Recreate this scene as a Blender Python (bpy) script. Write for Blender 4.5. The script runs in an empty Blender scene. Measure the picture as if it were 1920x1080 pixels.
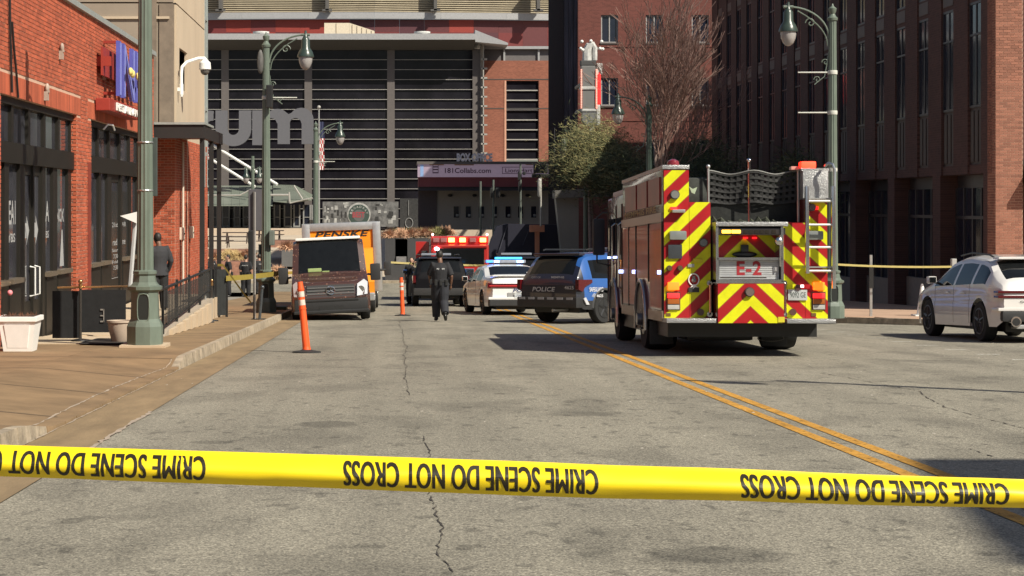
import bpy, bmesh, math, random
from mathutils import Vector, Matrix, noise
R = random.Random(7)
S = bpy.context.scene
C = S.collection
# ------------------------------------------------------------------ camera, sky, sun
F = 3500.0; CX = 735.0; HY = 385.0; CZ = 1.42; SL = 0.0329
cam_d = bpy.data.cameras.new('camera'); cam = bpy.data.objects.new('camera', cam_d); C.objects.link(cam)
cam_d.sensor_width = 36.0; cam_d.lens = F / 1920 * 36.0
cam_d.shift_x = (960 - CX) / 1920.0; cam_d.shift_y = -(540 - HY) / 1920.0
cam_d.clip_start = 0.1; cam_d.clip_end = 2000
cam.location = (0, 0, CZ); cam.rotation_euler = (math.radians(90), 0, 0)
S.camera = cam
SUN_EL = math.radians(43.5)
TO_SUN = Vector((0.73 * math.cos(SUN_EL), -0.683 * math.cos(SUN_EL), math.sin(SUN_EL)))
world = bpy.data.worlds.new('World'); S.world = world; world.use_nodes = True
wn = world.node_tree.nodes; wl = world.node_tree.links
sky = wn.new('ShaderNodeTexSky'); sky.sky_type = 'NISHITA'; sky.sun_disc = False
sky.sun_elevation = SUN_EL; sky.sun_rotation = math.atan2(TO_SUN.x, TO_SUN.y)
sky.air_density = 1.0; sky.dust_density = 1.6
wl.new(sky.outputs[0], wn['Background'].inputs[0]); wn['Background'].inputs[1].default_value = 0.062
sd = bpy.data.lights.new('sun', 'SUN'); sd.energy = 5.0; sd.angle = math.radians(0.55); sd.color = (1.0, 0.94, 0.80)
so = bpy.data.objects.new('sun', sd); C.objects.link(so)
so.rotation_euler = TO_SUN.to_track_quat('Z', 'Y').to_euler()
S.view_settings.view_transform = 'Standard'; S.view_settings.look = 'None'
S.view_settings.exposure = 0.35; S.view_settings.gamma = 1.0; S.view_settings.use_curve_mapping = False
S.cycles.max_bounces = 6; S.cycles.diffuse_bounces = 3; S.cycles.glossy_bounces = 3
S.cycles.transparent_max_bounces = 12

def gz(y):
    """height of the road at distance y: the street falls away from the camera, then flattens at the cross street"""
    a = 84.0; b = 94.0
    if y <= a: return -SL * y
    if y >= b: return -SL * (a + b) / 2
    t = (y - a) / (b - a)
    return -SL * a - SL * (b - a) * (t - t * t / 2)
def P(px, py, y):
    return Vector(((px - CX) * y / F, y, CZ - (py - HY) * y / F))
def PX(px, y): return (px - CX) * y / F
def PZ(py, y): return CZ - (py - HY) * y / F

# ------------------------------------------------------------------ materials
MATS = {}
def lin(c): return tuple(c) + (1.0,)
def M(name, col, rough=0.6, metal=0.0, var=0.12, scale=6.0, bump=0.0, bscale=60.0, coat=0.0, emit=None, es=0.0, spec=0.5, isl=0.0, stretch=(1, 1, 1)):
    if name in MATS: return MATS[name]
    m = bpy.data.materials.new(name); m.use_nodes = True
    n = m.node_tree.nodes; l = m.node_tree.links; b = n['Principled BSDF']
    b.inputs['Roughness'].default_value = rough; b.inputs['Metallic'].default_value = metal
    b.inputs['Specular IOR Level'].default_value = spec; b.inputs['Coat Weight'].default_value = coat
    tc = n.new('ShaderNodeTexCoord'); mp = n.new('ShaderNodeMapping'); mp.inputs['Scale'].default_value = stretch
    l.new(tc.outputs['Object'], mp.inputs[0])
    nz = n.new('ShaderNodeTexNoise'); nz.inputs['Scale'].default_value = scale; nz.inputs['Detail'].default_value = 5
    nz.inputs['Roughness'].default_value = 0.65
    l.new(mp.outputs[0], nz.inputs['Vector'])
    mr = n.new('ShaderNodeMapRange'); mr.inputs[1].default_value = 0.25; mr.inputs[2].default_value = 0.75
    mr.inputs[3].default_value = 1 - var; mr.inputs[4].default_value = 1 + var
    l.new(nz.outputs['Fac'], mr.inputs[0])
    hs = n.new('ShaderNodeHueSaturation'); hs.inputs['Color'].default_value = lin(col)
    last = mr.outputs[0]
    if isl > 0:
        ge = n.new('ShaderNodeNewGeometry'); m2 = n.new('ShaderNodeMapRange')
        m2.inputs[3].default_value = 1 - isl; m2.inputs[4].default_value = 1 + isl
        oi = n.new('ShaderNodeObjectInfo'); ad = n.new('ShaderNodeMath'); ad.operation = 'ADD'
        fr = n.new('ShaderNodeMath'); fr.operation = 'FRACT'
        l.new(ge.outputs['Random Per Island'], ad.inputs[0]); l.new(oi.outputs['Random'], ad.inputs[1]); l.new(ad.outputs[0], fr.inputs[0])
        l.new(fr.outputs[0], m2.inputs[0])
        mu = n.new('ShaderNodeMath'); mu.operation = 'MULTIPLY'; l.new(last, mu.inputs[0]); l.new(m2.outputs[0], mu.inputs[1]); last = mu.outputs[0]
    l.new(last, hs.inputs['Value']); l.new(hs.outputs[0], b.inputs['Base Color'])
    if bump > 0:
        nb = n.new('ShaderNodeTexNoise'); nb.inputs['Scale'].default_value = bscale; nb.inputs['Detail'].default_value = 4
        l.new(mp.outputs[0], nb.inputs['Vector'])
        bp = n.new('ShaderNodeBump'); bp.inputs['Strength'].default_value = bump; bp.inputs['Distance'].default_value = 0.02
        l.new(nb.outputs['Fac'], bp.inputs['Height']); l.new(bp.outputs[0], b.inputs['Normal'])
    if emit is not None:
        b.inputs['Emission Color'].default_value = lin(emit); b.inputs['Emission Strength'].default_value = es
    MATS[name] = m
    return m
def nodes_of(m): return m.node_tree.nodes, m.node_tree.links, m.node_tree.nodes['Principled BSDF']

# ------------------------------------------------------------------ mesh builder
OFF = {}
def off_of(o):
    while o is not None:
        if o.name in OFF: return OFF[o.name]
        o = o.parent
    return Vector((0, 0, 0))
class MB:
    def __init__(s): s.v = []; s.f = []; s.mi = []; s.cur = 0
    def add(s, vs, fs):
        b = len(s.v); s.v.extend([tuple(p) for p in vs])
        for q in fs: s.f.append(tuple(b + i for i in q)); s.mi.append(s.cur)
        return s
    def box(s, x0, x1, y0, y1, z0, z1):
        if x0 > x1: x0, x1 = x1, x0
        if y0 > y1: y0, y1 = y1, y0
        if z0 > z1: z0, z1 = z1, z0
        return s.add([(x0,y0,z0),(x1,y0,z0),(x1,y1,z0),(x0,y1,z0),(x0,y0,z1),(x1,y0,z1),(x1,y1,z1),(x0,y1,z1)],
                     [(0,3,2,1),(4,5,6,7),(0,1,5,4),(1,2,6,5),(2,3,7,6),(3,0,4,7)])
    def hexa(s, p):   # eight points: bottom four, top four
        return s.add(p, [(0,3,2,1),(4,5,6,7),(0,1,5,4),(1,2,6,5),(2,3,7,6),(3,0,4,7)])
    def rbox(s, x0, x1, y0, y1, z0, z1, r=0.02):
        """box with chamfered edges"""
        r = min(r, abs(x1-x0)/2.01, abs(y1-y0)/2.01, abs(z1-z0)/2.01)
        bm = bmesh.new()
        me = MB().box(x0,x1,y0,y1,z0,z1)
        vv = [bm.verts.new(p) for p in me.v]
        for q in me.f: bm.faces.new([vv[i] for i in q])
        bmesh.ops.bevel(bm, geom=bm.edges[:], offset=r, segments=2, affect='EDGES', profile=0.7)
        bm.verts.index_update()
        s.add([v.co[:] for v in bm.verts], [tuple(v.index for v in q.verts) for q in bm.faces]); bm.free()
        return s
    def cyl(s, a, b, r0, r1=None, n=12, cap=True):
        a = Vector(a); b = Vector(b); r1 = r0 if r1 is None else r1
        d = (b - a); q = d.to_track_quat('Z', 'Y')
        vs = []
        for p, r in ((a, r0), (b, r1)):
            for i in range(n):
                t = 2 * math.pi * i / n
                vs.append(p + q @ Vector((math.cos(t) * r, math.sin(t) * r, 0)))
        fs = [(i, (i + 1) % n, n + (i + 1) % n, n + i) for i in range(n)]
        if cap: fs += [tuple(range(n - 1, -1, -1)), tuple(range(n, 2 * n))]
        return s.add(vs, fs)
    def tube(s, pts, r, n=8):
        """swept tube; r a number or a list"""
        pts = [Vector(p) for p in pts]; k = len(pts)
        rr = r if isinstance(r, (list, tuple)) else [r] * k
        vs = []; up = None
        for i, p in enumerate(pts):
            d = (pts[min(i + 1, k - 1)] - pts[max(i - 1, 0)])
            if d.length < 1e-9: d = Vector((0, 0, 1))
            d.normalize()
            if up is None:
                up = d.orthogonal().normalized()
            else:
                up = (up - d * up.dot(d))
                up = up.normalized() if up.length > 1e-6 else d.orthogonal().normalized()
            sd_ = d.cross(up)
            for j in range(n):
                t = 2 * math.pi * j / n
                vs.append(p + (up * math.cos(t) + sd_ * math.sin(t)) * rr[i])
        fs = []
        for i in range(k - 1):
            for j in range(n):
                fs.append((i*n+j, i*n+(j+1)%n, (i+1)*n+(j+1)%n, (i+1)*n+j))
        fs += [tuple(range(n - 1, -1, -1)), tuple(range((k-1)*n, k*n))]
        return s.add(vs, fs)
    def lathe(s, c, prof, n=16, flute=0.0, axis='Z'):
        """prof: (r, h) pairs from the bottom to the top round c"""
        vs = []; k = len(prof)
        for r, h in prof:
            for j in range(n):
                t = 2 * math.pi * (j + 0.5) / n
                q = r * (1 - flute * (j % 2))
                p = (math.cos(t) * q, math.sin(t) * q, h)
                if axis == 'Y': p = (p[0], h, p[1])
                vs.append((c[0] + p[0], c[1] + p[1], c[2] + p[2]))
        fs = []
        for i in range(k - 1):
            for j in range(n):
                q = (i*n+j, i*n+(j+1)%n, (i+1)*n+(j+1)%n, (i+1)*n+j)
                fs.append(q if axis == 'Z' else q[::-1])
        fs += [tuple(range(n - 1, -1, -1)), tuple(range((k-1)*n, k*n))]
        return s.add(vs, fs)
    def ball(s, c, rx, ry=None, rz=None, n=12, m=8):
        ry = rx if ry is None else ry; rz = rx if rz is None else rz
        vs = [(c[0], c[1], c[2] - rz)]
        for i in range(1, m):
            a = -math.pi/2 + math.pi * i / m
            for j in range(n):
                t = 2 * math.pi * j / n
                vs.append((c[0] + rx*math.cos(a)*math.cos(t), c[1] + ry*math.cos(a)*math.sin(t), c[2] + rz*math.sin(a)))
        vs.append((c[0], c[1], c[2] + rz)); fs = []
        for j in range(n): fs.append((0, 1 + (j+1)%n, 1 + j))
        for i in range(m - 2):
            for j in range(n): fs.append((1+i*n+j, 1+i*n+(j+1)%n, 1+(i+1)*n+(j+1)%n, 1+(i+1)*n+j))
        t = len(vs) - 1
        for j in range(n): fs.append((t, 1+(m-2)*n+j, 1+(m-2)*n+(j+1)%n))
        return s.add(vs, fs)
    def prism(s, poly, fn, d0, d1):
        """poly: 2-D outline; fn(u, v, d) -> point"""
        k = len(poly)
        vs = [fn(u, v, d0) for u, v in poly] + [fn(u, v, d1) for u, v in poly]
        fs = [tuple(range(k)), tuple(range(2*k-1, k-1, -1))] + [(i, k+i, k+(i+1)%k, (i+1)%k) for i in range(k)]
        return s.add(vs, fs)
    def mesh(s, name, mats, off, smooth):
        me = bpy.data.meshes.new(name)
        if off.length > 0: vs = [(a-off.x, b-off.y, c-off.z) for a, b, c in s.v]
        else: vs = s.v
        me.from_pydata(vs, [], s.f)
        for m in mats: me.materials.append(m)
        if len(mats) > 1: me.polygons.foreach_set('material_index', s.mi)
        me.update()
        bm = bmesh.new(); bm.from_mesh(me); bmesh.ops.recalc_face_normals(bm, faces=bm.faces[:]) if len(s.f) < 20000 else None
        bm.to_mesh(me); bm.free()
        if smooth:
            me.shade_smooth(); me.set_sharp_from_angle(angle=math.radians(smooth if smooth is not True else 40))
        return me
    def build(s, name, mat, parent=None, smooth=False, kind=None, label=None):
        mats = mat if isinstance(mat, (list, tuple)) else [mat]
        me = s.mesh(name, mats, off_of(parent), smooth)
        o = bpy.data.objects.new(name, me); C.objects.link(o)
        if parent is not None: o.parent = parent
        if kind: o['kind'] = kind
        if label: o['label'] = label
        return o
def tag(o, label, cat, group=None, kind=None):
    o['label'] = label; o['category'] = cat
    if group: o['group'] = group
    if kind: o['kind'] = kind
    return o
def thing(name, label, cat, loc=(0,0,0), group=None, off=True):
    o = bpy.data.objects.new(name, None); C.objects.link(o); o.location = loc; o.empty_display_size = 0.2
    if off: OFF[o.name] = Vector(loc)
    return tag(o, label, cat, group)
def local_thing(name, label, cat, group=None):
    o = bpy.data.objects.new(name, None); C.objects.link(o); return tag(o, label, cat, group)
SLOPE = Matrix.Rotation(-math.atan(SL), 4, 'X')
def put(o, x, y, yaw=0.0, z=None, slope=True, roll=0.0):
    m = Matrix.Translation((x, y, gz(y) if z is None else z))
    if slope: m = m @ SLOPE
    o.matrix_world = m @ Matrix.Rotation(yaw, 4, 'Z') @ Matrix.Rotation(roll, 4, 'X')
def copy_tree(o, parent=None):
    c = o.copy(); C.objects.link(c)
    if parent is not None: c.parent = parent
    for ch in KIDS(o): copy_tree(ch, c)
    return c
def KIDS(o): return [x for x in bpy.data.objects if x.parent is o]
TXT = {}
def text_geo(s, bold=0.0, sp=1.0, shear=0.0):
    key = (s, bold, sp, shear)
    if key in TXT: return TXT[key]
    cu = bpy.data.curves.new('lettering', 'FONT'); cu.body = s; cu.offset = bold; cu.space_character = sp; cu.shear = shear
    cu.resolution_u = 4
    ob = bpy.data.objects.new('lettering_tmp', cu); C.objects.link(ob)
    dg = bpy.context.evaluated_depsgraph_get(); me = bpy.data.meshes.new_from_object(ob.evaluated_get(dg))
    vs = [v.co.copy() for v in me.vertices]; fs = [tuple(p.vertices) for p in me.polygons]
    bpy.data.objects.remove(ob); bpy.data.curves.remove(cu); bpy.data.meshes.remove(me)
    x0 = min(v.x for v in vs); x1 = max(v.x for v in vs); y0 = min(v.y for v in vs); y1 = max(v.y for v in vs)
    TXT[key] = ([((v.x-x0)/(x1-x0), (v.y-y0)/(y1-y0)) for v in vs], fs)
    return TXT[key]
def letters(mb, s, o, right, up, w, h, bold=0.0, sp=1.0, shear=0.0, depth=0.0):
    """flat (or thick) lettering; o = lower left corner, right/up unit vectors"""
    uv, fs = text_geo(s, bold, sp, shear); o = Vector(o); right = Vector(right); up = Vector(up)
    nrm = right.cross(up)
    vs = [o + right*(u*w) + up*(v*h) for u, v in uv]
    if depth <= 0: mb.add(vs, fs)
    else:
        k = len(vs); e = {}
        for q in fs:
            for a, b in zip(q, q[1:] + q[:1]): e[(a, b)] = 1
        rim = [(a, b) for a, b in e if (b, a) not in e]
        mb.add(vs + [p + nrm*depth for p in vs], [q[::-1] for q in fs] + [tuple(k+i for i in q) for q in fs] + [(a, b, k+b, k+a) for a, b in rim])
    return mb
# ================================================================== THE SETTING
# ------------------------------------------------------------------ road
def road_material():
    m = M('asphalt', (0.245, 0.222, 0.174), rough=0.9, var=0.10, scale=0.35, bump=0.55, bscale=55)
    n, l, b = nodes_of(m)
    hs = [x for x in n if x.type == 'HUE_SAT'][0]; tc = [x for x in n if x.type == 'TEX_COORD'][0]
    val = hs.inputs['Value'].links[0].from_socket
    def noise_(sc, lo, hi, a, c, st=(1,1,1), det=3):
        mp = n.new('ShaderNodeMapping'); mp.inputs['Scale'].default_value = st; l.new(tc.outputs['Object'], mp.inputs[0])
        z = n.new('ShaderNodeTexNoise'); z.inputs['Scale'].default_value = sc; z.inputs['Detail'].default_value = det; l.new(mp.outputs[0], z.inputs['Vector'])
        r = n.new('ShaderNodeMapRange'); r.inputs[1].default_value = a; r.inputs[2].default_value = c; r.inputs[3].default_value = lo; r.inputs[4].default_value = hi
        l.new(z.outputs['Fac'], r.inputs[0]); return r.outputs[0]
    def mul(a, c):
        q = n.new('ShaderNodeMath'); q.operation = 'MULTIPLY'; l.new(a, q.inputs[0]); l.new(c, q.inputs[1]); return q.outputs[0]
    v = mul(val, noise_(85, 0.50, 1.50, 0.32, 0.68, det=2))          # aggregate
    v = mul(v, noise_(34, 0.66, 1.34, 0.3, 0.7))
    v = mul(v, noise_(7.0, 1.0, 0.66, 0.60, 0.67, (1, .55, 1)))      # small dark blotches
    v = mul(v, noise_(1.1, 0.77, 1.0, 0.36, 0.5, (1, 0.6, 1)))      # dull stains
    v = mul(v, noise_(0.5, 0.86, 1.08, 0.35, 0.65, (3, 0.12, 1)))   # wheel tracks along the street
    # old oil stains, each with its own shape
    nz = noise_(5.0, -0.16, 0.16, 0.3, 0.7)
    sx = n.new('ShaderNodeSeparateXYZ'); l.new(tc.outputs['Object'], sx.inputs[0])
    for px, py, rx, ry, dark in ((618, 795, .30, .38, .60), (1340, 1040, .36, .30, .66), (1085, 776, .36, .34, .74), (400, 829, .2, .16, .66), (1260,1050,.2,.18,.8),
                                 (240, 970, .16, .14, .8), (500, 800, .13, .13, .8), (600, 925, .12, .06, .72), (1700, 676, .35, .3, .8), (330, 905, .2, .1, .8), (1140,1030,.15,.12,.85)):
        Y = F * CZ / (py - 500); X = PX(px, Y)
        a = n.new('ShaderNodeMath'); a.operation = 'SUBTRACT'; l.new(sx.outputs[0], a.inputs[0]); a.inputs[1].default_value = X
        a2 = n.new('ShaderNodeMath'); a2.operation = 'DIVIDE'; l.new(a.outputs[0], a2.inputs[0]); a2.inputs[1].default_value = rx
        c = n.new('ShaderNodeMath'); c.operation = 'SUBTRACT'; l.new(sx.outputs[1], c.inputs[0]); c.inputs[1].default_value = Y
        c2 = n.new('ShaderNodeMath'); c2.operation = 'DIVIDE'; l.new(c.outputs[0], c2.inputs[0]); c2.inputs[1].default_value = ry
        cb = n.new('ShaderNodeCombineXYZ'); l.new(a2.outputs[0], cb.inputs[0]); l.new(c2.outputs[0], cb.inputs[1])
        ln = n.new('ShaderNodeVectorMath'); ln.operation = 'LENGTH'; l.new(cb.outputs[0], ln.inputs[0])
        ad = n.new('ShaderNodeMath'); ad.operation = 'ADD'; l.new(ln.outputs['Value'], ad.inputs[0]); l.new(nz, ad.inputs[1])
        r = n.new('ShaderNodeMapRange'); r.interpolation_type = 'SMOOTHSTEP'; r.inputs[1].default_value = 0.75; r.inputs[2].default_value = 1.1
        r.inputs[3].default_value = dark; r.inputs[4].default_value = 1.0; l.new(ad.outputs[0], r.inputs[0]); v = mul(v, r.outputs[0])
    l.new(v, hs.inputs['Value'])
    return m
asphalt = road_material()
def sheet(x0, x1, y0, y1, dz=0.0, nx=1, step=4.0):
    mb = MB(); ys = [y0]
    while ys[-1] < y1 - 1e-6: ys.append(min(y1, ys[-1] + (1.0 if 82 < ys[-1] < 95 else step)))
    xs = [x0 + (x1-x0)*i/nx for i in range(nx+1)]
    vs = [(x, y, gz(y) + dz) for y in ys for x in xs]; w = nx + 1
    mb.add(vs, [(j*w+i, j*w+i+1, (j+1)*w+i+1, (j+1)*w+i) for j in range(len(ys)-1) for i in range(nx)])
    return mb
sheet(-400, 400, -200, 900, -0.32, step=20).build('ground', M('ground_concrete', (0.26, 0.23, 0.19), rough=.9, var=.2, scale=.5), kind='structure')
road = sheet(-2.35, 16.0, -60, 104, 0.0).build('road', asphalt, kind='structure')
sheet(-120, -2.36, 93, 104, 0.0).build('cross_street', asphalt, kind='structure')
sheet(16.01, 120, 101, 104, 0.0).build('cross_street', asphalt, kind='structure')
gut_m = M('stained_gutter', (0.235, 0.165, 0.09), rough=.9, var=.3, scale=2.2, bump=.2, bscale=30, stretch=(1.5, .35, 1))
sheet(-2.93, -2.358, -60, 93, 0.0).build('gutter', gut_m, kind='structure')
yl_m = M('worn_yellow_paint', (0.50, 0.25, 0.035), rough=.8, var=.3, scale=3.0, bump=.1, bscale=80)
def paint_wear(m, lo, hi, sc=24):
    n, l, b = nodes_of(m); tc = [x for x in n if x.type == 'TEX_COORD'][0]
    z = n.new('ShaderNodeTexNoise'); z.inputs['Scale'].default_value = sc; z.inputs['Detail'].default_value = 6; l.new(tc.outputs['Object'], z.inputs['Vector'])
    r = n.new('ShaderNodeMapRange'); r.inputs[1].default_value = lo; r.inputs[2].default_value = hi; l.new(z.outputs['Fac'], r.inputs[0]); l.new(r.outputs[0], b.inputs['Alpha'])
paint_wear(yl_m, .30, .44)
wp_m = M('worn_white_paint', (0.6, 0.58, 0.52), rough=.8, var=.2); paint_wear(wp_m, .36, .52)
for x in (3.46, 3.70):
    sheet(x, x + 0.115, 3, 92, 0.005, step=2).build('centre_line', yl_m, parent=road)
for k in range(14):
    y = 28.4 + 1.72 * k
    sheet(9.45, 9.83, y, y + 0.13, 0.005).build('parking_mark', wp_m, parent=road)
for k in range(4):
    sheet(3.9 + k*1.45, 4.6 + k*1.45, 88.5, 91.5, 0.005).build('crossing_bar', wp_m, parent=road)
crack_m = M('crack_dark', (0.05, 0.042, 0.035), rough=1.0, var=.2)
def crack(pts, w, seed, name='crack'):
    r = random.Random(seed); mb = MB(); out = []
    for (a, b) in zip(pts, pts[1:]):
        Ya = F*CZ/(a[1]-500); Yb = F*CZ/(b[1]-500); Xa = PX(a[0], Ya); Xb = PX(b[0], Yb)
        d = math.hypot(Xb-Xa, Yb-Ya); k = max(2, int(d / 0.07))
        for i in range(k): t = i/k; out.append((Xa+(Xb-Xa)*t, Ya+(Yb-Ya)*t))
    off = [0, 0]; vs = []
    px_, py_ = out[-1][0]-out[0][0], out[-1][1]-out[0][1]; L = math.hypot(px_, py_); nx, ny = -py_/L, px_/L
    for i, (x, y) in enumerate(out):
        off[0] += r.uniform(-.011, .011); off[0] *= .95
        j = off[0] + r.uniform(-.008, .008); ww = w * r.uniform(.05, 1.5) * (0.1 if r.random() < .25 else 1)
        z = gz(y) + .004
        vs += [(x+nx*(j-ww), y+ny*(j-ww), z), (x+nx*(j+ww), y+ny*(j+ww), z)]
    mb.add(vs, [(2*i, 2*i+1, 2*i+3, 2*i+2) for i in range(len(out)-1)])
    mb.build(name, crack_m, parent=road)
crack([(750, 602), (757, 650), (768, 742)], .0065, 1)
crack([(790, 818), (800, 860), (812, 910), (828, 985), (826, 1040), (850, 1079)], .0055, 2)
crack([(1540, 700), (1720, 733), (1772, 764), (1900, 800), (1960, 812)], .008, 3)
crack([(1816, 842), (1866, 858)], .008, 5)
crack([(700, 603), (742, 603), (780, 603)], .03, 6)
crack([(1700, 677), (1790, 676)], .02, 7)
# ------------------------------------------------------------------ pavements and kerbs
kerb_m = M('kerb_concrete', (0.34, 0.28, 0.205), rough=.9, var=.5, scale=5, bump=.5, bscale=25, isl=.12)
slab_m = M('pavement_concrete', (0.225, 0.148, 0.078), rough=.9, var=.34, scale=1.3, bump=.15, bscale=70, isl=.07)
tan_m = M('entry_concrete', (0.50, 0.39, 0.27), rough=.9, var=.12, scale=2, bump=.1)
joint_m = M('joint_dark', (0.08, 0.06, 0.045), rough=1)
KH = .15
def side_h(y):
    """how much of the kerb's height stands at y: the driveway lowers it"""
    def ss(a, b, t): t = min(1, max(0, (t-a)/(b-a))); return t*t*(3-2*t)
    return 1 - (ss(14.6, 16.6, y) - ss(25.6, 26.6, y)) * .86
def side_z(x, y):
    h = side_h(y); t = min(1, max(0, (-x - 3.05) / 1.35))
    return gz(y) + KH * (h + (1-h) * t)
pave = sheet(-6.2, -3.06, -10, 92, -0.06).build('left_pavement', joint_m, kind='structure')
# fill below the raised pavement so its edge is closed
def slab(x0, x1, y0, y1, parent, mat, zf, g=.005, name='paving_slab', th=.10):
    x0 += g; x1 -= g; y0 += g; y1 -= g
    p = [(x0,y0),(x1,y0),(x1,y1),(x0,y1)]
    MB().hexa([(x, y, zf(x, y) - th) for x, y in p] + [(x, y, zf(x, y)) for x, y in p]).build(name, mat, parent=parent)
y = 2.0; k = 0
while y < 90.0:
    if 14.5 < y < 26.4: st = .6
    else: st = 1.52
    for a, b in ((-3.05, -4.6), (-4.6, -6.2)):
        if 14.5 < y < 26.4 and a > -4: continue
        slab(b, a, y, y + st, pave, slab_m, side_z)
    y += st
mb = MB(); xs = [-3.05 - 1.55*i/8 for i in range(9)]; ys = [14.48 + i*.25 for i in range(50)]   # the lowered driveway crossing
vs = [(x, y_, side_z(x, y_)) for y_ in ys for x in xs]
mb.add(vs, [(j*9+i, j*9+i+1, (j+1)*9+i+1, (j+1)*9+i) for j in range(len(ys)-1) for i in range(8)])
mb.build('driveway_apron', slab_m, parent=pave, smooth=True)
for y_ in (17.3, 20.4, 23.4, 26.3):
    mb = MB(); vs = []
    for i in range(25): x = -3.10 - 3.05*i/24; vs += [(x, y_-.012, side_z(x, y_)+.004), (x, y_+.012, side_z(x, y_)+.004)]
    mb.add(vs, [(2*i, 2*i+1, 2*i+3, 2*i+2) for i in range(24)]); mb.build('joint_line', joint_m, parent=pave)
y = 3.0; i = 0
while y < 91:
    L = 1.85
    n_ = 6 if 13 < y + L and y < 27.5 else 1
    for q in range(n_):
        ya = y + L*q/n_ + (.008 if q == 0 else 0); yb = y + L*(q+1)/n_ - (.008 if q == n_-1 else 0)
        za = gz(ya) + KH*side_h(ya); zb = gz(yb) + KH*side_h(yb); jt = R.uniform(-.006, .006)
        MB().hexa([(-2.93+jt, ya, gz(ya)-.15), (-2.93+jt, yb, gz(yb)-.15), (-3.05, yb, gz(yb)-.15), (-3.05, ya, gz(ya)-.15),
                   (-2.955+jt, ya, za+.003), (-2.955+jt, yb, zb+.003), (-3.05, yb, zb+.003), (-3.05, ya, za+.003)]).build('kerb_stone', slab_m if side_h((ya+yb)/2) < .4 else kerb_m, parent=pave)
    y += L; i += 1
# a pale crack line along the driveway's lip
mb = MB(); vs = []
rr = random.Random(3)
for i in range(80):
    y_ = 15.2 + i*.14; x = -3.10 - .22*math.sin(min(1, i/79)*math.pi)*.4 + rr.uniform(-.012, .012); w = rr.uniform(.002, .014)
    vs += [(x-w, y_, side_z(x-w, y_)+.004), (x+w, y_, side_z(x+w, y_)+.004)]
mb.add(vs, [(2*i, 2*i+1, 2*i+3, 2*i+2) for i in range(79)]); mb.build('mortar_line', M('pale_mortar', (.38,.31,.24), var=.3), parent=pave)
mb = MB(); vs = []
for i in range(90):
    y_ = 13.8 + i*.14; x = -2.93 + rr.uniform(-.008, .008); w = rr.uniform(.002, .012)
    vs += [(x-w, y_, gz(y_)+.006), (x+w, y_, gz(y_)+.006)]
mb.add(vs, [(2*i, 2*i+1, 2*i+3, 2*i+2) for i in range(89)]); mb.build('mortar_line', MATS['pale_mortar'], parent=pave)
mb = MB(); vs = []
for i in range(30):
    y_ = 14.2 + i*.14; x = -2.355 + rr.uniform(-.02, .02); w = rr.uniform(.004, .03)
    vs += [(x-w, y_, gz(y_)+.007), (x+w, y_, gz(y_)+.007)]
mb.add(vs, [(2*i, 2*i+1, 2*i+3, 2*i+2) for i in range(29)]); mb.build('mortar_line', MATS['pale_mortar'], parent=pave)
# pale entry paving between the pavement and the shop front
mb = MB(); mb.hexa([(-6.35, 30.6, gz(30.6)+KH-.1), (-5.0, 30.6, gz(30.6)+KH-.1), (-5.0, 36.5, gz(36.5)+KH-.1), (-6.35, 36.5, gz(36.5)+KH-.1),
                    (-6.35, 30.6, gz(30.6)+KH+.012), (-5.0, 30.6, gz(30.6)+KH+.012), (-5.0, 36.5, gz(36.5)+KH+.012), (-6.35, 36.5, gz(36.5)+KH+.012)])
mb.build('entry_paving', tan_m, parent=pave)
# right pavement with its flared kerb
KP = [(16.0, -8), (15.6, 20), (14.9, 39), (14.3, 42.6), (12.9, 45.0), (11.4, 46.9), (10.45, 48.2), (10.0, 49.6), (10.0, 60), (10.0, 75), (10.0, 92)]
pink_m = M('brick_red_pavement', (0.44, 0.29, 0.20), rough=.9, var=.2, scale=1.4, isl=.08, bump=.1)
mb = MB(); vs = []
for x, y in KP: vs += [(x + .13, y, gz(y)+KH-.05), (30, y, gz(y)+KH-.05)]
mb.add(vs, [(2*i, 2*i+1, 2*i+3, 2*i+2) for i in range(len(KP)-1)])
rpave = mb.build('right_pavement', pink_m, kind='structure')
def kx(y):
    for (xa, ya), (xb, yb) in zip(KP, KP[1:]):
        if ya <= y <= yb: return xa + (xb-xa)*(y-ya)/(yb-ya)
    return 10
for (xa, ya), (xb, yb) in zip(KP, KP[1:]):
    n_ = max(1, round(math.hypot(xb-xa, yb-ya)/2.2))
    for q in range(n_):
        t0 = q/n_ + .004; t1 = (q+1)/n_ - .004
        a = (xa+(xb-xa)*t0, ya+(yb-ya)*t0); b = (xa+(xb-xa)*t1, ya+(yb-ya)*t1)
        mat = kerb_m
        MB().hexa([(a[0], a[1], gz(a[1])-.1), (a[0]+.15, a[1]+.03, gz(a[1])-.1), (b[0]+.15, b[1]+.03, gz(b[1])-.1), (b[0], b[1], gz(b[1])-.1),
                   (a[0]+.02, a[1], gz(a[1])+KH+.004), (a[0]+.15, a[1]+.03, gz(a[1])+KH+.004), (b[0]+.15, b[1]+.03, gz(b[1])+KH+.004), (b[0]+.02, b[1], gz(b[1])+KH+.004)]).build('kerb_stone', mat, parent=rpave)
for j in range(34):
    y0 = 40 + j*1.5
    for i in range(5):
        x0 = 10.2 + i*1.5
        if x0 < kx(y0) + .16 or x0 < kx(y0+1.5) + .16: x0 = max(kx(y0), kx(y0+1.5)) + .17
        x1 = 10.2 + (i+1)*1.5
        if x1 - x0 < .3: continue
        slab(x0, min(x1, 17.0), y0, y0+1.5, rpave, pink_m, lambda x, y: gz(y)+KH)
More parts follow.
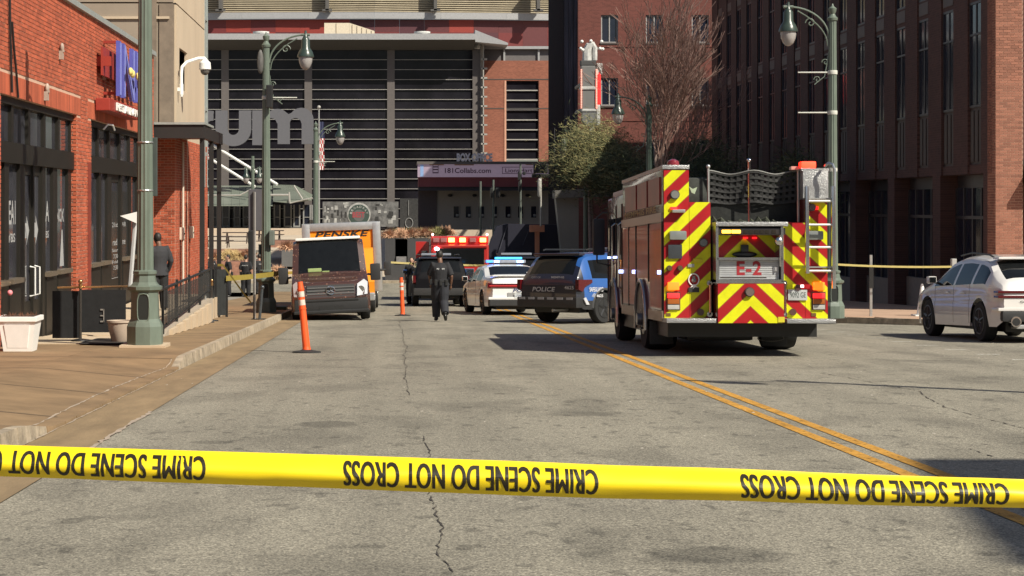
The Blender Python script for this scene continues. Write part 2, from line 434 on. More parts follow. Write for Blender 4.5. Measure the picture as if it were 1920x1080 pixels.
# beyond the cross street: kerb, pavement, rising plaza
plaza_m = M('plaza_concrete', (0.46, 0.38, 0.29), rough=.9, var=.15, scale=.6)
def plz(y): return -2.93 + .15 + max(0, (y - 112) * 0.052)
mb = MB(); ys = [104.15, 108, 112, 120, 130, 140, 150, 172, 300]; vs = []
for y in ys: z = plz(y) if y <= 150 else plz(150); vs += [(-200, y, z), (200, y, z)]
mb.add(vs, [(2*i, 2*i+1, 2*i+3, 2*i+2) for i in range(len(ys)-1)]); plaza = mb.build('plaza', plaza_m, kind='structure')
for i in range(40): MB().box(-46+i*2, -44.015+i*2, 104.0, 104.18, -3.1, -2.772).build('kerb_stone', kerb_m, parent=plaza)

# ------------------------------------------------------------------ helpers for walls
brick_m = M('orange_red_brick', (0.41, 0.092, 0.042), rough=.85, var=.24, scale=.9, isl=.24, bump=.2, bscale=120)
mortar_m = M('pale_mortar_wall', (0.56, 0.36, 0.26), rough=.95, var=.1)
def in_holes(a, b, c, d, holes):
    for h in holes:
        if a < h[1]-.02 and b > h[0]+.02 and c < h[3]-.01 and d > h[2]+.01: return True
    return False
def bricks(mb, fn, u0, u1, v0f, v1, holes=(), L=.203, H=.0735, g=.0155, depth=.010, jit=.003, out=None, each=None):
    """bricks laid in courses on a wall; fn(u, v, d) -> point; v0f(u) = bottom"""
    r = random.Random(11); k = 0; v = math.floor(min(v0f(u0), v0f(u1)) / H) * H
    while v < v1 - H*.5:
        u = u0 - (L/2 if k % 2 else 0)
        while u < u1 - .02:
            a = max(u, u0) + g/2; b = min(u + L, u1) - g/2; c = v + g/2; d = v + H - g/2
            cuts = [(a, b)]
            for h in holes:
                if c < h[3]-.005 and d > h[2]+.005:
                    nc = []
                    for p, q in cuts:
                        if q <= h[0] or p >= h[1]: nc.append((p, q)); continue
                        if p < h[0]: nc.append((p, h[0]))
                        if q > h[1]: nc.append((h[1], q))
                    cuts = nc
            for p, q in cuts:
                if q - p > .03 and d > v0f((p+q)/2):
                    dd = depth + r.uniform(-jit, jit)
                    pts = [fn(p,c,0), fn(q,c,0), fn(q,d,0), fn(p,d,0), fn(p,c,dd), fn(q,c,dd), fn(q,d,dd), fn(p,d,dd)]
                    fs = [(4,5,6,7),(0,1,5,4),(1,2,6,5),(2,3,7,6),(3,0,4,7)]
                    if each: each(pts, fs, p, c)
                    else: mb.add(pts, fs)
            u += L
        v += H; k += 1
    return mb
frame_m = M('black_brown_frame', (0.013, 0.011, 0.008), rough=.5, var=.25, scale=3)
glass_m = M('dark_shop_glass', (0.045, 0.045, 0.055), rough=.06, var=.6, scale=.7, spec=.6)
steel_m = M('galvanised_steel', (0.5, 0.5, 0.48), rough=.4, metal=.8, var=.2)
white_m = M('white_paint', (0.8, 0.79, 0.76), rough=.5, var=.05)
black_m = M('black_paint', (0.018, 0.018, 0.018), rough=.45, var=.2)

# ------------------------------------------------------------------ the orange brick building on the left
LX = -6.2
bb = thing('brick_building', 'low orange brick restaurant with black shopfront windows at the left pavement', 'building', (LX, 38, gz(38)))
holes = [(29.6, 36.8, -5, 3.2), (38.5, 46.5, -5, 3.2)]
wall = MB()
zb = -3
wall.box(LX-.35, LX-.012, 22, 29.6, zb, 5.3); wall.box(LX-.35, LX-.012, 36.8, 38.5, zb, 5.3)
wall.box(LX-.35, LX-.012, 29.6, 36.8, 3.2, 5.3); wall.box(LX-.35, LX-.012, 38.5, 46.5, 3.2, 5.3); wall.box(LX-.35, LX-.012, 46.5, 48.6, zb, 5.3)
wall.box(-14, LX-.36, 48.3, 48.6, zb, 5.3); wall.box(-14, LX-.36, 22, 22.3, zb, 5.3); wall.box(-14, LX-.36, 22.3, 48.3, 4.9, 5.0)
wall.build('wall', mortar_m, parent=bb)
fL = lambda u, v, d: (LX - .012 + d, u, v)
hs_ = holes + [(29.2, 37.2, 3.2, 3.55), (38.1, 46.9, 3.2, 3.55)]
mb = bricks(MB(), fL, 22, 48.6, lambda u: gz(u), 5.3, hs_)
for (a, b) in ((29.2, 37.2), (38.1, 46.9)):      # soldier courses over the openings
    u = a
    while u < b - .05:
        mb.add([fL(u+.005,3.205,0), fL(u+.068,3.205,0), fL(u+.068,3.545,0), fL(u+.005,3.545,0), fL(u+.005,3.205,.012), fL(u+.068,3.205,.012), fL(u+.068,3.545,.012), fL(u+.005,3.545,.012)],
               [(4,5,6,7),(0,1,5,4),(1,2,6,5),(2,3,7,6),(3,0,4,7)]); u += .0735
for yj in (36.8, 46.5): bricks(mb, lambda u, v, d, yj=yj: (LX-.20+u, yj-.012-d*.3, v), 0, .20, lambda u, yj=yj: gz(yj), 3.2)
mb.build('brick', brick_m, parent=bb, kind='stuff')
MB().box(LX-.42, LX+.06, 21.9, 48.7, 5.3, 5.38).box(LX-.42, LX+.05, 21.9, 48.7, 5.38, 5.42).build('parapet_cap', M('grey_metal_cap', (.36,.38,.36), rough=.5, metal=.3), parent=bb)
def shopfront(segs, y0, y1, door=None, basez=None):
    X = LX - .14
    fr = MB(); z1 = 3.2
    fr.box(X-.1, X+.06, y0, y1, 3.08, z1); fr.box(X-.1, X+.08, y0, y1, 2.12, 2.46)
    fr.box(X-.1, X+.02, y0, y0+.12, -2, 3.08); fr.box(X-.1, X+.02, y1-.12, y1, -2, 3.08)
    n = 5; w = (y1-y0)/n
    for i in range(1, n): fr.box(X-.1, X+.03, y0+w*i-.09, y0+w*i+.09, 2.46, 3.08)
    for a, b in zip(segs, segs[1:]):
        if a[2] != 'gap': pass
    fr.build('window_frame', frame_m, parent=bb)
    for i in range(n):
        MB().box(X-.05, X-.03, y0+w*i+.09, y0+w*(i+1)-.09, 2.46, 3.08).build('transom_pane', glass_m, parent=bb)
    last = y0 + .12
    for a, b, kind in segs:
        if a > last: MB().box(X-.08, X+.03, last, a, -2.2, 2.12).build('mullion', frame_m, parent=bb)
        last = b
        if kind == 'win':
            MB().box(X-.05, X-.03, a, b, .2, 2.12).build('shop_window', glass_m, parent=bb)
            MB().box(X-.08, X+.05, a, b, -2.2, .12).build('stall_riser', frame_m, parent=bb)
            MB().box(X-.08, X+.12, a-.05, b+.05, .12, .2).build('window_sill', M('bronze_sill', (.14,.11,.08), rough=.4), parent=bb)
        else:
            d = MB(); d.box(X-.06, X-.01, a, a+.10, -1.0, 2.12).box(X-.06, X-.01, b-.10, b, -1.0, 2.12).box(X-.06, X-.01, a+.1, b-.1, 1.95, 2.12).box(X-.06, X-.01, a+.1, b-.1, -1.6, -.25)
            do = d.build('door', frame_m, parent=bb)
            MB().box(X-.045, X-.03, a+.1, b-.1, -.25, 1.95).build('pane', glass_m, parent=do)
            if kind == 'doorL' or kind == 'doorR':
                yy = b - .16 if kind == 'doorL' else a + .16
                MB().tube([(X, yy, .35), (X+.09, yy, .33), (X+.09, yy, -.15), (X, yy, -.17)], .015, 6).build('handle', white_m, parent=do, smooth=True)
    if y1 - .12 > last: MB().box(X-.08, X+.03, last, y1-.12, -2.2, 2.12).build('mullion', frame_m, parent=bb)
shopfront([(29.75, 30.4, 'win'), (30.75, 31.65, 'win'), (32.1, 32.85, 'doorL'), (32.95, 33.7, 'doorR'), (34.0, 34.75, 'win'), (35.2, 36.35, 'win')], 29.6, 36.8)
shopfront([(38.9, 40.2, 'win'), (40.5, 41.4, 'win'), (42.0, 43.4, 'door'), (43.7, 44.9, 'win'), (45.2, 46.2, 'win')], 38.5, 46.5)
# dim interior behind the glass
# decals on the glass
dec_m = M('white_vinyl', (.42,.42,.42), rough=.4, var=.04)
XG = LX - .14 - .024
def decal(shape_fn, name='decal', parent=bb): mb = MB(); shape_fn(mb); return mb.build(name, dec_m, parent=parent)
def yz_rect(mb, y0, y1, z0, z1, x=XG): mb.add([(x,y0,z0),(x,y1,z0),(x,y1,z1),(x,y0,z1)], [(0,1,2,3)])
for ya in (32.22, 33.05):
    def arrow(mb, ya=ya):
        x = XG; z = .98
        mb.add([(x,ya,z-.13),(x,ya+.28,z-.13),(x,ya+.28,z-.26),(x,ya+.52,z),(x,ya+.28,z+.26),(x,ya+.28,z+.13),(x,ya,z+.13)], [(0,1,2,3,4,5,6)])
    decal(arrow, 'arrow_decal')
def txt_L(s, y0, w, z0, h, name='lettering', x=XG, bold=0.02, parent=bb, mat=None):
    mb = MB(); letters(mb, s, (x, y0, z0), (0, 1, 0), (0, 0, 1), w, h, bold); return mb.build(name, mat or dec_m, parent=parent)
txt_L('1EA1', 30.85, .7, 1.1, .40); txt_L('YBS', 30.9, .62, .8, .15)
txt_L('EA', 34.08, .55, 1.12, .38); txt_L('YBS', 34.1, .5, .82, .13)
txt_L('NOX', 35.4, .8, 1.1, .26)
txt_L('N', 29.85, .3, 1.1, .24, mat=M('pink_decal', (.7,.35,.3)))
decal(lambda mb: mb.add([(XG,35.75,.25),(XG,36.2,.25),(XG,36.05,.95),(XG,35.95,.95)], [(0,1,2,3)]), 'cone_decal')
# poster in the second bay and its printed lines
po = MB().box(XG-.002, XG+.004, 42.15, 45.0, -.75, 1.75).build('poster', M('black_poster', (.03,.03,.03), rough=.25), parent=bb)
po['label'] = 'black poster with white printed lines behind the glass'
mb = MB(); x = XG + .007
for s, y0, w, z0, h in (('21st YEAR', 42.4, 2.2, .92, .11), ('red Wine', 42.5, 2.0, .50, .15), ('Saturday', 42.4, 1.5, .33, .10), ('7:30 PM', 42.6, 1.3, .2, .10),
                        ('Friday', 42.4, 1.4, .06, .10), ('7:30 PM', 42.6, 1.3, -.06, .10)):
    letters(mb, s, (x, y0, z0), (0,1,0), (0,0,1), w, h, .01)
mb.box(x-.002, x, 42.2, 44.9, -.32, -.24); mb.box(x-.002, x, 42.17, 42.22, -.7, 1.7)
mb.build('lettering', dec_m, parent=po)
# drainpipe, wall ornaments, hanging lamp on the brick wall
MB().box(LX, LX+.05, 38.05, 38.17, -.5, 2.3).build('drain_pipe', M('rust_red_metal', (.2,.045,.03), rough=.5), parent=bb)
for (yy, zz) in ((33.3, 3.45), (34.8, 4.30), (40.0, 4.27)):
    mb = MB(); mb.ball((LX+.05, yy, zz+.06), .04, .07, .09, 10, 6); mb.box(LX, LX+.07, yy-.06, yy+.06, zz-.16, zz); mb.box(LX+.02, LX+.09, yy-.03, yy+.03, zz-.02, zz+.02)
    mb.build('wall_mask', M('weathered_plaster', (.42,.33,.27), var=.3), parent=bb, smooth=True)
MB().tube([(LX+.0, 40.1, 3.05), (LX+.08, 40.2, 3.16), (LX+.14, 40.5, 3.16), (LX+.15, 40.7, 3.06)], .02, 7).build('hook_lamp', white_m, parent=bb, smooth=True)
for pts in ([(30.1,5.3),(30.15,4.3),(30.25,3.6),(30.3,3.25)], [(30.3,4.4),(30.45,4.0),(30.65,3.6),(30.8,3.2)]):
    MB().tube([(LX+.03, y, z) for y, z in pts], .022, 5).build('wall_cable', black_m, parent=bb)

# projecting blue sign
sg = thing('hanging_sign', 'blue INN letters with yellow script standing off the orange brick wall', 'sign', (LX, 41.5, 4.2))
blue_m = M('sign_blue', (.10,.11,.42), rough=.35); red_m = M('sign_red', (.30,.035,.022), rough=.5)
mb = MB(); mb.box(LX, LX+.30, 39.2, 39.28, 4.35, 4.55).box(LX, LX+.26, 40.1, 40.2, 4.9, 4.96).box(LX, LX+.26, 40.1, 40.2, 3.8, 3.86)
mb.box(LX+.10, LX+.14, 39.1, 43.8, 4.15, 4.75); mb.build('bracket', red_m, parent=sg)
mb = MB(); letters(mb, 'INN', (LX+.30, 39.9, 3.76), (0,1,0), (0,0,1), 4.3, 1.18, .012, depth=.07); mb.build('letter', blue_m, parent=sg)
mb = MB(); letters(mb, 'INN', (LX+.372, 40.03, 3.79), (0,1,0), (0,0,1), 4.24, 1.12, -.022, depth=.01); mb.build('letter_face', M('pale_tube', (.22,.24,.58)), parent=sg)
mb = MB(); [MB().ball((LX+.5, q-1.6, 4.30+.05*math.sin(q*7)), .06, .16, .09, 8, 6).build('yellow_bulb', M('sign_yellow', (.75,.6,.2)), parent=sg, smooth=True) for q in (42.3, 42.62, 43.5, 43.85, 44.3)]
mb = MB(); mb.rbox(LX+.02, LX+.32, 38.9, 43.4, 3.40, 3.66, .02); mb.build('lower_plate', red_m, parent=sg)
mb = MB(); letters(mb, 'RESTAURANT', (LX+.33, 39.7, 3.44), (0,1,0), (0,0,1), 3.6, .17, .01, depth=.03); mb.build('lettering', white_m, parent=sg)

# ------------------------------------------------------------------ beige concrete building behind
beige_m = M('beige_concrete', (0.50, 0.40, 0.29), rough=.9, var=.10, scale=.8, bump=.12, bscale=40, stretch=(1, 1, .35))
taupe_m = M('taupe_concrete', (0.27, 0.22, 0.17), rough=.9, var=.15, scale=1, stretch=(1, 1, .4))
tw = thing('concrete_building', 'tall beige concrete building with horizontal joints behind the orange brick restaurant', 'building', (-8, 55, gz(55)))
CXR = -6.03; CY = 51.4
for z0, z1 in ((3.3, 6.98), (7.02, 11.0), (11.05, 16)):
    MB().box(-30, CXR-.42, CY, 61, z0, z1).build('wall_panel', taupe_m, parent=tw)
    MB().box(CXR-.42, CXR-.02, CY+.05, 52.35, z0, z1).build('wall_panel', taupe_m, parent=tw)
mb = MB(); mb.box(CXR-.38, CXR, CY, CY+.3, 3.3, 6.98); mb.box(CXR-.62, CXR-.45, CY-.12, CY-.01, 3.3, 16); mb.build('corner_pier', M('dark_taupe', (.20,.155,.115), var=.25, scale=3), parent=tw)
MB().box(-30, CXR-.1, CY-.06, CY-.005, 6.55, 6.62).build('ledge', beige_m, parent=tw)
for z0, z1 in ((3.3, 4.7), (5.85, 6.98), (7.02, 11.0), (11.05, 16)):
    MB().box(CXR-.019, CXR+.06, CY+.3, 59.4, z0, z1).build('side_panel', beige_m, parent=tw)
MB().box(CXR-.019, CXR+.06, CY+.3, 52.4, 4.7, 5.85).build('side_panel', beige_m, parent=tw)
MB().box(CXR-.019, CXR+.06, 54.4, 59.4, 4.7, 5.85).build('side_panel', beige_m, parent=tw)
MB().box(CXR-.45, CXR-.40, 52.4, 54.4, 4.7, 5.85).build('recess', M('recess_grey', (.28,.25,.21)), parent=tw)
for zz in (6.98, 11.0): MB().box(CXR-.01, CXR+.04, CY+.3, 59.4, zz, zz+.05).build('joint', black_m, parent=tw)
mb = MB(); mb.box(CXR-.1, CXR+.08, 59.4, 59.55, 2, 16).box(CXR-.1, CXR+.08, 60.2, 60.35, 2, 16)
for i in range(9): mb.box(CXR-.08, CXR+.07, 59.55, 60.2, 3+i*1.45, 3.12+i*1.45)
mb.build('curtain_wall_frame', M('grey_green_frame', (.3,.33,.32), rough=.5), parent=tw)
MB().box(CXR-.06, CXR+.02, 59.55, 60.2, 2, 16).build('curtain_wall_pane', glass_m, parent=tw)
# camera arm
ca = thing('security_camera', 'white dome camera on a bent white arm on the beige concrete wall', 'camera', (CXR+.06, 53.3, 5.2))
mb = MB(); mb.tube([(CXR+.16, 52.0, 4.45), (CXR+.16, 52.0, 5.10), (CXR+.18, 52.02, 5.28), (CXR+.30, 52.1, 5.42), (CXR+.60, 52.3, 5.54), (CXR+.78, 52.4, 5.55)], .045, 8)
mb.box(CXR+.06, CXR+.16, 51.95, 52.05, 4.6, 4.7); mb.cyl((CXR+.16,52.0,4.5), (CXR+.16,52.0,4.8), .06)
mb.build('arm', white_m, parent=ca, smooth=True)
mb = MB(); mb.lathe((CXR+.78, 52.4, 5.14), [(.03,.42),(.08,.36),(.16,.28),(.17,.10),(.15,.08)][::-1], 14); mb.build('housing', white_m, parent=ca, smooth=True)
mb = MB(); mb.ball((CXR+.78, 52.4, 5.20), .13, .13, .13); mb.build('dome', M('smoked_dome', (.12,.11,.1), rough=.15), parent=ca, smooth=True)

# brick entry block under it
eb = thing('brick_entry', 'orange brick entry wall with a pale pipe under the black canopy', 'building', (-6, 52, gz(52)))
holes2 = []
MB().box(-14, -5.972, 51.412, 60.4, -3, 3.3).build('wall', mortar_m, parent=eb)
fF = lambda u, v, d: (u, 51.412 - d, v); fS = lambda u, v, d: (-5.972 + d, u, v)
mb = bricks(MB(), fF, -8.2, -5.97, lambda u: -1.7, 3.3); bricks(mb, fS, 51.41, 60.4, lambda u: gz(u), 3.3, [(54.3, 54.6, -4, 4)])
mb.build('brick', brick_m, parent=eb, kind='stuff')
MB().cyl((-5.90, 52.7, -1.3), (-5.90, 52.7, 3.2), .035).build('pipe', M('pale_pipe', (.62,.52,.42)), parent=eb, smooth=True)
for yy in (52.55, 55.0):
    mb = MB(); mb.rbox(-5.97, -5.85, yy-.16, yy+.16, .45, .80, .03); s_ = mb.build('wall_lamp', M('pale_lamp', (.7,.62,.5)), parent=eb)
    MB().box(-5.85, -5.83, yy-.05, yy+.05, .6, .64).build('slot', black_m, parent=s_)
# black canopy on posts
cp = thing('black_canopy', 'black flat canopy on thin posts over the restaurant side entry', 'canopy', (-5, 51, gz(51)))
cm = M('canopy_black', (.022,.020,.019), rough=.5)
mb = MB(); mb.box(-6.5, -4.93, 49.0, 49.12, 3.18, 3.53); mb.box(-5.05, -4.93, 49.12, 54.4, 3.18, 3.50); mb.box(-6.5, -5.05, 49.12, 54.4, 3.34, 3.50); mb.build('fascia', cm, parent=cp)
MB().box(-6.6, -4.9, 48.95, 51.35, 3.54, 3.60).build('roof_cap', M('grey_metal_cap', (.36,.38,.36)), parent=cp)
for yy in (49.1, 51.6, 53.9): MB().box(-5.06, -4.94, yy, yy+.12, -2.0, 3.18).build('post', cm, parent=cp)

# ------------------------------------------------------------------ long brown brick building on the right
RX = 17.2
dbrick_m = M('brown_red_brick', (0.20, 0.085, 0.052), rough=.85, var=.15, scale=1.5, isl=.2, bump=.2)
def brick_tex(m, ax, scale=1.0, mort=(.30,.22,.16)):
    """fine courses for wall that lies too far off to build brick by brick"""
    n, l, b = nodes_of(m); tc = [x for x in n if x.type == 'TEX_COORD'][0]; hs = [x for x in n if x.type == 'HUE_SAT'][0]
    sp = n.new('ShaderNodeSeparateXYZ'); cb = n.new('ShaderNodeCombineXYZ'); l.new(tc.outputs['Object'], sp.inputs[0])
    l.new(sp.outputs[ax], cb.inputs[0]); l.new(sp.outputs[2], cb.inputs[1])
    bt = n.new('ShaderNodeTexBrick'); bt.inputs['Scale'].default_value = scale; bt.inputs['Brick Width'].default_value = .21; bt.inputs['Row Height'].default_value = .075
    bt.inputs['Mortar Size'].default_value = .006; bt.inputs['Color1'].default_value = (.8,.8,.8,1); bt.inputs['Color2'].default_value = (1.15,1.15,1.15,1); bt.inputs['Mortar'].default_value = (1.5,1.5,1.5,1)
    l.new(cb.outputs[0], bt.inputs[0]); mx = n.new('ShaderNodeMix'); mx.data_type = 'RGBA'; mx.blend_type = 'MULTIPLY'; mx.inputs[0].default_value = 1
    l.new(hs.outputs[0], mx.inputs[6]); l.new(bt.outputs[0], mx.inputs[7]); l.new(mx.outputs[2], b.inputs['Base Color'])
    bp = n.new('ShaderNodeBump'); bp.inputs['Strength'].default_value = .4; bp.inputs['Distance'].default_value = .01; bp.invert = True
    l.new(bt.outputs['Fac'], bp.inputs['Height']); l.new(bp.outputs[0], b.inputs['Normal'])
    return m
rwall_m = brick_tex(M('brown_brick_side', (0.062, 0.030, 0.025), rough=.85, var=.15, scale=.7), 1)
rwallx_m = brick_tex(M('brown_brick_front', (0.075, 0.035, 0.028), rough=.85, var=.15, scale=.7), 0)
rb = thing('long_brick_building', 'long dark brown brick building with tall paired windows on the right side of the street', 'building', (RX+4, 75, gz(75)))
HB = 12.8; YE = 100.4
bay = 2.68; k0 = 55.15
segs = []
wn_ = [k0 + bay*k for k in range(17)]
HW = .63
top_rows = [(4.32, 7.45), (8.05, 11.2)]
prev = 53.5
mb = MB()
pier_b = []
for yc in wn_ + [None]:
    b = (yc - HW) if yc else YE
    mb.box(RX, RX+.5, prev, b, 2.35, HB); pier_b.append((prev, b))
    prev = (yc + HW) if yc else None
mb.box(RX+.5, RX+22, 53.9, 54.3, -3, HB); mb.box(RX+.5, RX+22, YE-.3, YE, -3, HB); mb.box(RX+.5, RX+22, 54.3, YE-.3, HB-.5, HB-.1)
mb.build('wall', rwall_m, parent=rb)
rframe = M('dark_window_frame', (.03,.028,.033), rough=.4); rglass = M('blue_black_glass', (.016,.020,.034), rough=.08, spec=.5, var=.4, scale=.6)
span_m = M('brown_spandrel', (.05,.038,.034), var=.15); pale_m = M('pale_brick_spandrel', (.085,.068,.062), var=.15)
for yc in wn_:
    a, b = yc-HW, yc+HW
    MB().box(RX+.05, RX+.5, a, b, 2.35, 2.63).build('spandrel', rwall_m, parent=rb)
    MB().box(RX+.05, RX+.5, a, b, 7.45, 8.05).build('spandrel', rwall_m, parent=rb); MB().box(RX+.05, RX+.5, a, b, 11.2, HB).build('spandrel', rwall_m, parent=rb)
    MB().box(RX+.03, RX+.049, a+.15, b-.1, 7.58, 7.98).build('pale_block', pale_m, parent=rb); MB().box(RX+.03, RX+.049, a+.15, b-.1, 11.35, 11.75).build('pale_block', pale_m, parent=rb)
    pn = MB(); pn.box(RX+.10, RX+.5, a, b, 2.63, 4.32)
    for q in range(3): pn.box(RX+.06, RX+.099, a+.08+q*.4, a+.36+q*.4, 2.72, 4.22)
    pn.build('ribbed_panel', span_m, parent=rb)
    for z0, z1 in top_rows:
        f = MB(); f.box(RX+.05, RX+.12, a, a+.06, z0, z1).box(RX+.05, RX+.12, b-.06, b, z0, z1).box(RX+.055, RX+.12, yc-.03, yc+.03, z0, z1)
        f.box(RX+.051, RX+.121, a, b, z0, z0+.07).box(RX+.051, RX+.121, a, b, z1-.07, z1).box(RX+.045, RX+.115, a, b, z0+(z1-z0)*.68, z0+(z1-z0)*.68+.06)
        w_ = f.build('window', rframe, parent=rb)
        MB().box(RX+.08, RX+.095, a, b, z0, z1).build('pane', rglass, parent=w_)
# ground floor: brick piers, shop glass between them
gy = [53.9, 59.0, 64.35, 69.7, 75.05, 80.4, 85.75, 91.1, 96.4, YE-.4]
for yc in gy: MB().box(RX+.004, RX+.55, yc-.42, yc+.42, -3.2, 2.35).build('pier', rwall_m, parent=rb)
fr = MB(); fr.box(RX+.55, RX+.75, 54, YE, 1.95, 2.345); fr.build('shop_header', rframe, parent=rb)
for a, b in zip(gy, gy[1:]):
    a += .42; b -= .42
    MB().box(RX+.42, RX+.6, a, b, -3.2, gz(a)+.95).build('stall_riser', M('grey_stall_concrete', (.17,.155,.14), var=.15), parent=rb)
    q = (b-a)/5; f = MB()
    for i in range(6): f.box(RX+.48, RX+.56, max(a, a+q*i-.05), min(b, a+q*i+.05), gz(a)+.95, 1.95)
    f.box(RX+.481, RX+.561, a, b, 1.0, 1.1); w_ = f.build('shop_window', rframe, parent=rb)
    for i in range(5): MB().box(RX+.53, RX+.545, a+q*i+.05, a+q*(i+1)-.05, gz(a)+.95, 1.95).build('pane', rglass, parent=w_)
# near corner pilaster: every brick of its own
MB().box(RX-.0, RX+.77, 53.2, 53.899, -3, HB).build('corner_pilaster', mortar_m, parent=rb)
near = MB(); rest = MB(); cnt = [0]
lb_m = M('corner_brick', (0.27, 0.115, 0.075), rough=.85, var=.12, scale=3, isl=.22, bump=.15)
proto = {}
def each(pts, fs, u, v):
    if -.75 < v < 6.2 and cnt[0] < 298:
        w = round((Vector(pts[1])-Vector(pts[0])).length, 2); o0 = Vector(pts[0])
        if w not in proto: 
            me = MB().add([tuple(Vector(p)-o0) for p in pts], fs).mesh('brick', [lb_m], Vector((0,0,0)), False); proto[w] = me
        o = bpy.data.objects.new('brick', proto[w]); C.objects.link(o); o.parent = rb; o.location = o0 - OFF[rb.name]; cnt[0] += 1
    else: rest.add(pts, fs)
fR = lambda u, v, d: (u, 53.2 - d, v)
bricks(None, fR, RX, RX+.77, lambda u: gz(53), HB, H=.0765, L=.2175, g=.013, each=each)
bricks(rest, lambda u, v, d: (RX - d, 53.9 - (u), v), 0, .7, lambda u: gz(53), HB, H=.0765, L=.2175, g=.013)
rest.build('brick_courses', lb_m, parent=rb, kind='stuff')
MB().box(RX+.77, RX+14, 54.0, 54.05, 2.6, HB).build('end_wall', rwallx_m, parent=rb)
MB().box(RX+.5, RX+22, 53.5, 53.898, HB, HB+.15).box(RX-.1, RX+.5, 53.1, YE, HB, HB+.15).build('parapet_cap', pale_m, parent=rb)
aw = MB(); aw.prism([(0,2.05),(1.3,2.05),(1.3,2.2),(0,2.75)], lambda u, v, d: (d, 53.95-u, v), RX+.9, RX+8); aw.build('awning', black_m, parent=rb)
MB().box(RX+.77, RX+8, 53.98, 54.0, -2, 2.05).build('shop_pane', rglass, parent=rb)
for xx in (1.4, 2.6, 3.8, 5.0): MB().box(RX+xx, RX+xx+.08, 53.9, 53.979, -2, 2.05).build('mullion', rframe, parent=rb)

# ------------------------------------------------------------------ brick building beyond the side street
fb = thing('far_brick_building', 'red brick building with square windows behind the bare trees', 'building', (16, 107, plz(107)))
fbrick = brick_tex(M('red_brick_far', (0.135, 0.042, 0.032), rough=.85, var=.18, scale=.5), 0)
FY = 106.0
wins = []
for px in (1127, 1211, 1297):
    for (ya, yb) in ((28, 80), (146, 198), (262, 330)):
        wins.append((PX(px, FY), PX(px+32, FY), PZ(yb, FY), PZ(ya, FY)))
xs_ = [PX(1084, FY)] ; 
mb = MB(); cols = sorted(set((w[0], w[1]) for w in wins)); x = PX(1084, FY)
rows = sorted(set((w[2], w[3]) for w in wins))
for a, b in cols:
    mb.box(x, a, FY, FY+.4, -3.5, 20); z = -3.5
    for c, d in rows: mb.box(a, b, FY, FY+.4, z, c); z = d
    mb.box(a, b, FY, FY+.4, z, 20); x = b
mb.box(x, 34, FY, FY+.4, -3.5, 20); mb.box(PX(1084, FY), 34, FY+.4, FY+2, 19, 20); mb.prism([(PX(1086,FY), FY+.41), (34, FY+.41), (34, FY+40), (PX(1092,FY+40), FY+40)], lambda u,v,d: (u,v,d), -3.5, 18.9)  # rear mass slanted along the sightline, added unseen to shade the box office
for v in (z_ for z_ in (6.2, 10.4)): mb.box(PX(1084,FY), 34, FY-.04, FY-.003, v, v+.12)
mb.build('wall', fbrick, parent=fb)
for (a, b, c, d) in wins:
    f = MB(); f.box(a, a+.07, FY+.1, FY+.2, c, d).box(b-.07, b, FY+.1, FY+.2, c, d).box(a, b, FY+.101, FY+.201, d-.07, d).box(a, b, FY+.101, FY+.201, c, c+.06).box((a+b)/2-.03, (a+b)/2+.03, FY+.1, FY+.19, c, d)
    w_ = f.build('window', M('pale_grey_frame', (.35,.34,.33)), parent=fb)
    MB().box(a, b, FY+.15, FY+.17, c, d).build('pane', rglass, parent=w_)
    MB().box(a-.05, b+.05, FY-.08, FY+.02, c-.10, c).build('sill', pale_m, parent=w_)
st = thing('stair_tower', 'black and slate blue tower with vertical streaks between the brick facades', 'building', (9.4, 108.5, plz(108)))
MB().prism([(PX(1029,108), 108.3), (PX(1058,108), 108.3), (PX(1058,108), 111), (PX(1030,111), 111)], lambda u,v,d: (u,v,d), -3.2, 22).build('dark_side', M('tower_black', (.022,.016,.018), rough=.6), parent=st)
tm = M('streaked_slate', (.060,.060,.085), rough=.5, var=.95, scale=2.2, stretch=(3, 3, .12))
for i in range(3): MB().box(PX(1058,108)+.02+i*.27, PX(1058,108)+.275+i*.27, 108.35+.02*i, 115, PZ(262,108), 22).build('wall_panel', tm, parent=st)
MB().box(PX(1058,108)+.02, PX(1086,108), 108.5, 115, -3.2, PZ(262,108)).build('base', M('tower_black', (.022,.016,.018)), parent=st)
# ================================================================== THE ARENA
AY = 165.0
def A(px, Y=AY): return PX(px, Y)
def Z(py, Y=AY): return PZ(py, Y)
ar = thing('arena', 'large arena with dark railed glass front under a red and beige roof', 'arena', (A(640), AY, plz(150)))
mull_m = M('taupe_mullion', (.12,.105,.10), rough=.6); rail_m = M('white_rail', (.36,.345,.32), rough=.5)
ag = M('arena_glass', (.013,.012,.016), rough=.06, spec=.16, var=.8, scale=.25)
fascia_m = M('pale_fascia', (.33,.33,.34), rough=.6); soff_m = M('grey_soffit', (.075,.07,.066), rough=.7)
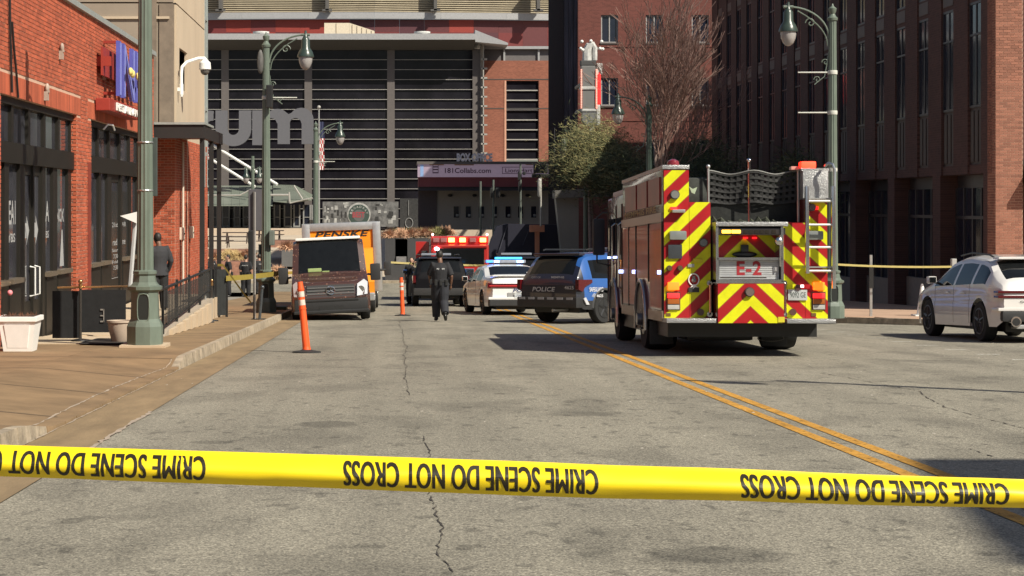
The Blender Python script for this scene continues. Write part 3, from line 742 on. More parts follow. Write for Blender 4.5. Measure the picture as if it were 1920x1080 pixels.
# glass front: columns, rails and one pane for each field
cols = [352, 422, 578, 733, 893]
rails = [112 + 18.62*i for i in range(18)]
ys_ = [92] + rails + [432]
lo = 0
for a, b in zip(cols, cols[1:]):
    for c, d in zip(ys_, ys_[1:]):
        if a > 770 and c > 425: continue
        n_ = 1
        MB().box(A(a)+.02, A(b)-.02, AY+.10+R.uniform(-.01,.01), AY+.13, Z(d)+.02, Z(c)-.02).build('pane', ag, parent=ar)
for a, b in zip(cols, cols[1:]):
    for c in rails[::1]:
        MB().box(A(a)+.2, A(b)-.2, AY-.05, AY+.02, Z(c)-.022, Z(c)+.022).build('rail', rail_m, parent=ar)
for a in cols: MB().box(A(a)-.33, A(a)+.33, AY-.06, AY+.3, Z(440), Z(92)).build('column', mull_m, parent=ar)
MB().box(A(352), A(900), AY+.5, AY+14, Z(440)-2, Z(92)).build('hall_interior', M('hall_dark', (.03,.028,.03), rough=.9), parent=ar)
mb = MB(); mb.box(A(340), A(889), AY-2.6, AY+16, Z(79), Z(68)); mb.build('roof_edge', fascia_m, parent=ar)
mb = MB(); mb.hexa([(A(340), AY-.2, Z(94)), (A(889), AY-.2, Z(94)), (A(889), AY+16, Z(94)), (A(340), AY+16, Z(94)), (A(340), AY-2.5, Z(79)), (A(889), AY-2.5, Z(79)), (A(889), AY+16, Z(79)), (A(340), AY+16, Z(79))]); mb.build('soffit', soff_m, parent=ar)
mb = MB(); mb.prism([(A(889), Z(60)), (A(950), Z(84)), (A(950), Z(88)), (A(889), Z(82))], lambda u, v, d: (u, d, v), AY-2, AY+12); mb.build('roof_wing', fascia_m, parent=ar)
# side stair edge of the glass
for i in range(13):
    MB().box(A(893)+.4, A(893)+.95, AY-.5, AY+.2, Z(113+17.6*i), Z(111+17.6*i)+.05).build('rail', rail_m, parent=ar)
MB().box(A(893)+.34, A(905), AY+.0, AY+.4, Z(440), Z(82)).build('corner_column', M('pale_taupe', (.33,.29,.26)), parent=ar)
MB().box(A(905), A(907), AY-.5, AY+.01, Z(430), Z(84)).build('corner_trim', rail_m, parent=ar)
# brick right part
abrick = brick_tex(M('arena_brick', (.25,.092,.058), rough=.85, var=.16, scale=.25), 0)
BY = AY+1
mb = MB()
mb.box(A(905), A(950), BY, BY+1, Z(440), Z(112)); mb.box(A(1012), A(1060), BY, BY+1, Z(440), Z(112)); mb.box(A(950), A(1012), BY, BY+1, Z(150), Z(112)); mb.box(A(950), A(1012), BY, BY+1, Z(440), Z(305))
mb.build('brick_wall', abrick, parent=ar)
for py in (148, 203): MB().box(A(906), A(1060), BY-.03, BY-.002, Z(py), Z(py)+.07).build('wall_joint', soff_m, parent=ar)
ys2 = [150] + [168+18.6*i for i in range(8)]
for c, d in zip(ys2, ys2[1:]):
    MB().box(A(951), A(1011), BY+.25, BY+.28, Z(d), Z(c)).build('pane', ag, parent=ar)
    MB().box(A(951), A(1011), BY+.1, BY+.24, Z(d)-.05, Z(d)+.05).build('rail', rail_m, parent=ar)
MB().box(A(947), A(950.5), BY-.05, BY+.3, Z(305), Z(150)).build('window_jamb', M('salmon_trim', (.60,.32,.22)), parent=ar)
mb = MB(); mb.box(A(905)+.05, A(1060), BY+.3, BY+.6, Z(112), Z(86)); mb.build('grey_band', M('grey_band', (.13,.12,.12)), parent=ar)
for px in (947, 1012): MB().box(A(px)-.08, A(px)+.08, BY+.1, BY+.29, Z(112), Z(88)).build('band_post', fascia_m, parent=ar)
MB().box(A(905), A(1060), BY-.1, BY+.7, Z(88)-.1, Z(86)+.05).build('band_cap', fascia_m, parent=ar)
# curved red wall, white fascia and beige louvres above
RY = AY + 22
def ring(px0, px1, py0, py1, mat, name, n=1, dy=0, Y=None, thick=.4):
    Y = Y or RY
    for i in range(n):
        a = px0 + (px1-px0)*i/n; b = px0 + (px1-px0)*(i+1)/n
        ya = Y + dy + ((a-640)/400)**2*1.5; yb = Y + dy + ((b-640)/400)**2*1.5
        MB().hexa([(PX(a,Y)+.006, ya, PZ(py1,Y)), (PX(b,Y)-.006, yb, PZ(py1,Y)), (PX(b,Y)-.006, yb+thick, PZ(py1,Y)), (PX(a,Y)+.006, ya+thick, PZ(py1,Y)),
                   (PX(a,Y)+.006, ya, PZ(py0,Y)), (PX(b,Y)-.006, yb, PZ(py0,Y)), (PX(b,Y)-.006, yb+thick, PZ(py0,Y)), (PX(a,Y)+.006, ya+thick, PZ(py0,Y))]).build(name, mat(i) if callable(mat) else mat, parent=ar)
reds = [M('panel_red_dark', (.11,.025,.028), rough=.6), M('panel_red', (.16,.026,.026), rough=.6), M('panel_red_bright', (.27,.036,.025), rough=.6), M('panel_plum', (.085,.024,.032), rough=.6)]
rq = random.Random(5)
ring(330, 1075, 36, 60, lambda i: reds[rq.choice([0,0,1,3,3,2])], 'red_panel', 16)
ring(330, 1075, 60, 105, lambda i: reds[rq.choice([0,1,1,3,2])], 'red_panel', 16)
ring(330, 1075, 24, 36, fascia_m, 'roof_fascia', 6, dy=-.6)
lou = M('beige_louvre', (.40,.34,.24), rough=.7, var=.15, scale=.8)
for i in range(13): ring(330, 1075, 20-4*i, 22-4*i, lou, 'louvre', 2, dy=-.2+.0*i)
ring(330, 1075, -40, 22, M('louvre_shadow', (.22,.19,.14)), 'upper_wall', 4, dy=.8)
for px in (415, 614, 816, 1008):
    MB().box(PX(px-3,RY), PX(px+3,RY), RY-1.2, RY+.5, PZ(22,RY), PZ(-40,RY)).box(PX(px-9,RY), PX(px+9,RY), RY-1.2, RY-.7, PZ(23,RY), PZ(19,RY)).build('strut', M('dark_strut', (.09,.085,.08)), parent=ar)
hv = thing('roof_unit', 'beige plant housing on the arena roof in front of the red wall', 'roof unit', (A(650), AY+8, Z(68)))
cream = M('cream_metal', (.62,.53,.40), rough=.6)
HYY = AY + 8
mb = MB(); mb.box(PX(608,HYY), PX(655,HYY), HYY, HYY+3, PZ(70,HYY), PZ(43,HYY)); mb.prism([(PX(655,HYY)+.01, PZ(43,HYY)), (PX(702,HYY), PZ(58,HYY)), (PX(702,HYY), PZ(70,HYY)), (PX(655,HYY)+.01, PZ(70,HYY))], lambda u,v,d: (u,d,v), HYY, HYY+3)
mb.build('housing', cream, parent=hv)
mb = MB()
for i in range(5): mb.box(PX(660+i*9,HYY), PX(661+i*9,HYY), HYY-.04, HYY-.003, PZ(70,HYY), PZ(46+i*2.9,HYY))
mb.box(PX(630,HYY), PX(631,HYY), HYY-.04, HYY-.003, PZ(70,HYY), PZ(44,HYY)); mb.build('seam', M('seam_brown', (.3,.24,.17)), parent=hv)
for n_, (a, b, c) in enumerate(((474, 505, 61), (774, 809, 57))):
    MB().lathe((PX((a+b)/2,AY+5), AY+5, PZ(72,AY+5)), [(.7,0),(.7,.45),(.75,.46),(.75,.6)], 18).build('roof_vent', M('white_vent', (.6,.6,.57)), smooth=True)
    o = bpy.data.objects[-1] if False else [x for x in C.objects if x.name.startswith('roof_vent')][-1]
    tag(o, ['low round white vent on the left end of the arena roof', 'low round white vent on the middle of the arena roof edge'][n_], 'vent', 'vents on the arena roof')

# thick forum letters standing in front of the glass
LY = 158.0
let_m = M('letter_grey', (.115,.115,.13), rough=.7, var=.06)
def arc(cx, cy, r, a0, a1, n=14): return [(cx + r*math.cos(math.radians(a0+(a1-a0)*i/n)), cy + r*math.sin(math.radians(a0+(a1-a0)*i/n))) for i in range(n+1)]
def letter(poly, name='letter'):
    mb = MB(); mb.prism([(PX(u, LY), PZ(v, LY)) for u, v in poly], lambda u, v, d: (u, d, v), LY, LY+.5); return mb
fl = thing('arena_sign', 'huge grey letters rum of the arena name standing before the glass front', 'sign', (PX(480, LY), LY, PZ(274, LY)))
# image-plane outlines in pixels (y down)
def rev(p): return p[::-1]
u_out = [(404,207),(426,207),(426,242)] + [(437+11*math.cos(math.radians(a)), 242+11*math.sin(math.radians(a))) for a in range(170, -1, -17)] + [(448,207),(471,207),(471,242)] + [(437.5+33.5*math.cos(math.radians(a)), 242+32*math.sin(math.radians(a))) for a in range(0, 181, 12)]
letter(u_out).build('letter_u', let_m, parent=fl)
m1 = [(473,272),(473,207),(494,207),(494,213)] + [(520.5+22.5*math.cos(math.radians(a)), 224+20*math.sin(math.radians(a))) for a in range(225, 300, 12)] + [(541,214)] + [(565+22.5*math.cos(math.radians(a)), 224+22*math.sin(math.radians(a))) for a in range(215, 361, 12)] + \
     [(587.5,270),(565.5,270),(565.5,232)] + [(554+11*math.cos(math.radians(a)), 232+11*math.sin(math.radians(a))) for a in range(350, 189, -16)] + [(543,270),(520.5,270),(520.5,232)] + [(508+11*math.cos(math.radians(a)), 232+11*math.sin(math.radians(a))) for a in range(350, 189, -16)] + [(494.5,272)]
letter(m1).build('letter_m', let_m, parent=fl)
r1 = [(376,272),(376,207),(390,207),(402,208),(402,226)] + [(395,227),(390,232),(388,240),(388,272)]
letter([(x-2,y) for x,y in r1]).build('letter_r', let_m, parent=fl)
o1 = [(352+33*math.cos(math.radians(a)), 240+33*math.sin(math.radians(a))) for a in range(0, 360, 15)]
# ------------------------------------------------------------------ box office wing
OY = 150.0
bo = thing('box_office', 'box office wing with a pink screen band over a beige wall of small ticket windows', 'building', (PX(905,OY), OY, plz(150)))
def bx(a, b, c, d, y0, y1, name, mat, Y=OY, parent=bo): return MB().box(PX(a,Y), PX(b,Y), y0, y1, PZ(d,Y), PZ(c,Y)).build(name, mat, parent=parent)
bw_m = M('beige_wall', (.33,.29,.24), rough=.8, var=.08); 
wx = [858, 881, 906, 931, 957, 981, 1006]
mb = MB(); prev = 820
for x in wx:
    mb.box(PX(prev,OY), PX(x-5,OY), OY+3, OY+3.4, PZ(450,OY), PZ(356,OY)); mb.box(PX(x-5,OY), PX(x+5,OY), OY+3, OY+3.4, PZ(450,OY), PZ(409,OY)); mb.box(PX(x-5,OY), PX(x+5,OY), OY+3, OY+3.4, PZ(386,OY), PZ(356,OY)); prev = x+5
mb.box(PX(prev,OY), PX(1050,OY), OY+3, OY+3.4, PZ(450,OY), PZ(356,OY)); mb.build('ticket_wall', bw_m, parent=bo)
for x in wx:
    f = MB(); f.box(PX(x-5.8,OY), PX(x+5.8,OY), OY+2.93, OY+3, PZ(387,OY), PZ(385.5,OY)).box(PX(x-5.8,OY), PX(x+5.8,OY), OY+2.9, OY+3, PZ(410.5,OY), PZ(408.5,OY)).box(PX(x-5.8,OY), PX(x-5,OY), OY+2.94, OY+2.998, PZ(408.5,OY), PZ(387,OY)).box(PX(x+5,OY), PX(x+5.8,OY), OY+2.94, OY+2.998, PZ(408.5,OY), PZ(387,OY))
    w_ = f.build('ticket_window', bw_m, parent=bo)
    MB().box(PX(x-5,OY), PX(x+5,OY), OY+3.12, OY+3.15, PZ(409,OY), PZ(386,OY)).build('pane', rglass, parent=w_)
    MB().lathe((PX(x+2,OY), OY+3.1, PZ(404,OY)), [(.02,-.1),(.13,-.09),(.13,.09),(.02,.1)], 10).build('speak_hole', rail_m, parent=w_)
for x in (846, 893, 946, 994): MB().ball((PX(x,OY), OY+2.9, PZ(366,OY)), .2, .12, .12, 8, 6).build('wall_lamp', black_m, parent=bo)
bx(785, 820, 356, 450, OY+2.9, OY+3.5, 'side_wall', M('plum_wall', (.075,.055,.055)))
bx(785, 1055, 332, 350, OY+.5, OY+4, 'red_band', M('plum_red_band', (.19,.05,.06), rough=.6, var=.2, scale=.4))
bx(785, 1055, 350, 357, OY+.8, OY+4, 'dark_band', M('dark_band', (.04,.04,.055)))
bx(782, 1058, 303, 308, OY-.4, OY+4.2, 'roof_slab', mull_m)
led = bx(783, 1040, 308, 332, OY-.25, OY+.5, 'screen', M('screen_pink', (.30,.24,.30), rough=.4, emit=(.42,.31,.40), es=.22))
mb = MB(); ly_ = OY-.27
letters(mb, '181Collabs.com', (PX(834,OY), ly_, PZ(324.5,OY)), (1,0,0), (0,0,1), PX(920,OY)-PX(834,OY), .40, .015)
letters(mb, 'LionsHart', (PX(947,OY), ly_, PZ(323.5,OY)), (1,0,0), (0,0,1), PX(998,OY)-PX(947,OY), .33, .01)
for (a,b,c,d) in ((941,1003,313,314),(941,1003,325,326),(941,942,313,326),(1002,1003,313,326),(811,812,309,325),(821,822,309,325),(812,821,312,314),(812,821,317,319),(812,821,323,325)):
    mb.box(PX(a,OY), PX(b,OY), ly_, ly_+.01, PZ(d,OY), PZ(c,OY))
mb.build('lettering', M('maroon_ink', (.07,.02,.05)), parent=led)
mb = MB()
for (a,b,c,d) in ((805,832,308.2,310),(852,888,308.2,310.2),(985,1005,308.2,309.6)): mb.box(PX(a,OY), PX(b,OY), ly_, ly_+.01, PZ(d,OY), PZ(c,OY))
mb.build('orange_marks', M('orange_mark', (.4,.2,.1)), parent=led)
mb = MB(); [mb.box(PX(a,OY), PX(a+6,OY), ly_, ly_+.01, PZ(331,OY), PZ(309,OY)) for a in (788,)]; mb.build('blue_mark', M('blue_mark', (.2,.3,.5), emit=(.2,.3,.5), es=.25), parent=led)
mb = MB(); letters(mb, 'BOX OFFICE', (PX(856,OY), OY-.3, PZ(303,OY)), (1,0,0), (0,0,1), PX(923,OY)-PX(856,OY), .66, .05, depth=.12); tag(mb.build('box_office_letters', M('white_navy', (.6,.6,.66))), 'white BOX OFFICE letters standing on the roof edge above the pink screen', 'sign')

# ------------------------------------------------------------------ entrance with glass canopy, doors, mural
EY = 160.0
en = thing('glass_canopy', 'grey green glass canopy hung on white slanting rods over the arena doors', 'canopy', (PX(480,EY), EY, plz(150)))
can_m = M('green_grey_glass', (.20,.225,.19), rough=.25, var=.15, scale=.5)
def pp(px, py, Y): return (PX(px,Y), Y, PZ(py,Y))
mb = MB(); y0, y1 = EY-6, EY+4
for i in range(9):
    a = 372 + i*15.5; b = a + 15.2
    q = MB(); q.add([pp(a,348,y1), pp(b,348,y1), pp(b,385,y0), pp(a,385,y0), (PX(a,y1),y1,PZ(349,y1)-.02), (PX(b,y1),y1,PZ(349,y1)-.02), (PX(b,y0),y0,PZ(386,y0)-.02), (PX(a,y0),y0,PZ(386,y0)-.02)], [(0,1,2,3),(4,7,6,5),(0,4,5,1),(1,5,6,2),(2,6,7,3),(3,7,4,0)])
    q.build('canopy_pane', can_m, parent=en)
q = MB(); q.add([pp(512,346,y1), pp(553,347,y1), pp(569,374,y0), pp(512,378,y0), pp(586,365,y1), pp(584,376,y1), pp(542,381,y0)], [(0,1,2,3),(1,4,5,2),(2,5,6),(3,2,6)]); q.build('canopy_pane', can_m, parent=en)
q = MB(); q.tube([pp(505,365.5,y0-.1), pp(541,365.5,y0-.1)], .09, 6).tube([pp(542,360,y0-.1), pp(543,380,y0-.1)], .08, 6).tube([pp(543,381,y0-.1), pp(567,375,y0-.1), pp(586,371,y0-.1)], .05, 6).tube([pp(372,366,y0-.1), pp(450,366,y0-.1), pp(476,352,y0-.1)], .06, 6).tube([pp(551,348,y0-.1), pp(567,373,y0-.1)], .07, 6)
q.build('canopy_frame', rail_m, parent=en, smooth=True)
for a, b in (((392,268),(520,346)), ((380,289),(478,350))):
    MB().tube([pp(a[0],a[1],EY-1), pp(b[0],b[1],EY-4)], .12, 8).build('rod', white_m, parent=en, smooth=True)
dr = thing('entrance_doors', 'row of grey framed glass doors under the glass canopy', 'doors', (PX(480,AY), AY-.5, plz(150)))
for i, px in enumerate((395, 416, 438, 455, 474, 492, 513, 532, 550, 568, 584)):
    w = 15 if i % 2 else 13
    Yd = AY-.8
    f = MB(); f.box(PX(px,Yd), PX(px+2.5,Yd), Yd, Yd+.2, PZ(426,Yd), PZ(384,Yd)).box(PX(px+w-2.5,Yd), PX(px+w,Yd), Yd, Yd+.2, PZ(426,Yd), PZ(384,Yd)).box(PX(px+2.5,Yd), PX(px+w-2.5,Yd), Yd, Yd+.2, PZ(426,Yd), PZ(423,Yd)).box(PX(px+2.5,Yd), PX(px+w-2.5,Yd), Yd+.01, Yd+.19, PZ(408,Yd), PZ(406.6,Yd))
    d_ = f.build('door', M('door_grey', (.25,.25,.25), rough=.5), parent=dr)
    MB().box(PX(px+2.5,Yd), PX(px+w-2.5,Yd), Yd+.1, Yd+.12, PZ(423,Yd), PZ(384,Yd)).build('pane', rglass, parent=d_)
MB().box(PX(370,AY), PX(602,AY), AY-.9, AY-.3, PZ(432,AY), PZ(426,AY)).build('threshold', soff_m, parent=dr)
# mural on the glass
MY = 163.0
mu = thing('mural', 'black and white mural with a round green and red badge in its middle', 'mural', (PX(675,MY), MY, plz(150)))
def mr_(a, b, c, d, mat, name='field', dy=0): return MB().box(PX(a,MY), PX(b,MY), MY-dy, MY+.05, PZ(d,MY), PZ(c,MY)).build(name, mat, parent=mu)
g1 = M('print_grey', (.12,.12,.12), var=.9, scale=1.6); g2 = M('print_pale', (.34,.34,.33), var=.6, scale=2.5); g3 = M('print_black', (.03,.03,.03), var=.6)
mr_(605, 747, 378, 425, g1, 'backing')
rq = random.Random(8)
for i in range(26):
    a = rq.uniform(606, 650); c = rq.uniform(379, 412); mr_(a, a+rq.uniform(1.5, 6), c, c+rq.uniform(2, 12), rq.choice([g2, g3, g2]), 'print', .01+.001*i)
for i in range(22):
    a = rq.uniform(692, 738); c = rq.uniform(380, 412); mr_(a, a+rq.uniform(2, 9), c, c+rq.uniform(2, 9), rq.choice([g2, g3, g1]), 'print', .01+.001*i)
def disc(cx, cy, r, mat, dy, name, a0=0, a1=360):
    pts = [(PX(cx + r*math.cos(math.radians(a)), MY), PZ(cy - r*math.sin(math.radians(a)), MY)) for a in range(a0, a1+1, 10)]
    MB().prism(pts, lambda u, v, d: (u, d, v), MY-dy, MY).build(name, mat, parent=mu)
disc(673, 402, 22, g2, .05, 'badge_rim'); disc(673, 403, 19.5, M('badge_green', (.035,.06,.05)), .07, 'badge'); disc(673, 404, 11, M('badge_inner', (.10,.10,.10)), .08, 'badge_centre')
mb = MB(); letters(mb, 'BEST', (PX(661,MY), MY-.09, PZ(408,MY)), (1,0,0), (0,0,1), PX(684,MY)-PX(661,MY), .5, .03); mb.build('lettering', M('badge_red', (.30,.05,.06)), parent=mu)
for i, ch in enumerate('BROADWAY'):
    a = math.radians(165 - i*21.5); cx_ = 673+15.3*math.cos(a); cy_ = 403-15.3*math.sin(a); t = a - math.pi/2
    rt = Vector((math.cos(t), 0, math.sin(t))); up = Vector((-math.sin(t), 0, math.cos(t))); h = .20
    o_ = Vector((PX(cx_,MY), MY-.09, PZ(cy_,MY))) - rt*.09 - up*h/2
    mb = MB(); letters(mb, ch, o_, rt, up, .18, h, .02); mb.build('lettering', g2, parent=mu)
MB().box(PX(750,MY), PX(784,MY), MY, MY+.1, PZ(432,MY), PZ(372,MY)).build('dark_field', g3, parent=mu)
mb = MB(); mb.tube([pp(767+7*math.cos(math.radians(a)), 418-9*math.sin(math.radians(a)), MY-.05) for a in range(0, 361, 20)], .035, 5); mb.tube([pp(766,375,MY-.05), pp(766,404,MY-.05)], .03, 5); mb.build('banjo_outline', M('outline_grey', (.22,.22,.22)), parent=mu)

# ------------------------------------------------------------------ plaza furniture: terrace walls, stairs, rails
cr_m = M('cream_stone', (.52,.42,.32), rough=.85, var=.1)
def wall_thing(name, label, cat, a, b, c, d, Y, dep, mat, **k):
    o = MB().box(PX(a,Y), PX(b,Y), Y, Y+dep, PZ(d,Y), PZ(c,Y)).build(name, mat); tag(o, label, cat, **k); return o
wall_thing('terrace_wall', 'long cream terrace wall below the arena doors', 'wall', 352, 640, 428, 441, 140, .5, cr_m)
wall_thing('terrace_wall', 'cream terrace wall behind the row of rounded shrubs', 'wall', 722, 935, 431, 520, 107.2, .5, cr_m)
wall_thing('low_kerb_wall', 'low pale wall along the far side of the cross street by the police officers', 'wall', 400, 560, 526, 546, 106, .35, cr_m)
wall_thing('low_kerb_wall', 'low pale wall behind the orange tube nearest the officer', 'wall', 722, 800, 520, 545, 106, .35, cr_m)
wall_thing('planter_wall', 'grey planter wall under the grasses left of the box truck', 'wall', 528, 560, 462, 500, 116, 4, M('grey_wall', (.12,.12,.12)))
wall_thing('planter_wall', 'dark planter wall carrying the row of rounded shrubs', 'wall', 722, 812, 447, 530, 104.6, 1.6, M('dark_wall', (.055,.053,.055)))
pb_m = M('brown_mulch', (.21,.10,.065), rough=1, var=.4, scale=4, bump=.6, bscale=20)
for i, (a, b, c, d, Y) in enumerate(((352, 500, 492, 526, 108), (352, 470, 470, 496, 113), (496, 560, 452, 464, 120))):
    mb = MB(); mb.hexa([(PX(a,Y),Y,PZ(d,Y)), (PX(b,Y),Y,PZ(d,Y)), (PX(b,Y),Y+5,PZ(d,Y)), (PX(a,Y),Y+5,PZ(d,Y)), (PX(a,Y)+.2,Y+1,PZ(c,Y)), (PX(b,Y)-.2,Y+1,PZ(c,Y)), (PX(b,Y)-.2,Y+5,PZ(c,Y)), (PX(a,Y)+.2,Y+5,PZ(c,Y))])
    tag(mb.build('planting_bed', pb_m), ['brown planting bed nearest the far police officers', 'brown planting bed under the dry yellow grasses', 'brown planting bed left of the box truck roof'][i], 'planting bed')
# ornamental grasses: one tuft built, copied
def tuft_mesh(seed, col):
    r = random.Random(seed); mb = MB()
    for i in range(520):
        a = r.uniform(0, 6.283); e = r.uniform(.05, 1.45); L = r.uniform(.35, .62)
        d = Vector((math.cos(a)*math.cos(e), math.sin(a)*math.cos(e), math.sin(e))); b = Vector((r.gauss(0,.10), r.gauss(0,.10), 0)); s_ = d.orthogonal().normalized()*.014
        m1_ = b + d*L*.6; t = b + d*L + Vector((0,0,-.16*math.cos(e)))
        mb.add([b-s_, b+s_, m1_+s_*1.3, m1_-s_*1.3, t], [(0,1,2,3),(3,2,4)])
    return mb.mesh('blades', [col], Vector((0,0,0)), False)
gcol = [M('dry_grass_pink', (.55,.33,.21), rough=.9, isl=.35), M('dry_grass_tan', (.52,.38,.18), rough=.9, isl=.3), M('dry_grass_green', (.22,.20,.08), rough=.9, isl=.3)]
gm = [tuft_mesh(i, gcol[i]) for i in range(3)]
def tuft(px, py, Y, sc, k, label, group):
    o = bpy.data.objects.new('ornamental_grass', gm[k]); C.objects.link(o); o.location = (PX(px,Y), Y, PZ(py,Y)); o.scale = (sc*1.15, sc*1.15, sc*1.05); o.rotation_euler = (0, 0, R.uniform(0, 6))
    return tag(o, label, 'ornamental grass', group)
rowx = [730, 741, 753, 765, 776, 787, 799, 811, 822, 836]
names_ = ['first from the left', 'second from the left', 'third from the left', 'fourth from the left', 'fifth from the left', 'fifth from the right', 'fourth from the right', 'third from the right', 'second from the right', 'rightmost, standing a little apart']
for i, px in enumerate(rowx):
    tuft(px, 445.5 - i*.5, 105.2 + .5*(i%2), .98 if i < 9 else 1.02, (0,1,0,2,0,1,0,1,2,0)[i], 'rounded dry tuft in the row behind the red engine, ' + names_[i], 'dry tufts in the row on the dark planter wall')
for i, (px, py, k, w) in enumerate(((428, 486, 1, 1.2), (441, 486, 1, 1.1), (402, 488, 0, 1.0), (540, 468, 0, 1.1), (466, 480, 0, 1.0), (520, 516, 0, 1.1), (524, 528, 1, .9))):
    tuft(px, py, 112 if i < 5 else 104.9, w, k, ['yellow tuft on the bed above the far officers', 'second yellow tuft above the far officers, the right one', 'pinkish tuft between the black canopy posts', 'tuft on the grey planter wall left of the truck box', 'brown tuft left of the dark street lamp',
          'pinkish tuft to the right of the dark street lamp base', 'tan tuft at the low pale wall right of the lamp base'][i], 'dry tufts on the left planting beds')
# picnic tables on the terrace
def table(px, py, Y, label):
    t = thing('picnic_table', label, 'table', (PX(px,Y), Y, PZ(py,Y)), 'picnic tables on the plaza')
    x, y, z = PX(px,Y), Y, PZ(py,Y); tm_ = M('dark_table', (.06,.04,.035), rough=.6)
    MB().box(x-1.0, x+1.0, y-.4, y+.4, z+.7, z+.76).build('top', tm_, parent=t)
    for s_ in (-1, 1):
        MB().box(x-1.0, x+1.0, y+s_*.75-.14, y+s_*.75+.14, z+.42, z+.47).build('seat', tm_, parent=t)
        MB().tube([(x+s_*.7, y-.8, z), (x+s_*.7, y-.3, z+.7), (x+s_*.7, y+.3, z+.7), (x+s_*.7, y+.8, z)], .04, 6).build('leg', tm_, parent=t)
table(445, 456, 128, 'dark picnic table on the plaza left of the parking sign'); table(408, 464, 124, 'dark picnic table seen between the black canopy posts'); table(505, 452, 130, 'dark picnic table right of the green street lamp')
# stair rails
sr = thing('stair_railing', 'white and dark stair rails climbing behind the red engine', 'railing', (PX(880,118), 118, PZ(445,118)))
for (a, b, c, d) in ((830,447,862,436),(835,452,862,443),(868,445,900,432),(870,452,905,440),(890,440,935,428)):
    MB().tube([pp(a,b,118), pp(c,d,118), pp(c+1,d+10,118)], .04, 6).build('rail', M('dark_rail', (.08,.07,.07)), parent=sr)
for i in range(9): MB().tube([pp(868+i*7.5, 452-i*2.2, 118.2), pp(868+i*7.5, 440-i*2.2, 118.2)], .03, 5).build('baluster', rail_m, parent=sr)
for i in range(6): MB().box(PX(875,119+i*.4), PX(935,119+i*.4), 119+i*.4, 119.38+i*.4, -3, PZ(455-i*3.6,119)).build('step', cr_m, parent=sr)
nv = thing('navy_screen_wall', 'large dark navy slanted wall behind the police cars', 'wall', (PX(985,100.5), 100.5, gz(100)))
mb = MB(); mb.prism([(PX(u,100), PZ(v,100)) for u, v in ((905,505),(921,450),(932,425),(950,420),(1046,421),(1046,560),(905,560))], lambda u,v,d: (u,d,v), 100.2, 101); mb.build('wall_panel', M('navy_board', (.012,.012,.025), rough=.6), parent=nv)
mb = MB(); [mb.tube([pp(a,b,100.1), pp(c,d,100.1)], .025, 4) for a,b,c,d in ((936,470,951,423),(980,460,992,430))]; mb.build('seam', M('navy_seam', (.06,.06,.08)), parent=nv)
tag(MB().box(PX(994,99), PX(1021,99), 99, 99.6, PZ(435,99), PZ(422,99)).box(PX(1004,99), PX(1012,99), 99.2, 99.5, gz(99), PZ(435,99)).build('orange_sign_box', M('faded_orange', (.50,.20,.11))), 'faded orange box on a short post above the navy wall', 'sign box')
tag(MB().cyl(pp(1014,424,98.6), pp(1014,333,98.6), .05).lathe(pp(1011.5,352,98.6), [(.05,-.5),(.11,-.4),(.11,.4),(.05,.5)], 8).build('white_pole', rail_m, smooth=True), 'thin white pole rising above the faded orange box', 'pole')
py_ = thing('leaning_pylon', 'pale grey leaning concrete pylon right of the navy wall', 'pylon', (PX(1065,99), 99, gz(99)))
mb = MB(); mb.prism([(PX(u,98), PZ(v,98)) for u, v in ((1042,372),(1085,368),(1085,560),(1062,560))], lambda u,v,d: (u,d,v), 98, 99); mb.build('slab', M('pale_pylon', (.26,.245,.22), var=.12, scale=.5), parent=py_)
mb = MB(); mb.prism([(PX(u,97.9), PZ(v,97.9)) for u, v in ((1040,357),(1160,350),(1160,368),(1040,372))], lambda u,v,d: (u,d,v), 97.6, 99.3); mb.build('cap', M('pylon_cap', (.16,.15,.14)), parent=py_)
tag(MB().box(PX(741,104.6), PX(764,104.6), 104.6, 104.9, PZ(493,104.6), PZ(448,104.6)).box(PX(743,104.5), PX(762,104.5), 104.5, 104.59, PZ(492,104.5), PZ(481,104.5)).box(PX(745,104.5), PX(748,104.5), 104.7, 104.8, -2.78, PZ(493,104.5)).build('info_board', M('info_grey', (.20,.19,.19), rough=.5, var=.3)), 'grey information board standing left of the red engine', 'sign')
# flagpoles
def flag(px, py0, py1, Y, label, wpx, fy0, fy1):
    t = thing('flagpole', label, 'flagpole', (PX(px,Y), Y, PZ(py1,Y)))
    MB().cyl(pp(px,py1,Y), pp(px,py0,Y), .07, .045).build('pole', M('pole_grey', (.35,.35,.34), metal=.4), parent=t, smooth=True)
    MB().ball(pp(px,py0-2,Y), .12).build('finial', rail_m, parent=t, smooth=True)
    red = M('flag_red', (.42,.03,.035)); wht = M('flag_white', (.7,.68,.66)); n = 13; vs = MB(); vw = MB(); vb = MB()
    for i in range(26):
        a = fy0 + (fy1-fy0)*i/26; b = fy0 + (fy1-fy0)*(i+1)/26
        for j in range(4):
            u0 = px+1+j*wpx/4 + math.sin(i*.5+j)*.6; u1 = px+1+(j+1)*wpx/4 + math.sin(i*.5+j+1)*.6
            q = vb if (i < 9 and j < 4) else (vs if (i//2 + j) % 2 else vw)
            q.add([pp(u0,a,Y+.03*(j%2)), pp(u1,a+.6,Y+.03*((j+1)%2)), pp(u1,b+.6,Y+.03*((j+1)%2)), pp(u0,b,Y+.03*(j%2))], [(0,1,2,3)])
    f = vs.build('flag', red, parent=t); vw.build('white_stripe', wht, parent=f); vb.build('canton', M('flag_navy', (.03,.035,.09)), parent=f)
flag(598, 203, 440, 120, 'flagpole with a limp red, white and blue flag right of the arena letters', 9, 228, 318)
flag(382, 262, 440, 121, 'flagpole with a red and white flag seen between the canopy posts', 8, 262, 300)

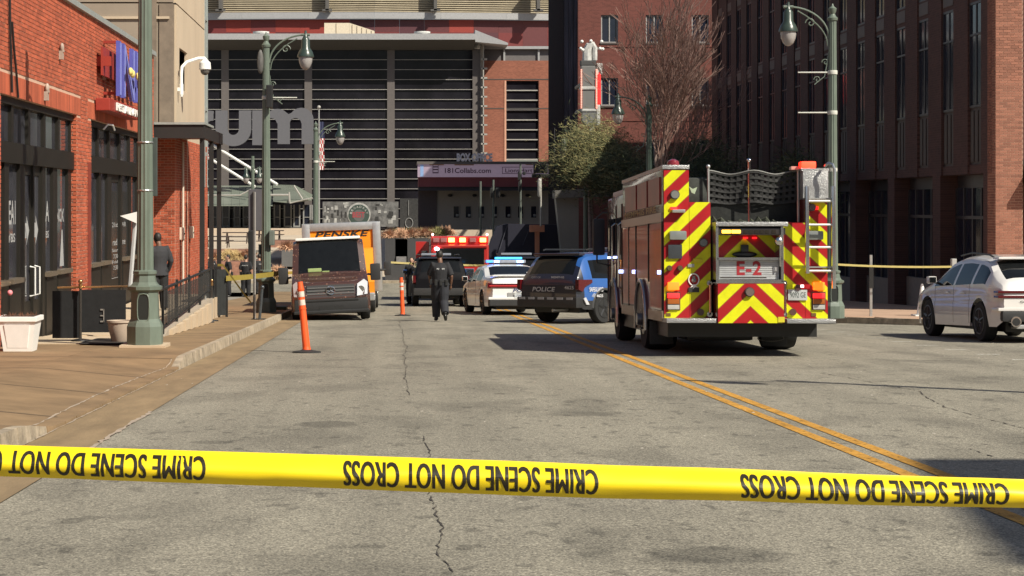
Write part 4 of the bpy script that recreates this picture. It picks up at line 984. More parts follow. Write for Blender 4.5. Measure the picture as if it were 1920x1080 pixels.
# ------------------------------------------------------------------ guitar sign on the far brick building
GY = 98.0
gs = thing('guitar_sign', 'tall grey guitar shaped sign seen edge on with a red lit side', 'sign', (PX(1110,GY), GY, PZ(245,GY)))
gg = M('sign_grey', (.17,.17,.165), rough=.5, var=.08); gw = M('sign_white', (.5,.5,.48), rough=.5, var=.3)
def gbox(a, b, c, d, y0, y1, name, mat, sm=False): 
    return MB().rbox(PX(a,GY), PX(b,GY), GY+y0, GY+y1, PZ(d,GY), PZ(c,GY), .05).build(name, mat, parent=gs)
gbox(1090, 1117, 123, 163, 0, .6, 'body_upper', gg); gbox(1088, 1118, 162, 168, -.06, .7, 'band', gw); gbox(1091, 1117, 168, 205, 0, .6, 'body_middle', gg); gbox(1091, 1118, 204, 209, -.05, .65, 'band', gw)
mb = MB(); mb.prism([(PX(u,GY), PZ(v,GY)) for u, v in ((1092,209),(1117,209),(1118,228),(1112,236),(1100,236),(1092,226))], lambda u,v,d: (u,d,v), GY, GY+.6); mb.build('body_lower', gg, parent=gs)
gbox(1089, 1118, 113, 123, 0, .6, 'shoulder', M('sign_dark', (.06,.06,.06)))
mb = MB(); mb.tube([pp(1101,115,GY+.3), pp(1101,95,GY+.3), pp(1105,86,GY+.3), pp(1111,84,GY+.3), pp(1115,90,GY+.3), pp(1115,113,GY+.3)], [.26,.24,.22,.2,.16,.14], 8); mb.build('neck', gw, parent=gs, smooth=True)
mb = MB(); mb.tube([pp(1111,238,GY+.3), pp(1106,245,GY+.3), pp(1110,252,GY+.3), pp(1115,247,GY+.3)], .12, 7); mb.build('tail_piece', gw, parent=gs, smooth=True)
redl = M('lit_red', (.6,.02,.02), emit=(1,.02,.02), es=.9)
gbox(1119, 1130, 118, 140, .1, 1.2, 'side_white', gw); gbox(1121, 1127, 133, 195, .1, 1.4, 'side_red', redl); gbox(1119, 1126, 196, 234, .1, 1.1, 'side_lower', gw)
mb = MB()
for i in range(24): mb.ball(pp(1118.5, 131+i*3.1, GY-.05), .05, n=6, m=4); mb.ball(pp(1090, 131+i*3.1, GY-.05), .045, n=6, m=4)
mb.build('bulb', M('red_white_bulb', (.7,.3,.25), emit=(1,.35,.25), es=.8), parent=gs, kind='stuff')
for i, (x, y) in enumerate(((1091,78),(1089,91),(1093,94),(1125,91),(1130,92),(1128,78),(1108,77))): MB().ball(pp(x,y,GY+.2), .09, n=8, m=6).build('peg', white_m, parent=gs, smooth=True)
MB().tube([pp(1104,150,GY+.6), (PX(1104,GY), 104.5, PZ(150,GY))], .12, 6).tube([pp(1104,200,GY+.6), (PX(1104,GY), 104.5, PZ(200,GY))], .12, 6).build('bracket', gg, parent=gs)

# ================================================================== TREES
bark_m = M('grey_bark', (.22,.17,.15), rough=.9, var=.3, scale=8); twig_m = M('brown_twig', (.23,.145,.12), rough=.9, var=.3, isl=.3)
def bare_tree(name, label, x, y, h, seed, lean=0.0, spread=.5, levels=6, start=.28, z0=None):
    r = random.Random(seed); z0 = gz(y)+.1 if z0 is None else z0
    t = thing(name, label, 'tree', (x, y, z0), 'bare trees behind the fire engine')
    tr = MB(); cr = MB(); cnt = [0]
    def br(p, d, L, rad, lev):
        n = 4 if lev < 3 else 3; pts = [p]; dd = d.copy()
        for i in range(n):
            dd = (dd + Vector((r.gauss(0,.10), r.gauss(0,.10), .05 if lev > 0 else .02)) ).normalized(); pts.append(pts[-1] + dd*L/n)
        rads = [max(.0105, rad*(1-.42*i/n)) for i in range(n+1)]
        (tr if lev < 2 else cr).tube(pts, rads, 7 if lev < 2 else (4 if lev < 4 else 3)); cnt[0] += 1
        if lev >= levels: return
        k = (3 if lev == 0 else r.choice([2,3,3])) if lev < 4 else r.choice([2,3,3])
        for i in range(k + (2 if lev in (1,2) else (1 if lev == 3 else 0))):
            q = pts[-1] if i < k else pts[r.randint(1, n-1)]
            a = r.uniform(0, 6.283); s_ = spread*(.55+.6*r.random())*(1.0 if i < k else 1.2)
            o = dd.orthogonal().normalized(); o2 = dd.cross(o); nd = (dd + (o*math.cos(a)+o2*math.sin(a))*s_ + Vector((0,0,.09))).normalized()
            br(q, nd, L*r.uniform(.62,.86), rads[-1]*r.uniform(.55,.75) if lev else rads[-1]*.7, lev+1)
    br(Vector((x,y,z0)), Vector((lean,0,1)).normalized(), h*start, h*.0115, 0)
    tr.build('trunk', bark_m, parent=t, smooth=True); cr.build('crown', twig_m, parent=t)
    return t
bare_tree('bare_tree', 'large bare tree with many fine upright twigs, nearest above the fire engine', 9.75, 66, 15.5, 21, -.09, .41, 6, .21)
bare_tree('bare_tree', 'slimmer bare tree left of the large one, before the red brick building', 12.6, 88, 14, 36, .03, .33, 5, .25)
0 and bare_tree('bare_tree', 'bare tree nearest the long dark brick building', 12.1, 74, 13, 8, -.04, .30, 5, .26)
def leaf_tree(name, label, x, y, z0, h, cz, rx, rz, n, mats, seed, group=None):
    r = random.Random(seed); t = thing(name, label, 'tree', (x, y, z0), group)
    tr = MB(); tips = []
    tr.tube([(x,y,z0),(x+.1,y,z0+h*.3),(x,y+.1,cz)], [.14,.11,.06], 7)
    cl = []
    for i in range(34):
        a = r.uniform(0,6.283); e = r.uniform(-.6,1.5); q = r.uniform(.45,1)
        c = Vector((x+math.cos(a)*math.cos(e)*rx*q, y+math.sin(a)*math.cos(e)*rx*q, cz+math.sin(e)*rz*q)); cl.append(c)
        tr.tube([(x,y,cz-rz*.6), ((x+c.x)/2, (y+c.y)/2, (cz+c.z)/2+.1), tuple(c)], [.05,.03,.012], 4)
    tr.build('trunk', bark_m, parent=t, smooth=True)
    mb = MB()
    for i in range(n):
        c = r.choice(cl); p = c + Vector((r.gauss(0,.27), r.gauss(0,.27), r.gauss(0,.30)))*(rx*.9)
        d = Vector((r.gauss(0,1), r.gauss(0,1), r.gauss(.25,.6))).normalized(); s_ = d.orthogonal().normalized(); L = r.uniform(.10,.42); w = r.uniform(.008,.020)
        mb.cur = r.choice([0,0,1,1,2]) if len(mats) > 1 else 0
        mb.add([p, p+d*L*.5+s_*w, p+d*L, p+d*L*.5-s_*w], [(0,1,2,3)])
    mb.build('crown', mats, parent=t); return t
lm = [M('leaf_olive', (.12,.12,.045), rough=.8, isl=.35), M('leaf_dry', (.23,.20,.085), rough=.8, isl=.3), M('leaf_dark', (.045,.06,.025), rough=.8, isl=.3)]
leaf_tree('small_green_tree', 'small olive green tree with thin leaves right of the box office', 9.9, 93, gz(93)+.1, 6, PZ(305,93), 1.95, 1.35, 22000, lm, 4)
leaf_tree('evergreen_shrub', 'olive shrub spreading low to the right of the small green tree', 11.2, 90, gz(90)+.1, 4, PZ(345,90), 1.7, 1.3, 12000, [lm[2], lm[0], lm[1]], 15)
leaf_tree('evergreen_shrub', 'ragged shrub in front of the leaning pylon', 9.6, 91, gz(91)+.1, 4, PZ(335,91), 1.0, .9, 6000, [lm[0], lm[1], lm[2]], 16)
leaf_tree('evergreen_shrub', 'dark evergreen shrub mass behind the fire engine cab', 11.6, 80, gz(80)+.1, 4, PZ(400,80), 1.9, 2.0, 12000, [lm[2]], 5)
leaf_tree('evergreen_shrub', 'dark evergreen shrub behind the netting of the fire engine', 14.0, 84, gz(84)+.1, 6, PZ(340,84), 1.9, 1.7, 11000, [lm[2], lm[0], lm[2]], 6)
leaf_tree('evergreen_shrub', 'dark shrub against the long brick building', 15.2, 70, gz(70)+.1, 5, PZ(360,70), 1.3, 1.5, 7000, [lm[2], lm[0], lm[2]], 9)

# ================================================================== STREET LAMPS
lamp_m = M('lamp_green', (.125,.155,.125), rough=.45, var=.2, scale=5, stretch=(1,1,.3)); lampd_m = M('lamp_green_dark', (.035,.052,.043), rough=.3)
globe_m = M('lamp_globe', (.33,.31,.30), rough=.25, var=.15)
def make_lamp(name, label, base=True, side=1, arms=(5.75,), double=False, slab=False, top=7.75, group='green street lamps'):
    t = local_thing(name, label, 'street lamp', group)
    n = 8
    mb = MB(); mb.lathe((0,0,0), [(.295,0),(.295,.30),(.27,.36),(.235,.42),(.225,.75),(.225,.84),(.28,.88),(.285,.93),(.23,.95),(.19,1.0),(.17,1.10),(.195,1.13),(.195,1.17),(.15,1.19)], 8); b = mb.build('base', lamp_m, parent=t)
    mb = MB(); mb.prism([(math.copysign(abs(math.cos(a))**.5, math.cos(a))*.082, .60+math.copysign(abs(math.sin(a))**.6, math.sin(a))*.205) for a in [i*math.pi/8 for i in range(16)]], lambda u,v,d: (u,d,v), -.222, -.20); mb.build('hatch', M('hatch_dark', (.012,.015,.013)), parent=b)
    mb = MB(); ring_ = [(math.copysign(abs(math.cos(a))**.5, math.cos(a))*.094, -.225, .60+math.copysign(abs(math.sin(a))**.6, math.sin(a))*.22) for a in [i*math.pi/8 for i in range(17)]]; mb.tube(ring_, .012, 5); mb.build('hatch_rim', lamp_m, parent=b)
    mb = MB(); mb.lathe((0,0,0), [(.135,1.18),(.125,2.5),(.112,4.5),(.095,7.0),(.095,top-.35)], 24, flute=.10); mb.build('shaft', lamp_m, parent=t)
    mb = MB(); mb.lathe((0,0,0), [(.12,top-.36),(.13,top-.30),(.09,top-.26),(.06,top-.20),(.09,top-.13),(.10,top-.06),(.03,top),(.015,top+.06)], 12); mb.build('finial', lamp_m, parent=t, smooth=True)
    for s_ in ((side,) if not double else (-1, 1)):
        X = 1.10 if not double else .42; zt = top-.02 if not double else top-.35
        za = 6.95 if not double else top-.7
        pts = []
        for i in range(13):
            a = math.pi*.5*i/12; pts.append((s_*(.09+(X-.09)*(1-math.cos(a))), 0, za+(zt-za)*math.sin(a)))
        mb = MB(); mb.tube(pts, .026 if not double else .03, 7); mb.tube([(s_*(X-.12),0,zt),(s_*(X+.12),0,zt)], .04, 7)
        if not double:
            mb.tube([(s_*(.1+.55*math.sin(a)*1.25), 0, 5.85+ (zt-5.95)*(1-math.cos(a))) for a in [i*math.pi/2/10 for i in range(11)]] if s_ < 0 and False else [(s_*(.12+.75*(i/10)**1.6), 0, 6.75+(zt-.1-6.75)*(i/10)**.75) for i in range(11)], .016, 6)
            def scroll(cx, cz, r0, turns=1.4): return [(s_*(cx+r0*(1-i/24)*math.cos(i*turns*6.283/24)), 0, cz+r0*(1-i/24)*math.sin(i*turns*6.283/24)) for i in range(22)]
            mb.tube(scroll(.55, zt-.40, .13), .014, 5); mb.tube([(s_*.10,0,6.6),(s_*.14,0,6.3),(s_*.20,0,6.0),(s_*.45,0,5.80)], .014, 5); mb.tube(scroll(.38, 5.92, .09), .012, 5); mb.tube(scroll(.18, 6.35, .09), .012, 5)
        mb.build('arm', lamp_m, parent=t, smooth=True)
        hx = s_*X; hd = MB(); hd.lathe((hx,0,zt), [(.235,-.62),(.235,-.58),(.19,-.46),(.125,-.36),(.12,-.14),(.085,-.08),(.05,-.02),(.03,.12)], 16)
        h_ = hd.build('lamp_head', lampd_m, parent=t, smooth=True)
        MB().lathe((hx,0,zt), [(.01,-.98),(.07,-.96),(.13,-.90),(.18,-.78),(.195,-.68),(.19,-.60)], 16).build('globe', globe_m, parent=h_, smooth=True)
    for z in arms:
        mb = MB(); mb.cyl((side*.09,0,z), (side*.86,0,z), .02, .016); mb.lathe((0,0,z-.05), [(.115,0),(.12,.03),(.12,.07),(.115,.1)], 12); mb.build('banner_arm', M('pale_banner_arm', (.55,.55,.5)), parent=t, smooth=True)
    return t
L1 = make_lamp('street_lamp', 'nearest green fluted street lamp on a pale slab at the left pavement', side=1, arms=(5.7,)); put(L1, PX(272,29.6), 29.6, z=gz(29.6)+KH+.03, slope=False)
tag(MB().box(PX(272,29.6)-.36, PX(272,29.6)+.36, 29.25, 29.95, gz(29.6)+KH-.08, gz(29.6)+KH+.045).build('lamp_slab', tan_m), 'pale concrete slab under the nearest green lamp', 'slab')
sgn = thing('sign_board', 'grey metal sign seen from behind on the nearest lamp post', 'sign', (PX(288,29.8), 29.9, PZ(320,29.8)))
MB().rbox(PX(272,29.9), PX(296,29.9), 29.84, 29.87, PZ(368,29.9), PZ(258,29.9), .012).build('plate', M('sign_back', (.11,.13,.12), rough=.4, metal=.5), parent=sgn)
for py in (267, 357): MB().lathe((PX(272,29.6), 29.6, PZ(py,29.6)), [(.128,-.012),(.132,0),(.128,.012)], 16).build('strap', steel_m, parent=sgn)
L2 = make_lamp('street_lamp', 'green street lamp with a black camera box, left of the brown van', side=1, arms=(5.98,)); put(L2, PX(499,52), 52, z=gz(52)+KH, slope=False)
L3 = make_lamp('street_lamp', 'green street lamp with three banner arms right of the fire engine', side=-1, arms=(6.1,5.1,3.68)); put(L3, PX(1561,46.4), 46.4, z=gz(46.4)+KH, slope=False)
L4 = make_lamp('street_lamp', 'green street lamp near the flagpole in front of the arena glass', side=1, arms=(6.0,)); put(L4, PX(592,84), 84, z=gz(84)+.15, slope=False)
L5 = make_lamp('street_lamp', 'twin headed small street lamp on the plaza under the big letters', double=True, arms=(), top=6.6); put(L5, PX(474,118), 118, z=plz(118), slope=False)
L6 = make_lamp('street_lamp', 'green street lamp among the bare trees, coloured darker as if in shade', side=-1, arms=()); [setattr(x.data.materials.__class__, '_', None) if False else x.data.materials.__setitem__(0, lampd_m) for x in [k for k in KIDS(L6)] if x.data.materials[0] == lamp_m]; put(L6, PX(1217,66), 66, z=gz(66)-.3, slope=False)  # shaded look put into the colour: lamp green swapped for the darker one
L7 = make_lamp('street_lamp', 'street lamp head showing left of the small green tree', side=-1, arms=()); put(L7, PX(1098,96), 96, z=gz(96), slope=False)
L8 = make_lamp('street_lamp', 'green street lamp outside the view on the right pavement', side=-1, arms=(5.7,)); put(L8, 10.9, 17.6, z=gz(17.6), slope=False)
# control boxes on the second lamp
bxs = thing('pole_box', 'black camera box and weathered device strapped to the second green lamp', 'box', (PX(499,52), 51.8, PZ(150,52)))
MB().rbox(PX(500,51.8), PX(512,51.8), 51.6, 51.85, PZ(203,51.8), PZ(180,51.8)+.3, .03).build('box', black_m, parent=bxs)
MB().ball((PX(488,51.8), 51.85, PZ(112,51.8)-.05), .09, .08, .34, 8, 8).build('device', M('device_grey', (.10,.095,.09)), parent=bxs, smooth=True)
o_ = MB().rbox(PX(505,51.9), PX(515,51.9), 51.75, 52.0, PZ(460,51.9), PZ(432,51.9), .03).build('meter_box', M('meter_green', (.12,.14,.12))); tag(o_, 'small grey green box on the right side of the second lamp', 'box')
# traffic signals (dark, seen from behind) near the box office
sig_m = M('signal_black', (.015,.015,.015), rough=.5)
def signal(px, py0, py1, Y, label, heads, hw=5):
    t = thing('traffic_signal', label, 'traffic signal', (PX(px,Y), Y, PZ(py1,Y)), 'traffic signals at the cross street')
    MB().cyl(pp(px,py1,Y), pp(px,py0,Y), .07, .06).build('pole', M('signal_pole', (.10,.115,.10)), parent=t, smooth=True)
    for (a, b, c, d) in heads: MB().rbox(PX(a,Y), PX(b,Y), Y-.25, Y+.1, PZ(d,Y), PZ(c,Y), .05).build('signal_head', sig_m, parent=t)
signal(901, 340, 520, 104.5, 'thin signal pole left of the paired signal heads before the ticket windows', ())
signal(925, 337, 520, 104.3, 'signal pole with two black heads before the ticket windows', ((919,924,352,371),(929,937,352,371)))
signal(976, 306, 520, 103.5, 'signal pole with black heads at the pink screen', ((971,976,323,338),(980,985,322,328),(972,976,340,360)))
o_ = thing('overhead_signal', 'black overhead signal box at the right end of the pink screen', 'traffic signal', pp(1015,320,102)); MB().rbox(PX(1000,102), PX(1027,102), 101.8, 102.1, PZ(325,102), PZ(308,102), .06).rbox(PX(997,102), PX(1030,102), 101.75, 102.15, PZ(333,102), PZ(326,102), .06).build('signal_box', sig_m, parent=o_)
MB().tube([pp(1024,320,102), pp(1040,300,102), pp(1040,240,103.9), pp(1040,240,105)], .02, 4).build('wire', sig_m, parent=o_)
signal(487, 458, 560, 86, 'black signal cabinet pole behind the parking sign', ((466,478,432,500),(490,506,440,530)))
# ================================================================== VEHICLES (local axes: x forward, y left, z up)
tyre_m = M('tyre_rubber', (.016,.016,.016), rough=.85, var=.2); rim_m = M('dark_rim', (.05,.05,.052), rough=.35, metal=.6); rimS_m = M('steel_rim', (.35,.35,.36), rough=.3, metal=.9)
cglass = M('car_glass', (.008,.009,.010), rough=.04, spec=.26, var=.2); plast = M('black_plastic', (.022,.022,.023), rough=.55, var=.15); chrome = M('chrome', (.7,.7,.7), rough=.12, metal=1, var=.03)
redlens = M('red_lens', (.085,.006,.008), rough=.15, coat=.5); headlens = M('clear_lens', (.55,.56,.58), rough=.12, coat=.6, metal=.3)
def paint(name, col, coat=1.0, rough=.35, metal=0.0, dirt=.06): return M(name, col, rough=rough, coat=coat, metal=metal, var=dirt, scale=2.5)
def interp(pts, x):
    if x <= pts[0][0]: return pts[0][1]
    for (a, b), (c, d) in zip(pts, pts[1:]):
        if x <= c: return b + (d-b)*(x-a)/(c-a) if c > a else d
    return pts[-1][1]
def wheel_parts(root, x, y, r, w, side, spokes=5, rim=None, hub=.62):
    """a wheel with its tyre and rim, side = +1 left"""
    mb = MB(); mb.lathe((x, y, r), [(r*.60,-w/2),(r*.93,-w/2),(r*.99,-w*.38),(r,-w*.2),(r,w*.2),(r*.99,w*.38),(r*.93,w/2),(r*.60,w/2)], 28, axis='Y')
    t = mb.build('wheel', tyre_m, parent=root, smooth=50)
    yo = y + side*w*.42; m2 = MB(); m2.lathe((x, yo, r), [(r*.65,-.02),(r*.65,.02)], 24, axis='Y') if False else None
    m2 = MB(); ro = r*hub
    m2.lathe((x, y+side*w*.18, r), [(ro*.98,-.02),(ro*.98,.02)], 24, axis='Y')
    hubm = MB(); hubm.tube([(x+ro*math.cos(a), y+side*w*.46, r+ro*math.sin(a)) for a in [i*math.pi/12 for i in range(25)]], .022, 6)
    for k in range(spokes):
        a = 2*math.pi*k/spokes + .3
        hubm.tube([(x+.05*math.cos(a), y+side*w*.40, r+.05*math.sin(a)), (x+ro*math.cos(a), y+side*w*.44, r+ro*math.sin(a))], [.045, .03], 6)
    hubm.lathe((x, y+side*w*.38, r), [(.085,-.03),(.085,.03)], 14, axis='Y')
    m2.build('wheel_well_disc', black_m, parent=t); hubm.build('rim', rim or rim_m, parent=t, smooth=40)
    return t
def car(root, sp, bodym):
    L = sp['L']; W = sp['W']; hl = L/2; dx = .05; n = int(round(L/dx)); xs = [-hl + L*i/n for i in range(n+1)]
    top0 = [interp(sp['top'], x) for x in xs]
    top = top0[:]
    for _ in range(sp.get('smooth', 2)): top = [top[0]] + [(top[i-1]+2*top[i]+top[i+1])/4 for i in range(1, n)] + [top[-1]]
    rings = []
    nr = 14; ng = 6; na = 6
    for x, tz in zip(xs, top):
        e = max(0, (abs(x) - (hl - sp.get('round', .75))) / sp.get('round', .75))
        hw = W/2 * (1 - sp.get('taper', .16)*e**2.4)
        bz = interp(sp['bot'], x); az = 0
        for wx in sp['wheels']:
            d = abs(x - wx); ra = sp['r'] + .055
            if d < ra: az = max(az, sp['r'] + math.sqrt(ra*ra-d*d))
        belt = min(interp(sp['belt'], x), tz - .03); bz = min(bz, belt - .05)
        ring = []
        for i in range(nr+1):
            t = i/nr; z = max(bz + (belt-bz)*t, min(az, belt-.04))
            q = (z - .55)/.55
            y = hw*(1 - .035*max(0, q)**2 - .05*max(0, -q)**2 - (.012 if .62 < t < .7 else 0))
            ring.append((x, y, z))
        yb = ring[-1][1]; g = tz - belt; inset = sp.get('tumble', .36)*g; yr = yb - inset - min(.05, g*.3)
        for i in range(1, ng+1):
            t = i/ng; z = belt + (g - min(.07, g*.35))*t; y = yb - inset*t**1.15
            ring.append((x, y, z))
        yl = ring[-1][1]
        for i in range(1, na+1):
            t = i/na; y = yl*(1-t); k = min(.07, g*.35)
            z = tz - k*(1-min(1, t*2.4))**2 - (sp.get('crown', .03))*0 + 0.02*(1-(1-t)**2)
            ring.append((x, y, z))
        rings.append(ring)
    m = len(rings[0]); body = MB(); glass = {}
    def vid(i, j, s_): return rings[i][j] if s_ > 0 else (rings[i][j][0], -rings[i][j][1], rings[i][j][2])
    gl = {'side': MB(), 'wind': MB(), 'rear': MB()}
    verts = []; idx = {}
    for i in range(n+1):
        for j in range(m):
            idx[(i,j,1)] = len(verts); verts.append(vid(i,j,1))
            if j == m-1: idx[(i,j,-1)] = idx[(i,j,1)]
            else: idx[(i,j,-1)] = len(verts); verts.append(vid(i,j,-1))
    fb = []; fg = {'side': [], 'wind': [], 'rear': []}
    for i in range(n):
        xm = (xs[i]+xs[i+1])/2
        for j in range(m-1):
            key = None
            if nr <= j < nr+ng-1:
                for a, b in sp['side_glass']:
                    if a < xm < b and rings[i][nr+ng][2]-rings[i][nr][2] > .10: key = 'side'
            if j >= nr+ng+0:
                if sp['wind'][0] < xm < sp['wind'][1]: key = 'wind'
                if sp.get('rear') and sp['rear'][0] < xm < sp['rear'][1]: key = 'rear'
                if key in ('wind', 'rear') and j == nr+ng: key = None
            for s_ in (1, -1):
                q = (idx[(i,j,s_)], idx[(i+1,j,s_)], idx[(i+1,j+1,s_)], idx[(i,j+1,s_)])
                if s_ < 0: q = q[::-1]
                (fg[key] if key else fb).append(q)
    for i in (0, n):      # end caps
        for j in range(m-1):
            q = (idx[(i,j,1)], idx[(i,j+1,1)], idx[(i,j+1,-1)], idx[(i,j,-1)])
            q = tuple(dict.fromkeys(q))
            if len(q) >= 3:
                c = 'rear' if (i == 0 and sp.get('rear_cap') and sp['rear_cap'][0] < verts[q[0]][2] < sp['rear_cap'][1]) else None
                (fg[c] if c else fb).append(q if i == 0 else q[::-1])
    def mk(fs, name, mat, par, shrink=0):
        mp_ = {}; vs = []; out = []
        for q in fs:
            r_ = []
            for k in q:
                if k not in mp_: mp_[k] = len(vs); vs.append(verts[k])
                r_.append(mp_[k])
            out.append(tuple(r_))
        mb = MB(); mb.add(vs, out); return mb.build(name, mat, parent=par, smooth=38)
    b = mk(fb, 'body', bodym, root)
    for k, nm in (('wind', 'windshield'), ('rear', 'rear_window')):
        if fg[k]: mk(fg[k], nm, cglass, root)
    for a, bb in sp['side_glass']:
        for s_ in (1, -1):
            q_ = [q for q in fg['side'] if all(verts[k][1]*s_ > 0 for k in q) and a < sum(verts[k][0] for k in q)/len(q) < bb]
            if q_: mk(q_, 'side_window', cglass, root)
    MB().box(-hl+.35, hl-.35, -W/2+.30, W/2-.30, sp.get('floor', .2), .62).build('underbody', black_m, parent=root)
    for wx in sp['wheels']:
        for s_ in (1, -1): wheel_parts(root, wx, s_*(W/2-.135), sp['r'], .235, s_, sp.get('spokes', 5), sp.get('rim'))
    for s_ in (1, -1):
        for (a, bb) in sp['side_glass'][:-1]:
            pass
    if sp.get('mirror'):
        mx, mz = sp['mirror']
        for s_ in (1, -1):
            MB().tube([(mx, s_*(W/2-.10), mz-.03), (mx, s_*(W/2+.10), mz+.02)], .025, 6).build('mirror_arm', plast, parent=root)
            q = MB().rbox(mx-.06, mx+.10, s_*(W/2+.02), s_*(W/2+.19), mz-.02, mz+.13, .045).build('mirror', sp.get('mirror_m', bodym), parent=root, smooth=60)
            MB().box(mx-.068, mx-.058, s_*(W/2+.04), s_*(W/2+.17), mz, mz+.11).build('mirror_glass', cglass, parent=q)
    if sp.get('seams'):
        for s_ in (1, -1):
            for x in sp['seams']:
                i = min(range(n+1), key=lambda k: abs(xs[k]-x)); rr_ = rings[i]
                MB().tube([(p[0], s_*(p[1]+.001), p[2]) for p in rr_[1:nr+1]], .003, 4).build('door_seam', black_m, parent=root)
    return rings, xs
# ------------------------------------------------------------------ white police saloon
white_p = paint('white_car_paint', (.74,.735,.72)); 
pc = local_thing('police_car', 'white police saloon with blue roof lights lit seen from behind', 'police car')
sp = dict(L=5.04, W=1.9, r=.355, wheels=(-1.50, 1.53), top=[(-2.52,.90),(-2.50,1.06),(-2.44,1.13),(-2.3,1.14),(-1.72,1.16),(-.92,1.44),(-.3,1.49),(.35,1.47),(1.25,1.03),(1.8,.97),(2.3,.84),(2.5,.6)],
          belt=[(-2.5,.98),(-1.6,1.02),(1.3,.94),(2.5,.7)], bot=[(-2.52,.42),(-2.3,.26),(2.3,.22),(2.52,.3)], side_glass=[(-1.30,-.42),(-.34,1.0)], wind=(.42,1.2), rear=(-1.66,-.96), mirror=(.92,1.0), seams=(-.38,.95,-1.2), floor=.17)
car(pc, sp, white_p)
xr = -2.53
MB().rbox(xr-.02, xr+.12, -.93, .93, .80, .93, .02).build('tail_light', M('tail_dark_red', (.09,.012,.014), rough=.15, coat=1), parent=pc)
MB().box(xr-.028, xr-.018, -.90, .90, .85, .875).build('tail_strip', M('tail_glow', (.4,.02,.02), emit=(1,.03,.03), es=.25), parent=pc)
for s_ in (1,-1): MB().rbox(xr-.02, xr+.30, s_*.84, s_*.955, .79, .95, .02).build('tail_light', redlens, parent=pc)
MB().rbox(xr-.03, xr+.25, -.90, .90, .27, .46, .03).build('bumper_insert', plast, parent=pc)
MB().rbox(xr-.05, xr+.3, -.93, .93, .46, .54, .03).build('bumper', white_p, parent=pc, smooth=60)
MB().box(xr-.01, xr, -.36, .36, .52, .66).build('plate_recess', M('recess_grey2', (.25,.25,.25)), parent=pc)
pl = MB().box(xr-.058, xr-.05, -.16, .16, .50, .64).build('plate', M('plate_pale', (.55,.58,.58)), parent=pc)
mb = MB(); letters(mb, '2709-38', (xr-.060, .14, .54), (0,-1,0), (0,0,1), .28, .07, .01); mb.build('lettering', M('ink_blue', (.05,.06,.15)), parent=pl)
mb = MB(); letters(mb, 'POLICE', (xr-.014, .20, .685), (0,-1,0), (0,0,1), .72, .105, .02, 1.05, .25); mb.build('lettering', M('navy_ink', (.02,.035,.12)), parent=pc)
mb = MB(); mb.rbox(-2.5, -2.3, -.8, .8, 1.14, 1.17, .01).cyl((-2.35,-.25,1.16), (-2.35,-.25,1.27), .01).ball((-2.35,-.40,1.20), .05); mb.build('boot_lip', white_p, parent=pc)
lb = MB().rbox(-.30, .02, -.62, .62, 1.535, 1.63, .03).build('light_bar', M('lightbar_clear', (.25,.27,.32), rough=.2), parent=pc)
blue_l = M('blue_light', (.05,.2,.9), emit=(.015,.10,1.0), es=4.5); cyan_l = M('cyan_light', (.1,.6,.9), emit=(.01,.42,1.0), es=3.2); pale_l = M('pale_blue_light', (.6,.7,1), emit=(.10,.32,1.0), es=5)
for a, b, m_ in ((.60,.40,blue_l),(.36,.20,pale_l),(-.34,-.54,pale_l)): MB().box(-.315, -.30, a, b, 1.545, 1.615).build('blue_lamp', m_, parent=lb)
MB().rbox(-.06, .02, -.55, .28, 1.655, 1.71, .015).build('cyan_lamp', cyan_l, parent=lb)
put(pc, PX(945,57), 57.0, math.radians(90+7))
# ------------------------------------------------------------------ blue and navy police utility vehicle
navy_p = paint('navy_wrap', (.007,.009,.022), rough=.4); blu_p = paint('blue_wrap', (.020,.095,.33), rough=.4)
pu = local_thing('police_suv', 'blue and navy police utility vehicle turned to the right beside the fire engine', 'police car')
sp = dict(L=5.05, W=2.0, r=.39, wheels=(-1.52, 1.50), top=[(-2.53,.95),(-2.50,1.12),(-2.44,1.2),(-2.16,1.66),(-2.0,1.74),(-1.2,1.78),(0,1.79),(.45,1.75),(1.35,1.19),(2.2,1.05),(2.45,.8)],
          belt=[(-2.5,1.13),(1.4,1.12),(2.5,.8)], bot=[(-2.53,.5),(-2.3,.36),(2.3,.30),(2.52,.4)], side_glass=[(-2.0,-1.12),(-1.0,.0),(.08,1.1)], wind=(.5,1.3), rear=(-2.43,-2.14), mirror=(1.0,1.18), seams=(-1.06,.04,1.1), floor=.27, tumble=.30, rim=rim_m, taper=.10)
car(pu, sp, [blu_p]); b_ = [o for o in KIDS(pu) if o.name.startswith('body')][0]
b_.data.materials.append(navy_p); b_.data.materials.append(plast)
for p in b_.data.polygons:      # navy tailgate wrapping the rear corner, grey black lower cladding
    c = p.center
    if c.z < .56: p.material_index = 2
    elif c.x < -2.30 - .0*(c.z): p.material_index = 1
xr = -2.53
MB().rbox(xr-.08, xr+.2, -.97, .97, .40, .66, .04).build('bumper', plast, parent=pu, smooth=60)
